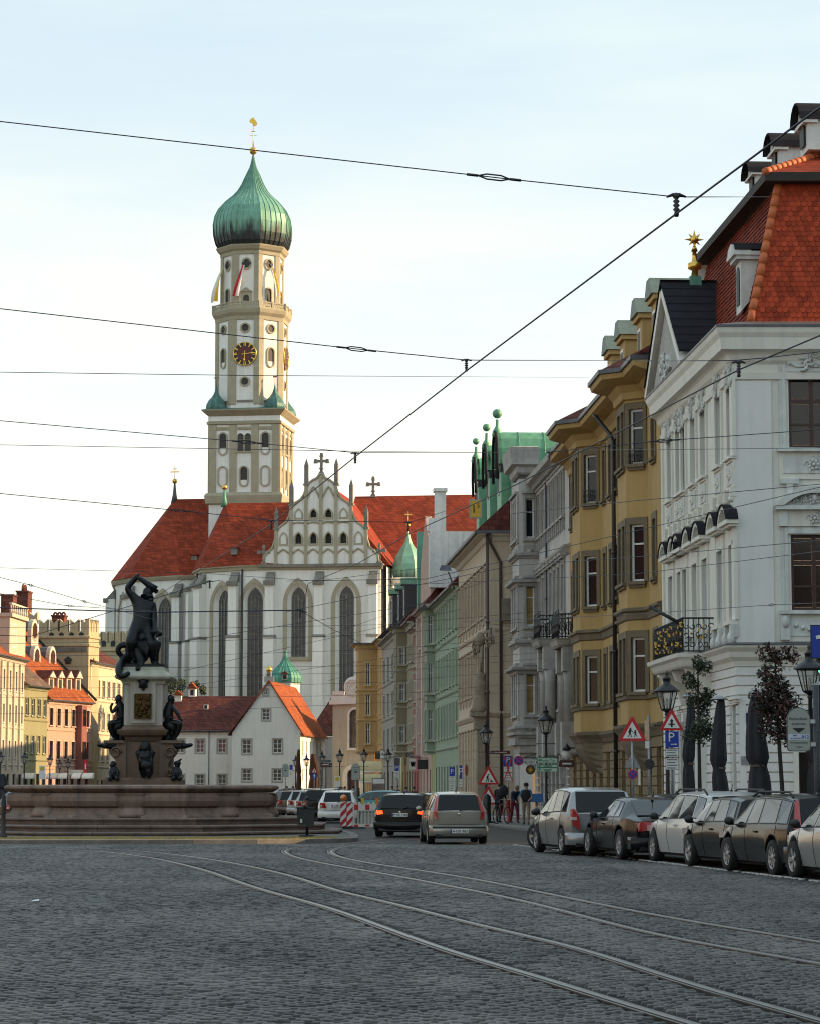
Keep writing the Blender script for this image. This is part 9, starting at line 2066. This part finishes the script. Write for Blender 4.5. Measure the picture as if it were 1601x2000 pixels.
parasol('closed_parasol','tall closed charcoal parasol standing just left of the corner of the white palace',1406,1367,60,.34,DPA,seed=2);parasol('closed_parasol','widest closed charcoal parasol, between the palace corner and the dark red tree',1480,1355,58,.46,DPA,seed=5);parasol('closed_parasol','narrow closed charcoal parasol half hidden by the slim green tree',1347,1362,67,.28,DPA,seed=8);parasol('closed_parasol','closed charcoal parasol cut by the right edge behind the ticket sign',1604,1340,56,.5,DPA,seed=9)
parasol('closed_parasol','large closed brown parasol before the sunlit flank of the gabled house',613,1473,228,.80,BPA,seed=4,cap=False,tie=False);parasol('closed_parasol','smaller closed brown parasol left of the large brown one',583.5,1464,232,.42,BPA,seed=6,cap=False,tie=False)
parasol('closed_parasol','dark folded parasol at the left edge above the dark car',4,1512,200,.9,DPA,seed=7,cap=False,tie=False)
# litter bin and posts on the fountain island
r=thing('litter_bin','black litter bins on a post at the right end of the fountain steps','litter bin',(xat(601,79.5),79.5,.12));m_=MB(BLACK);m_.tube([(0,0,0),(0,0,1.15)],.045,8);m_.frus(-.28,.28,-.2,.2,0,.05,.06);m_.ball((0,0,1.17),.06,8);m_.build('post',r)
for x in(-.16,.08):
 m_=MB(M('bin_black',(.02,.02,.02),.6,var=.3,scale=6));m_.frus(x-.13,x+.13,-.22,.02,.30 if x>0 else .36,.86,-.02,dy=-.01);m_.box(x-.16,x+.16,-.25,.04,.86,.90);m_.build('bin',r)
t=MB(STU);t.box(-.20,-.14,-.245,-.235,.42,.54);t.build('sticker',r)
def bollard(label,px,Y,H,base=.12,r0=.07):
 r=thing('bollard',label,'bollard',(xat(px,Y),Y,base),0,'black iron bollards');m_=MB(BLACK);m_.lathe([(r0*2.0,0),(r0*2.0,.04),(r0*1.15,.09),(r0*1.0,.5*H),(r0*1.15,H*.8),(r0*.9,H*.84),(r0*1.05,H*.9),(r0*.5,H*.97),(r0*.3,H)],12);m_.build('shaft',r)
bollard('slim black iron post on the fountain island at the left edge',10,77.5,1.35,r0=.065);bollard('thick black iron bollard on the pavement beside the champagne car',949,110,1.25,r0=.17);bollard('black bollard before the chapel between the street lamps',700,175,1.6,r0=.11)
r=thing('hydrant','slim red hydrant post beside the parked bicycle','hydrant',(xat(991.5,112.5),112.5,.12));m_=MB(M('hydrant_red',(.42,.03,.02),.5,var=.1));m_.lathe([(.11,0),(.11,.05),(.075,.08),(.07,.9),(.09,.92),(.09,.98),(.02,1.05)],10);m_.build('body',r)
r=thing('letter_box','blue box on the pavement behind the man with the cap','box',(xat(1046,108),108,.12));m_=MB(M('box_blue',(.03,.13,.34),.5,var=.1));m_.box(-.28,.28,-.1,.1,.9,1.25);m_.build('body',r);pole(r,.9,.05)
# trees and greenery
def leaf_cloud(name,root,blobs,n,size,mats,seed,flat=.5):
 rr=random.Random(seed);mb=MB()
 for i in range(n):
  c,rad=blobs[rr.randrange(len(blobs))];d=Vector((rr.gauss(0,1),rr.gauss(0,1),rr.gauss(0,1))).normalized()*rad*rr.uniform(.25,1)**.6;p=Vector(c)+Vector((d.x,d.y,d.z*1.15));a=Vector((rr.gauss(0,1),rr.gauss(0,1),rr.gauss(0,.8)-.4)).normalized();b=a.orthogonal().normalized();b=(Matrix.Rotation(rr.uniform(0,6.28),3,a)@b);s=size*rr.uniform(.6,1.3)
  nn=a.cross(b);mb.add([p-a*s,p+b*s*.38-a*s*.1,p+a*s,p-b*s*.38-a*s*.1,p+nn*s*.12],[(0,1,4),(1,2,4),(2,3,4),(3,0,4)],mats[rr.randrange(len(mats))])
 return mb.build(name,root)
def young_tree(name,label,px,Y,pyb,pyt,wpx,mats,n,size,seed,bark,lean=0.0):
 r=thing(name,label,'tree',(xat(px,Y,1560),Y,.12));rr=random.Random(seed);z0,z1=zat(pyb,Y)-.12,zat(pyt,Y)-.12;w=px2m(wpx,Y)/2;m_=MB(bark);m_.tube([(0,0,0),(lean*.3,0,z0*.5),(lean*.7,0,z0),(lean,0,z0+(z1-z0)*.6),(lean*1.1,0,z1-.2)],[.055,.05,.042,.028,.01],8);tr=m_.build('trunk',r);br=MB(bark);blobs=[]
 for i in range(17):
  f=rr.uniform(.02,.88);z=z0+(z1-z0)*f;a=rr.uniform(0,6.28);L=w*rr.uniform(.55,1.0)*(1.0-.55*abs(f-.38));e=Vector((lean+L*cos(a),L*sin(a),z+L*.55));br.tube([(lean*(.7+.3*f),0,z),(lean+L*.5*cos(a),L*.5*sin(a),z+L*.38),e],[.02,.014,.006],5);blobs.append((e,w*.46));blobs.append((Vector((lean+L*.5*cos(a),L*.5*sin(a),z+L*.3)),w*.55))
 br.build('branches',r);blobs.append((Vector((lean*1.1,0,z1-w*.5)),w*.36));leaf_cloud('crown',r,blobs,n,size,mats,seed);return r
BARK=M('dark_bark',(.028,.022,.018),.9,var=.3,scale=6)
LF=[M('leaf_dark_green',(.022,.038,.014),.6,var=.2),M('leaf_olive',(.04,.052,.018),.6,var=.2),M('leaf_deep',(.012,.02,.010),.6,var=.2)];LR=[M('leaf_purple_brown',(.055,.018,.016),.55,var=.2),M('leaf_maroon',(.075,.022,.016),.55,var=.2),M('leaf_brown_black',(.014,.010,.010),.6,var=.2),M('leaf_dull_green',(.03,.034,.016),.6,var=.2)]
young_tree('slim_street_tree','slim dark green street tree with thin trunk before the white palace',1367,63,1470,1283,60,LF,1900,.055,21,BARK,-.02);young_tree('purple_leaved_tree','young tree with dark red brown leaves before the front of the white palace',1533,56,1455,1262,84,LR,2900,.062,23,BARK,-.16)
for(px,py,Y,w,lab,sd)in((347,1338,309,.9,'bushy green treetop showing above the long roof beside the niche chimney',3),(386,1341,308,.7,'small green sprig of a tree above the long roof, right of the chimney',5)):
 r=thing('garden_tree',lab,'tree',(xat(px,Y,py),Y,0));m_=MB(BARK);m_.tube([(0,0,0),(0,0,zat(py,Y))],[.2,.05],6);m_.build('trunk',r);leaf_cloud('crown',r,[((random.uniform(-w,w)*1.2,random.uniform(-w,w),zat(py,Y)+random.uniform(-.9,1.0)*w),w*.6)for _ in range(7)],500,.2,[M('leaf_mid_green',(.05,.085,.03),.6,var=.2),LF[1]],sd)
# ================================================================== OVERHEAD WIRES
WIRE=M('wire_dark',(.040,.048,.070),.5,.3,var=0);INS=M('insulator_dark',(.02,.018,.022),.4,var=.1)
def insulator(parent,p,s=1.0,below=True):
 m_=MB(INS);m_.lathe([(.02,.06),(.05,.04),(.055,-.02),(.025,-.05),(.06,-.08),(.03,-.12),(.06,-.15),(.03,-.19),(.06,-.22),(.03,-.26),(.045,-.30),(.035,-.34)],10,(0,0,0));m_.tube([(-.16,0,-.01),(-.05,0,.03),(.05,0,.03),(.16,0,-.01)],[.018,.03,.03,.018],6)
 o=m_.build('insulator',parent,loc=p);s*=.5;o.scale=(s,s,s);return o
def turnbuckle(parent,p,q,t,L=.22):
 p,q=Vector(p),Vector(q);c=p.lerp(q,t);d=(q-p).normalized();up=Vector((0,0,1));m_=MB(INS);a,b=c-d*L/2,c+d*L/2
 m_.tube([a-d*.08,a],.010,6);m_.tube([b,b+d*.08],.010,6)
 for s in(-1,1):m_.tube([a,a+d*.06+up*.018*s,b-d*.06+up*.018*s,b],.006,5)
 return m_.build('tensioner',parent)
def wire(label,pts,r=.008,sag=0.0,ins=(),tb=(),ext=True,insS=1.0):
 P=[at(*p)for p in pts]
 o=bpy.data.objects.new('overhead_wire',None);COL.objects.link(o);tag(o,label,'overhead wire','overhead tram wires');path=[];P0=list(P)
 if not 0<pts[0][0]<1601:P.insert(0,P[0]+(P[0]-P[1]).normalized()*24)
 if not 0<pts[-1][0]<1601:P.append(P[-1]+(P[-1]-P[-2]).normalized()*24)
 for i in range(len(P)-1):
  n=10 if sag else 1
  for k in range(n):t=k/n;path.append(P[i].lerp(P[i+1],t)-Vector((0,0,sag*4*t*(1-t))))
 path.append(P[-1]);m_=MB(WIRE);m_.tube(path,r*.72,5,smooth=True);m_.build('cable',o)
 for p in ins:insulator(o,at(*p),insS)
 for(i,t)in tb:turnbuckle(o,P0[i],P0[i+1],t)
 return o
wire('thick contact wire sweeping from the top right corner down to the statue',[(1660,165,14.2),(1320,417,17.6),(910,724,24),(694,892,31),(530,1024,38),(410,1100,49),(300,1168,60)],.0105)
wire('highest span wire, crossing just under the gilded ball of the tower',[(-40,232,17.4),(1000,350,17.5),(1300,382,17.6),(1340,384,17.6),(1505,384,77)],.006,0,[(1320,383,17.6)],[(0,.965)],insS=.85)
wire('second span wire, crossing the tower between round window and clock',[(-40,598,24),(675,679,24),(900,702,24),(925,703,24),(1285,704,95)],.007,0,[(910,704,24)],[(0,1.03)],insS=.62)
wire('span wire crossing the tower below the clock',[(-40,726,30),(480,733,30),(1150,737,118)],.006)
wire('span wire crossing the belfry windows of the tower',[(-40,818,31),(500,865,31),(694,884,31),(1010,884,140)],.007,0,[(694,886,31)],[(0,.97)],insS=.7)
wire('thin span wire crossing the tower base',[(-40,868,36),(690,881,36),(1010,884,140)],.006)
wire('span wire running across the church roof to the insulator above the hip',[(-40,960,38),(380,1000,38),(530,1016,38),(800,1020,38),(912,985,140)],.008,0,[(530,1018,38),(797,1021,38)],[(0,.93)],insS=.75)
wire('contact wire of the second track rising to the right edge',[(1660,630,21.5),(1442,722,23.5),(1290,801,27),(1010,945,33),(800,1042,40),(700,1100,46),(602,1140,54),(590,1195,60)],.0105)
wire('bracket wire before the window crests of the white palace',[(1245,705,60),(1430,704,23.5),(1490,699,23.5),(1660,680,22)],.007,0,[(1442,708,23.5)],insS=.8)
wire('wire crossing the ochre bay windows and white palace at upper floor height',[(1070,883,30),(1290,861,30),(1640,836,30)],.007,0,[(1072,884,30)],[(1,.02)],insS=.5)
wire('thin level wire behind the ochre drainpipe',[(1000,880,60),(1300,878,40),(1640,874,34)],.006)
wire('wire crossing below the upper windows of the white palace',[(1000,1003,40),(1240,978,36),(1640,942,30)],.007)
wire('wire crossing the arched hoods of the white palace',[(560,1135,44),(830,1131,44),(1270,1030,38),(1640,942,32)],.007)
wire('wire crossing the first floor windows of the white palace, upper of two',[(560,1195,48),(1000,1105,46),(1240,1088,40),(1640,1052,33)],.007)
wire('wire crossing the first floor windows of the white palace, lower of two',[(740,1145,52),(1240,1121,44),(1640,1072,34)],.007)
wire('wire passing just above the balcony of the white palace',[(900,1215,60),(1240,1200,48),(1500,1182,40),(1640,1176,36)],.007,0,(),[(1,1.02)])
wire('heavy twin cable crossing the shoulders of the statue',[(-40,1186,52),(300,1196,52),(580,1192,52),(600,1196,52)],.017,0,[(586,1192,52)],insS=.9)
wire('thin wire from the far left falling towards the statue',[(-40,1118,40),(60,1143,44),(165,1175,48),(300,1210,52)],.007,0,(),[(1,.0),(1,1.0)])
wire('thin wire crossing the chimneys at the left',[(-40,1152,46),(128,1183,50),(300,1194,54)],.007,0,(),[(1,.05)])
wire('wire climbing from the left edge behind the statue to the church buttress',[(-40,1240,48),(60,1243,50),(410,1136,49),(430,1134,49)],.010,0,[(410,1136,49)],insS=.8)
wire('wire running level at the eaves height of the church',[(-40,1108,70),(400,1120,70),(620,1135,66),(820,1110,66)],.008)
wire('wire dropping from the buttress cap towards the street lamps',[(590,1195,60),(655,1232,75),(730,1268,95)],.012)
for i,(y0,y1,Y,lab)in enumerate(((1226,1220,80,'uppermost'),(1258,1238,84,'second'),(1282,1268,88,'third'),(1301,1300,92,'fourth'),(1323,1312,96,'fifth'),(1345,1332,100,'sixth'),(1362,1357,104,'seventh'),(1395,1372,110,'lowest'))):
 wire('%s of the thin wires stacked across the church windows'%lab,[(-30,y0,Y),(420,(y0+y1)/2+4,Y),(760,y1,Y+5),(1060,y1-26,Y+20)],.009)
for i,(a,b,lab)in enumerate((((345,1255,62),(950,1160,75),'diagonal wire rising from the statue to the beige house'),((360,1310,75),(900,1190,92),'diagonal wire rising across the gabled house roof'),((330,1345,90),(1040,1245,95),'diagonal wire crossing above the orange roof'),((640,1240,80),(1010,1115,120),'diagonal wire climbing to the grey oriel'),((640,1330,95),(1100,1210,110),'diagonal wire in front of the green house'))):wire(lab,[a,b],.009)
# yellow line number board hung on the wire
Y=60;r=thing('line_number_board','small yellow board with the number 15 hung on the overhead wire','sign',(xat(928,Y,993),Y,0));w=px2m(20,Y);z0,z1=zat(1010,Y),zat(978,Y);m_=MB(M('board_grey_frame',(.33,.32,.27),.5,var=.05));m_.box(-w/2-.03,w/2+.03,-.02,.02,z0-.03,z1+.03);o=m_.build('frame',r);f=MB(M('board_yellow',(.58,.34,.02),.5,var=.05));f.box(-w/2,w/2,-.027,-.021,z0,z1);q=f.build('field',o);lettering('1',.27,SBLACK,q,(-.04,-.03,(z0+z1)/2-.01));lettering('5',.15,SBLACK,q,(.065,-.03,(z0+z1)/2+.07))
b=MB(BLACK);b.tube([(0,0,z1+.03),(0,0,z1+.2)],.012,5);b.build('hanger',r)
# arm lamp over the street
Y=150;r=thing('wall_floodlight','grey arm lamp reaching out from the eaves of the green house','lamp',(xat(875,Y,1110),Y,0));m_=MB(LEAD);m_.tube([(px2m(12,Y),.3,zat(1150,Y)),(0,0,zat(1117,Y))],.05,6);m_.frus(-px2m(18,Y),px2m(6,Y),-.2,.2,zat(1114,Y),zat(1104,Y),.12);m_.build('lamp_head',r)
# ================================================================== PEOPLE AND BICYCLE
SKIN=M('skin',(.36,.21,.15),.6,var=.05)
def cloth(n,c):return M('cloth_'+n,c,.9,var=.15,scale=6)
HAIRD=M('hair_dark',(.02,.014,.010),.7,var=.2);HAIRL=M('hair_fair',(.20,.10,.05),.7,var=.2)
def person(label,px,Y,rz,top,legs,H=1.74,hair=HAIRD,walk=.12,bend=0.0,short=True,base=.12,arms='down',shoes=None,group=None,hat=None):
 r=thing('person',label,'person',(xat(px,Y),Y,base),rz,group);s=H/1.75;sh=shoes or SBLACK
 f=bend
 V={'pel':(0,0,.95,.135,.75),'bel':(0,-.04*f,1.12,.125,.72),'chest':(0,-.22*f,1.33-.04*f,.155,.68),'neck':(0,-.34*f,1.50-.08*f,.055),'head':(0,-.40*f-.01,1.60-.10*f,.082),'crown':(0,-.42*f,1.68-.11*f,.068)}
 E=[('pel','bel'),('bel','chest'),('chest','neck'),('neck','head'),('head','crown')]
 for sd,q in(('l',-1),('r',1)):
  st_=walk*q;cy=-.22*f;cz=1.42-.06*f
  V[sd+'sh']=(q*.18,cy,cz,.062);ey=cy+.06 if arms=='down' else cy-.10;V[sd+'el']=(q*.25,ey,cz-.28,.048);V[sd+'wr']=(q*(.26 if arms=='down' else .16),ey-(.10 if arms=='down' else .22),cz-.50+(.10 if arms!='down' else 0),.036);V[sd+'ha']=(q*(.255 if arms=='down' else .12),ey-(.14 if arms=='down' else .29),cz-.58+(.12 if arms!='down' else 0),.038,.6)
  V[sd+'hi']=(q*.095,0,.88,.105);V[sd+'kn']=(q*.105,-.5*st_-.03,.50,.068);V[sd+'an']=(q*.11,-st_+.03,.09,.045);V[sd+'to']=(q*.12,-st_-.13,.04,.042)
  E+=[('chest',sd+'sh'),(sd+'sh',sd+'el'),(sd+'el',sd+'wr'),(sd+'wr',sd+'ha'),('pel',sd+'hi'),(sd+'hi',sd+'kn'),(sd+'kn',sd+'an'),(sd+'an',sd+'to')]
 mats=[top,legs,SKIN,sh];names=E
 def colour(c,segs):
  best=None;bi=0
  for a,b,i in segs:
   d=b-a;t=max(0,min(1,(c-a).dot(d)/max(d.length_squared,1e-9)));l=(c-a-d*t).length/1.0
   if best is None or l<best:best=l;bi=i;bt=t
  e=names[bi]
  if e[1]in('head','crown')or(e==('chest','neck')and bt>.75):return 2
  if e[1][1:]=='ha':return 2
  if e[1][1:]=='wr':return 2 if short else 0
  if e[1][1:]=='to':return 3
  if e[0]=='pel' and e[1]=='bel':return 1 if c.z<.99*s else 0
  if e[1][1:]in('hi','kn','an'):return 1
  return 0
 skinfig('body',V,E,mats,parent=r,scale=s,colour=colour)
 hd=Vector(V['head'][:3])*s;m_=MB(SKIN);m_.tube([hd+Vector((0,-.085,.02)),hd+Vector((0,-.115,-.02))],[.012,.018],5)
 for q in(-1,1):m_.ball(hd+Vector((q*.084,0,0)),.02,6,sz=1.5)
 for q in(-1,1):m_.ball(hd+Vector((q*.03,-.082,.022)),.011,6,HAIRD)
 m_.box(-.022,.022,hd.y-.092,hd.y-.08,hd.z-.05,hd.z-.042,M('lips',(.25,.09,.07),.6,var=0));m_.build('face',r)
 h=MB(hair);h.ball(hd+Vector((0,.018,.045)),.094,10,sz=1.05);h.build('hair',r)
 if hat:c=MB(hat);c.lathe([(.102,.03),(.102,.07),(.08,.12),(.02,.14)],12,hd);c.prism([(hd.x-.07,hd.y-.09),(hd.x+.07,hd.y-.09),(hd.x+.05,hd.y-.18),(hd.x-.05,hd.y-.18)],hd.z+.035,hd.z+.05);c.build('cap',r)
 fg=MB(SKIN)
 for sd in('l','r'):
  a=Vector(V[sd+'wr'][:3]);b=Vector(V[sd+'ha'][:3]);d=(b-a).normalized();x=Vector((0,1,0)).cross(d).normalized()if abs(d.y)<.9 else Vector((1,0,0));y=d.cross(x).normalized()
  for k in range(4):p=b*s+y*(.018*(k-1.5));fg.tube([p,p+d*.045+x*.006,p+d*(.07+.008*(1-abs(k-1.5)))],[.0095,.009,.007],5)
  p=b*s-d*.02+y*-.03;fg.tube([p,p+d*.035-y*.02,p+d*.06-y*.018],[.011,.010,.008],5)
 fg.build('fingers',r);return r
p=person('man in a black vest, blue shirt, dark cap and beige trousers walking towards the viewer',1026,104,R(-8),cloth('blue',(.05,.14,.24)),cloth('beige',(.23,.19,.13)),1.72,walk=.14,arms='fwd',hat=M('cap_black',(.012,.012,.014),.8,var=0))
v=MB(cloth('vest_black',(.012,.012,.014)));v.lathe([(.150,.93),(.168,1.05),(.185,1.25),(.185,1.36),(.11,1.44)],12,(0,0,0),None,True,cap=False);v.build('vest',p).scale=(1.12,.80,.985)
g=MB(SBLACK);g.box(-.075,.075,-.098,-.088,1.595,1.625);g.build('sunglasses',p)
p=person('person in dark clothes with a raised dark bag leaning over a bicycle',972,110,R(150),cloth('black',(.012,.012,.015)),cloth('dark_trousers',(.014,.015,.022)),1.75,bend=.35,short=False,walk=.1,arms='fwd')
b=thing('dark_bag','bulky dark bag carried high by the person at the bicycle','bag',(xat(982,109.6),109.6,1.30));m_=MB(cloth('bag',(.014,.016,.024)));m_.ball((0,0,.18),.22,10,sz=1.15);m_.box(-.16,.16,-.18,-.1,.0,.22);m_.build('body',b);m_=MB(SBLACK);m_.tube([(-.12,-.1,.3),(0,-.14,.48),(.12,-.1,.3)],.015,5);m_.build('strap',b)
p=person('fair haired person in navy jacket and dark red trousers bending beside the red hydrant',1003,109,R(20),cloth('navy',(.015,.02,.05)),cloth('wine',(.13,.012,.03)),1.68,hair=HAIRL,bend=.8,short=False,arms='fwd')
b=thing('bicycle','pinkish bicycle standing before the roadworks signs','bicycle',(xat(979,107.5),107.5,.12),R(62));tm_=MB(TYRE);tm_.X=Matrix.Rotation(pi/2,4,'X');tm_.tube([(.34*cos(t),.34*sin(t),0)for t in[2*pi*i/24 for i in range(25)]],.020,6,cap=False);wmesh=tm_.mesh('wheel');sp=MB(STEEL)
for i in range(12):a=2*pi*i/12;sp.tube([(0,0,0),(.33*cos(a),0,.33*sin(a))],.004,4)
sp.tube([(0,-.05,0),(0,.05,0)],.025,6);spm=sp.mesh('spokes')
for x in(-.52,.52):o=link('wheel',wmesh,b,(x,0,.36));link('spokes',spm,o)
fr=MB(M('bike_rose',(.42,.12,.13),.4,var=0));
for(p0,p1)in(((-.52,0,.36),(-.08,0,.32)),((-.52,0,.36),(-.2,0,.80)),((-.08,0,.32),(-.22,0,.86)),((-.08,0,.32),(.38,0,.80)),((-.2,0,.78),(.38,0,.84)),((.52,0,.36),(.36,0,.92))):fr.tube([p0,p1],.02,6)
fr.build('bicycle_frame',b);m_=MB(SBLACK);m_.frus(-.36,-.10,-.07,.07,.88,.94,.02);m_.build('saddle',b);m_=MB(STEEL);m_.tube([(.30,-.28,.98),(.36,-.1,1.02),(.36,.1,1.02),(.30,.28,.98)],.014,6);m_.build('handlebar',b);m_=MB(STEEL);m_.box(-.75,-.35,-.08,.08,.74,.76);m_.build('rack',b)
GP2='people far down the street'
for(lab,px,Y,top,legs,rz)in(('pedestrian in a blue jacket with back turned beyond the turquoise car',793,148,cloth('royal',(.03,.05,.17)),cloth('jeans',(.03,.04,.07)),10),('pedestrian in dark brown coat right of the blue jacket',808,146,cloth('coat',(.03,.016,.014)),cloth('black2',(.012,.012,.012)),-20),('pedestrian in plum jacket behind the parking sign pole',776,152,cloth('plum',(.09,.02,.07)),cloth('grey2',(.05,.05,.05)),40),('pedestrian in pale blue shirt in front of the far silver car',690,180,cloth('pale_blue',(.28,.34,.42)),cloth('dark3',(.02,.02,.03)),170),('pedestrian in a red top near the chapel lamps',668,182,cloth('red',(.28,.03,.05)),cloth('dark4',(.02,.02,.02)),90),('dark haired pedestrian in black right of the red top',674,178,cloth('black3',(.015,.015,.017)),cloth('dark5',(.02,.02,.02)),-60),('pedestrian in dark green beside the faded ticket sign',561,198,cloth('green',(.02,.05,.03)),cloth('dark6',(.02,.02,.03)),15),('pedestrian in black before the left brown parasol',573,196,cloth('black4',(.015,.014,.014)),cloth('dark7',(.015,.015,.02)),-15),('pedestrian in lime vest before the orange house',766,170,cloth('lime',(.22,.35,.03)),cloth('dark8',(.02,.02,.02)),0)):
 person(lab,px,Y,R(rz),top,legs,random.uniform(1.66,1.8),short=False,base=.012,group=GP2)
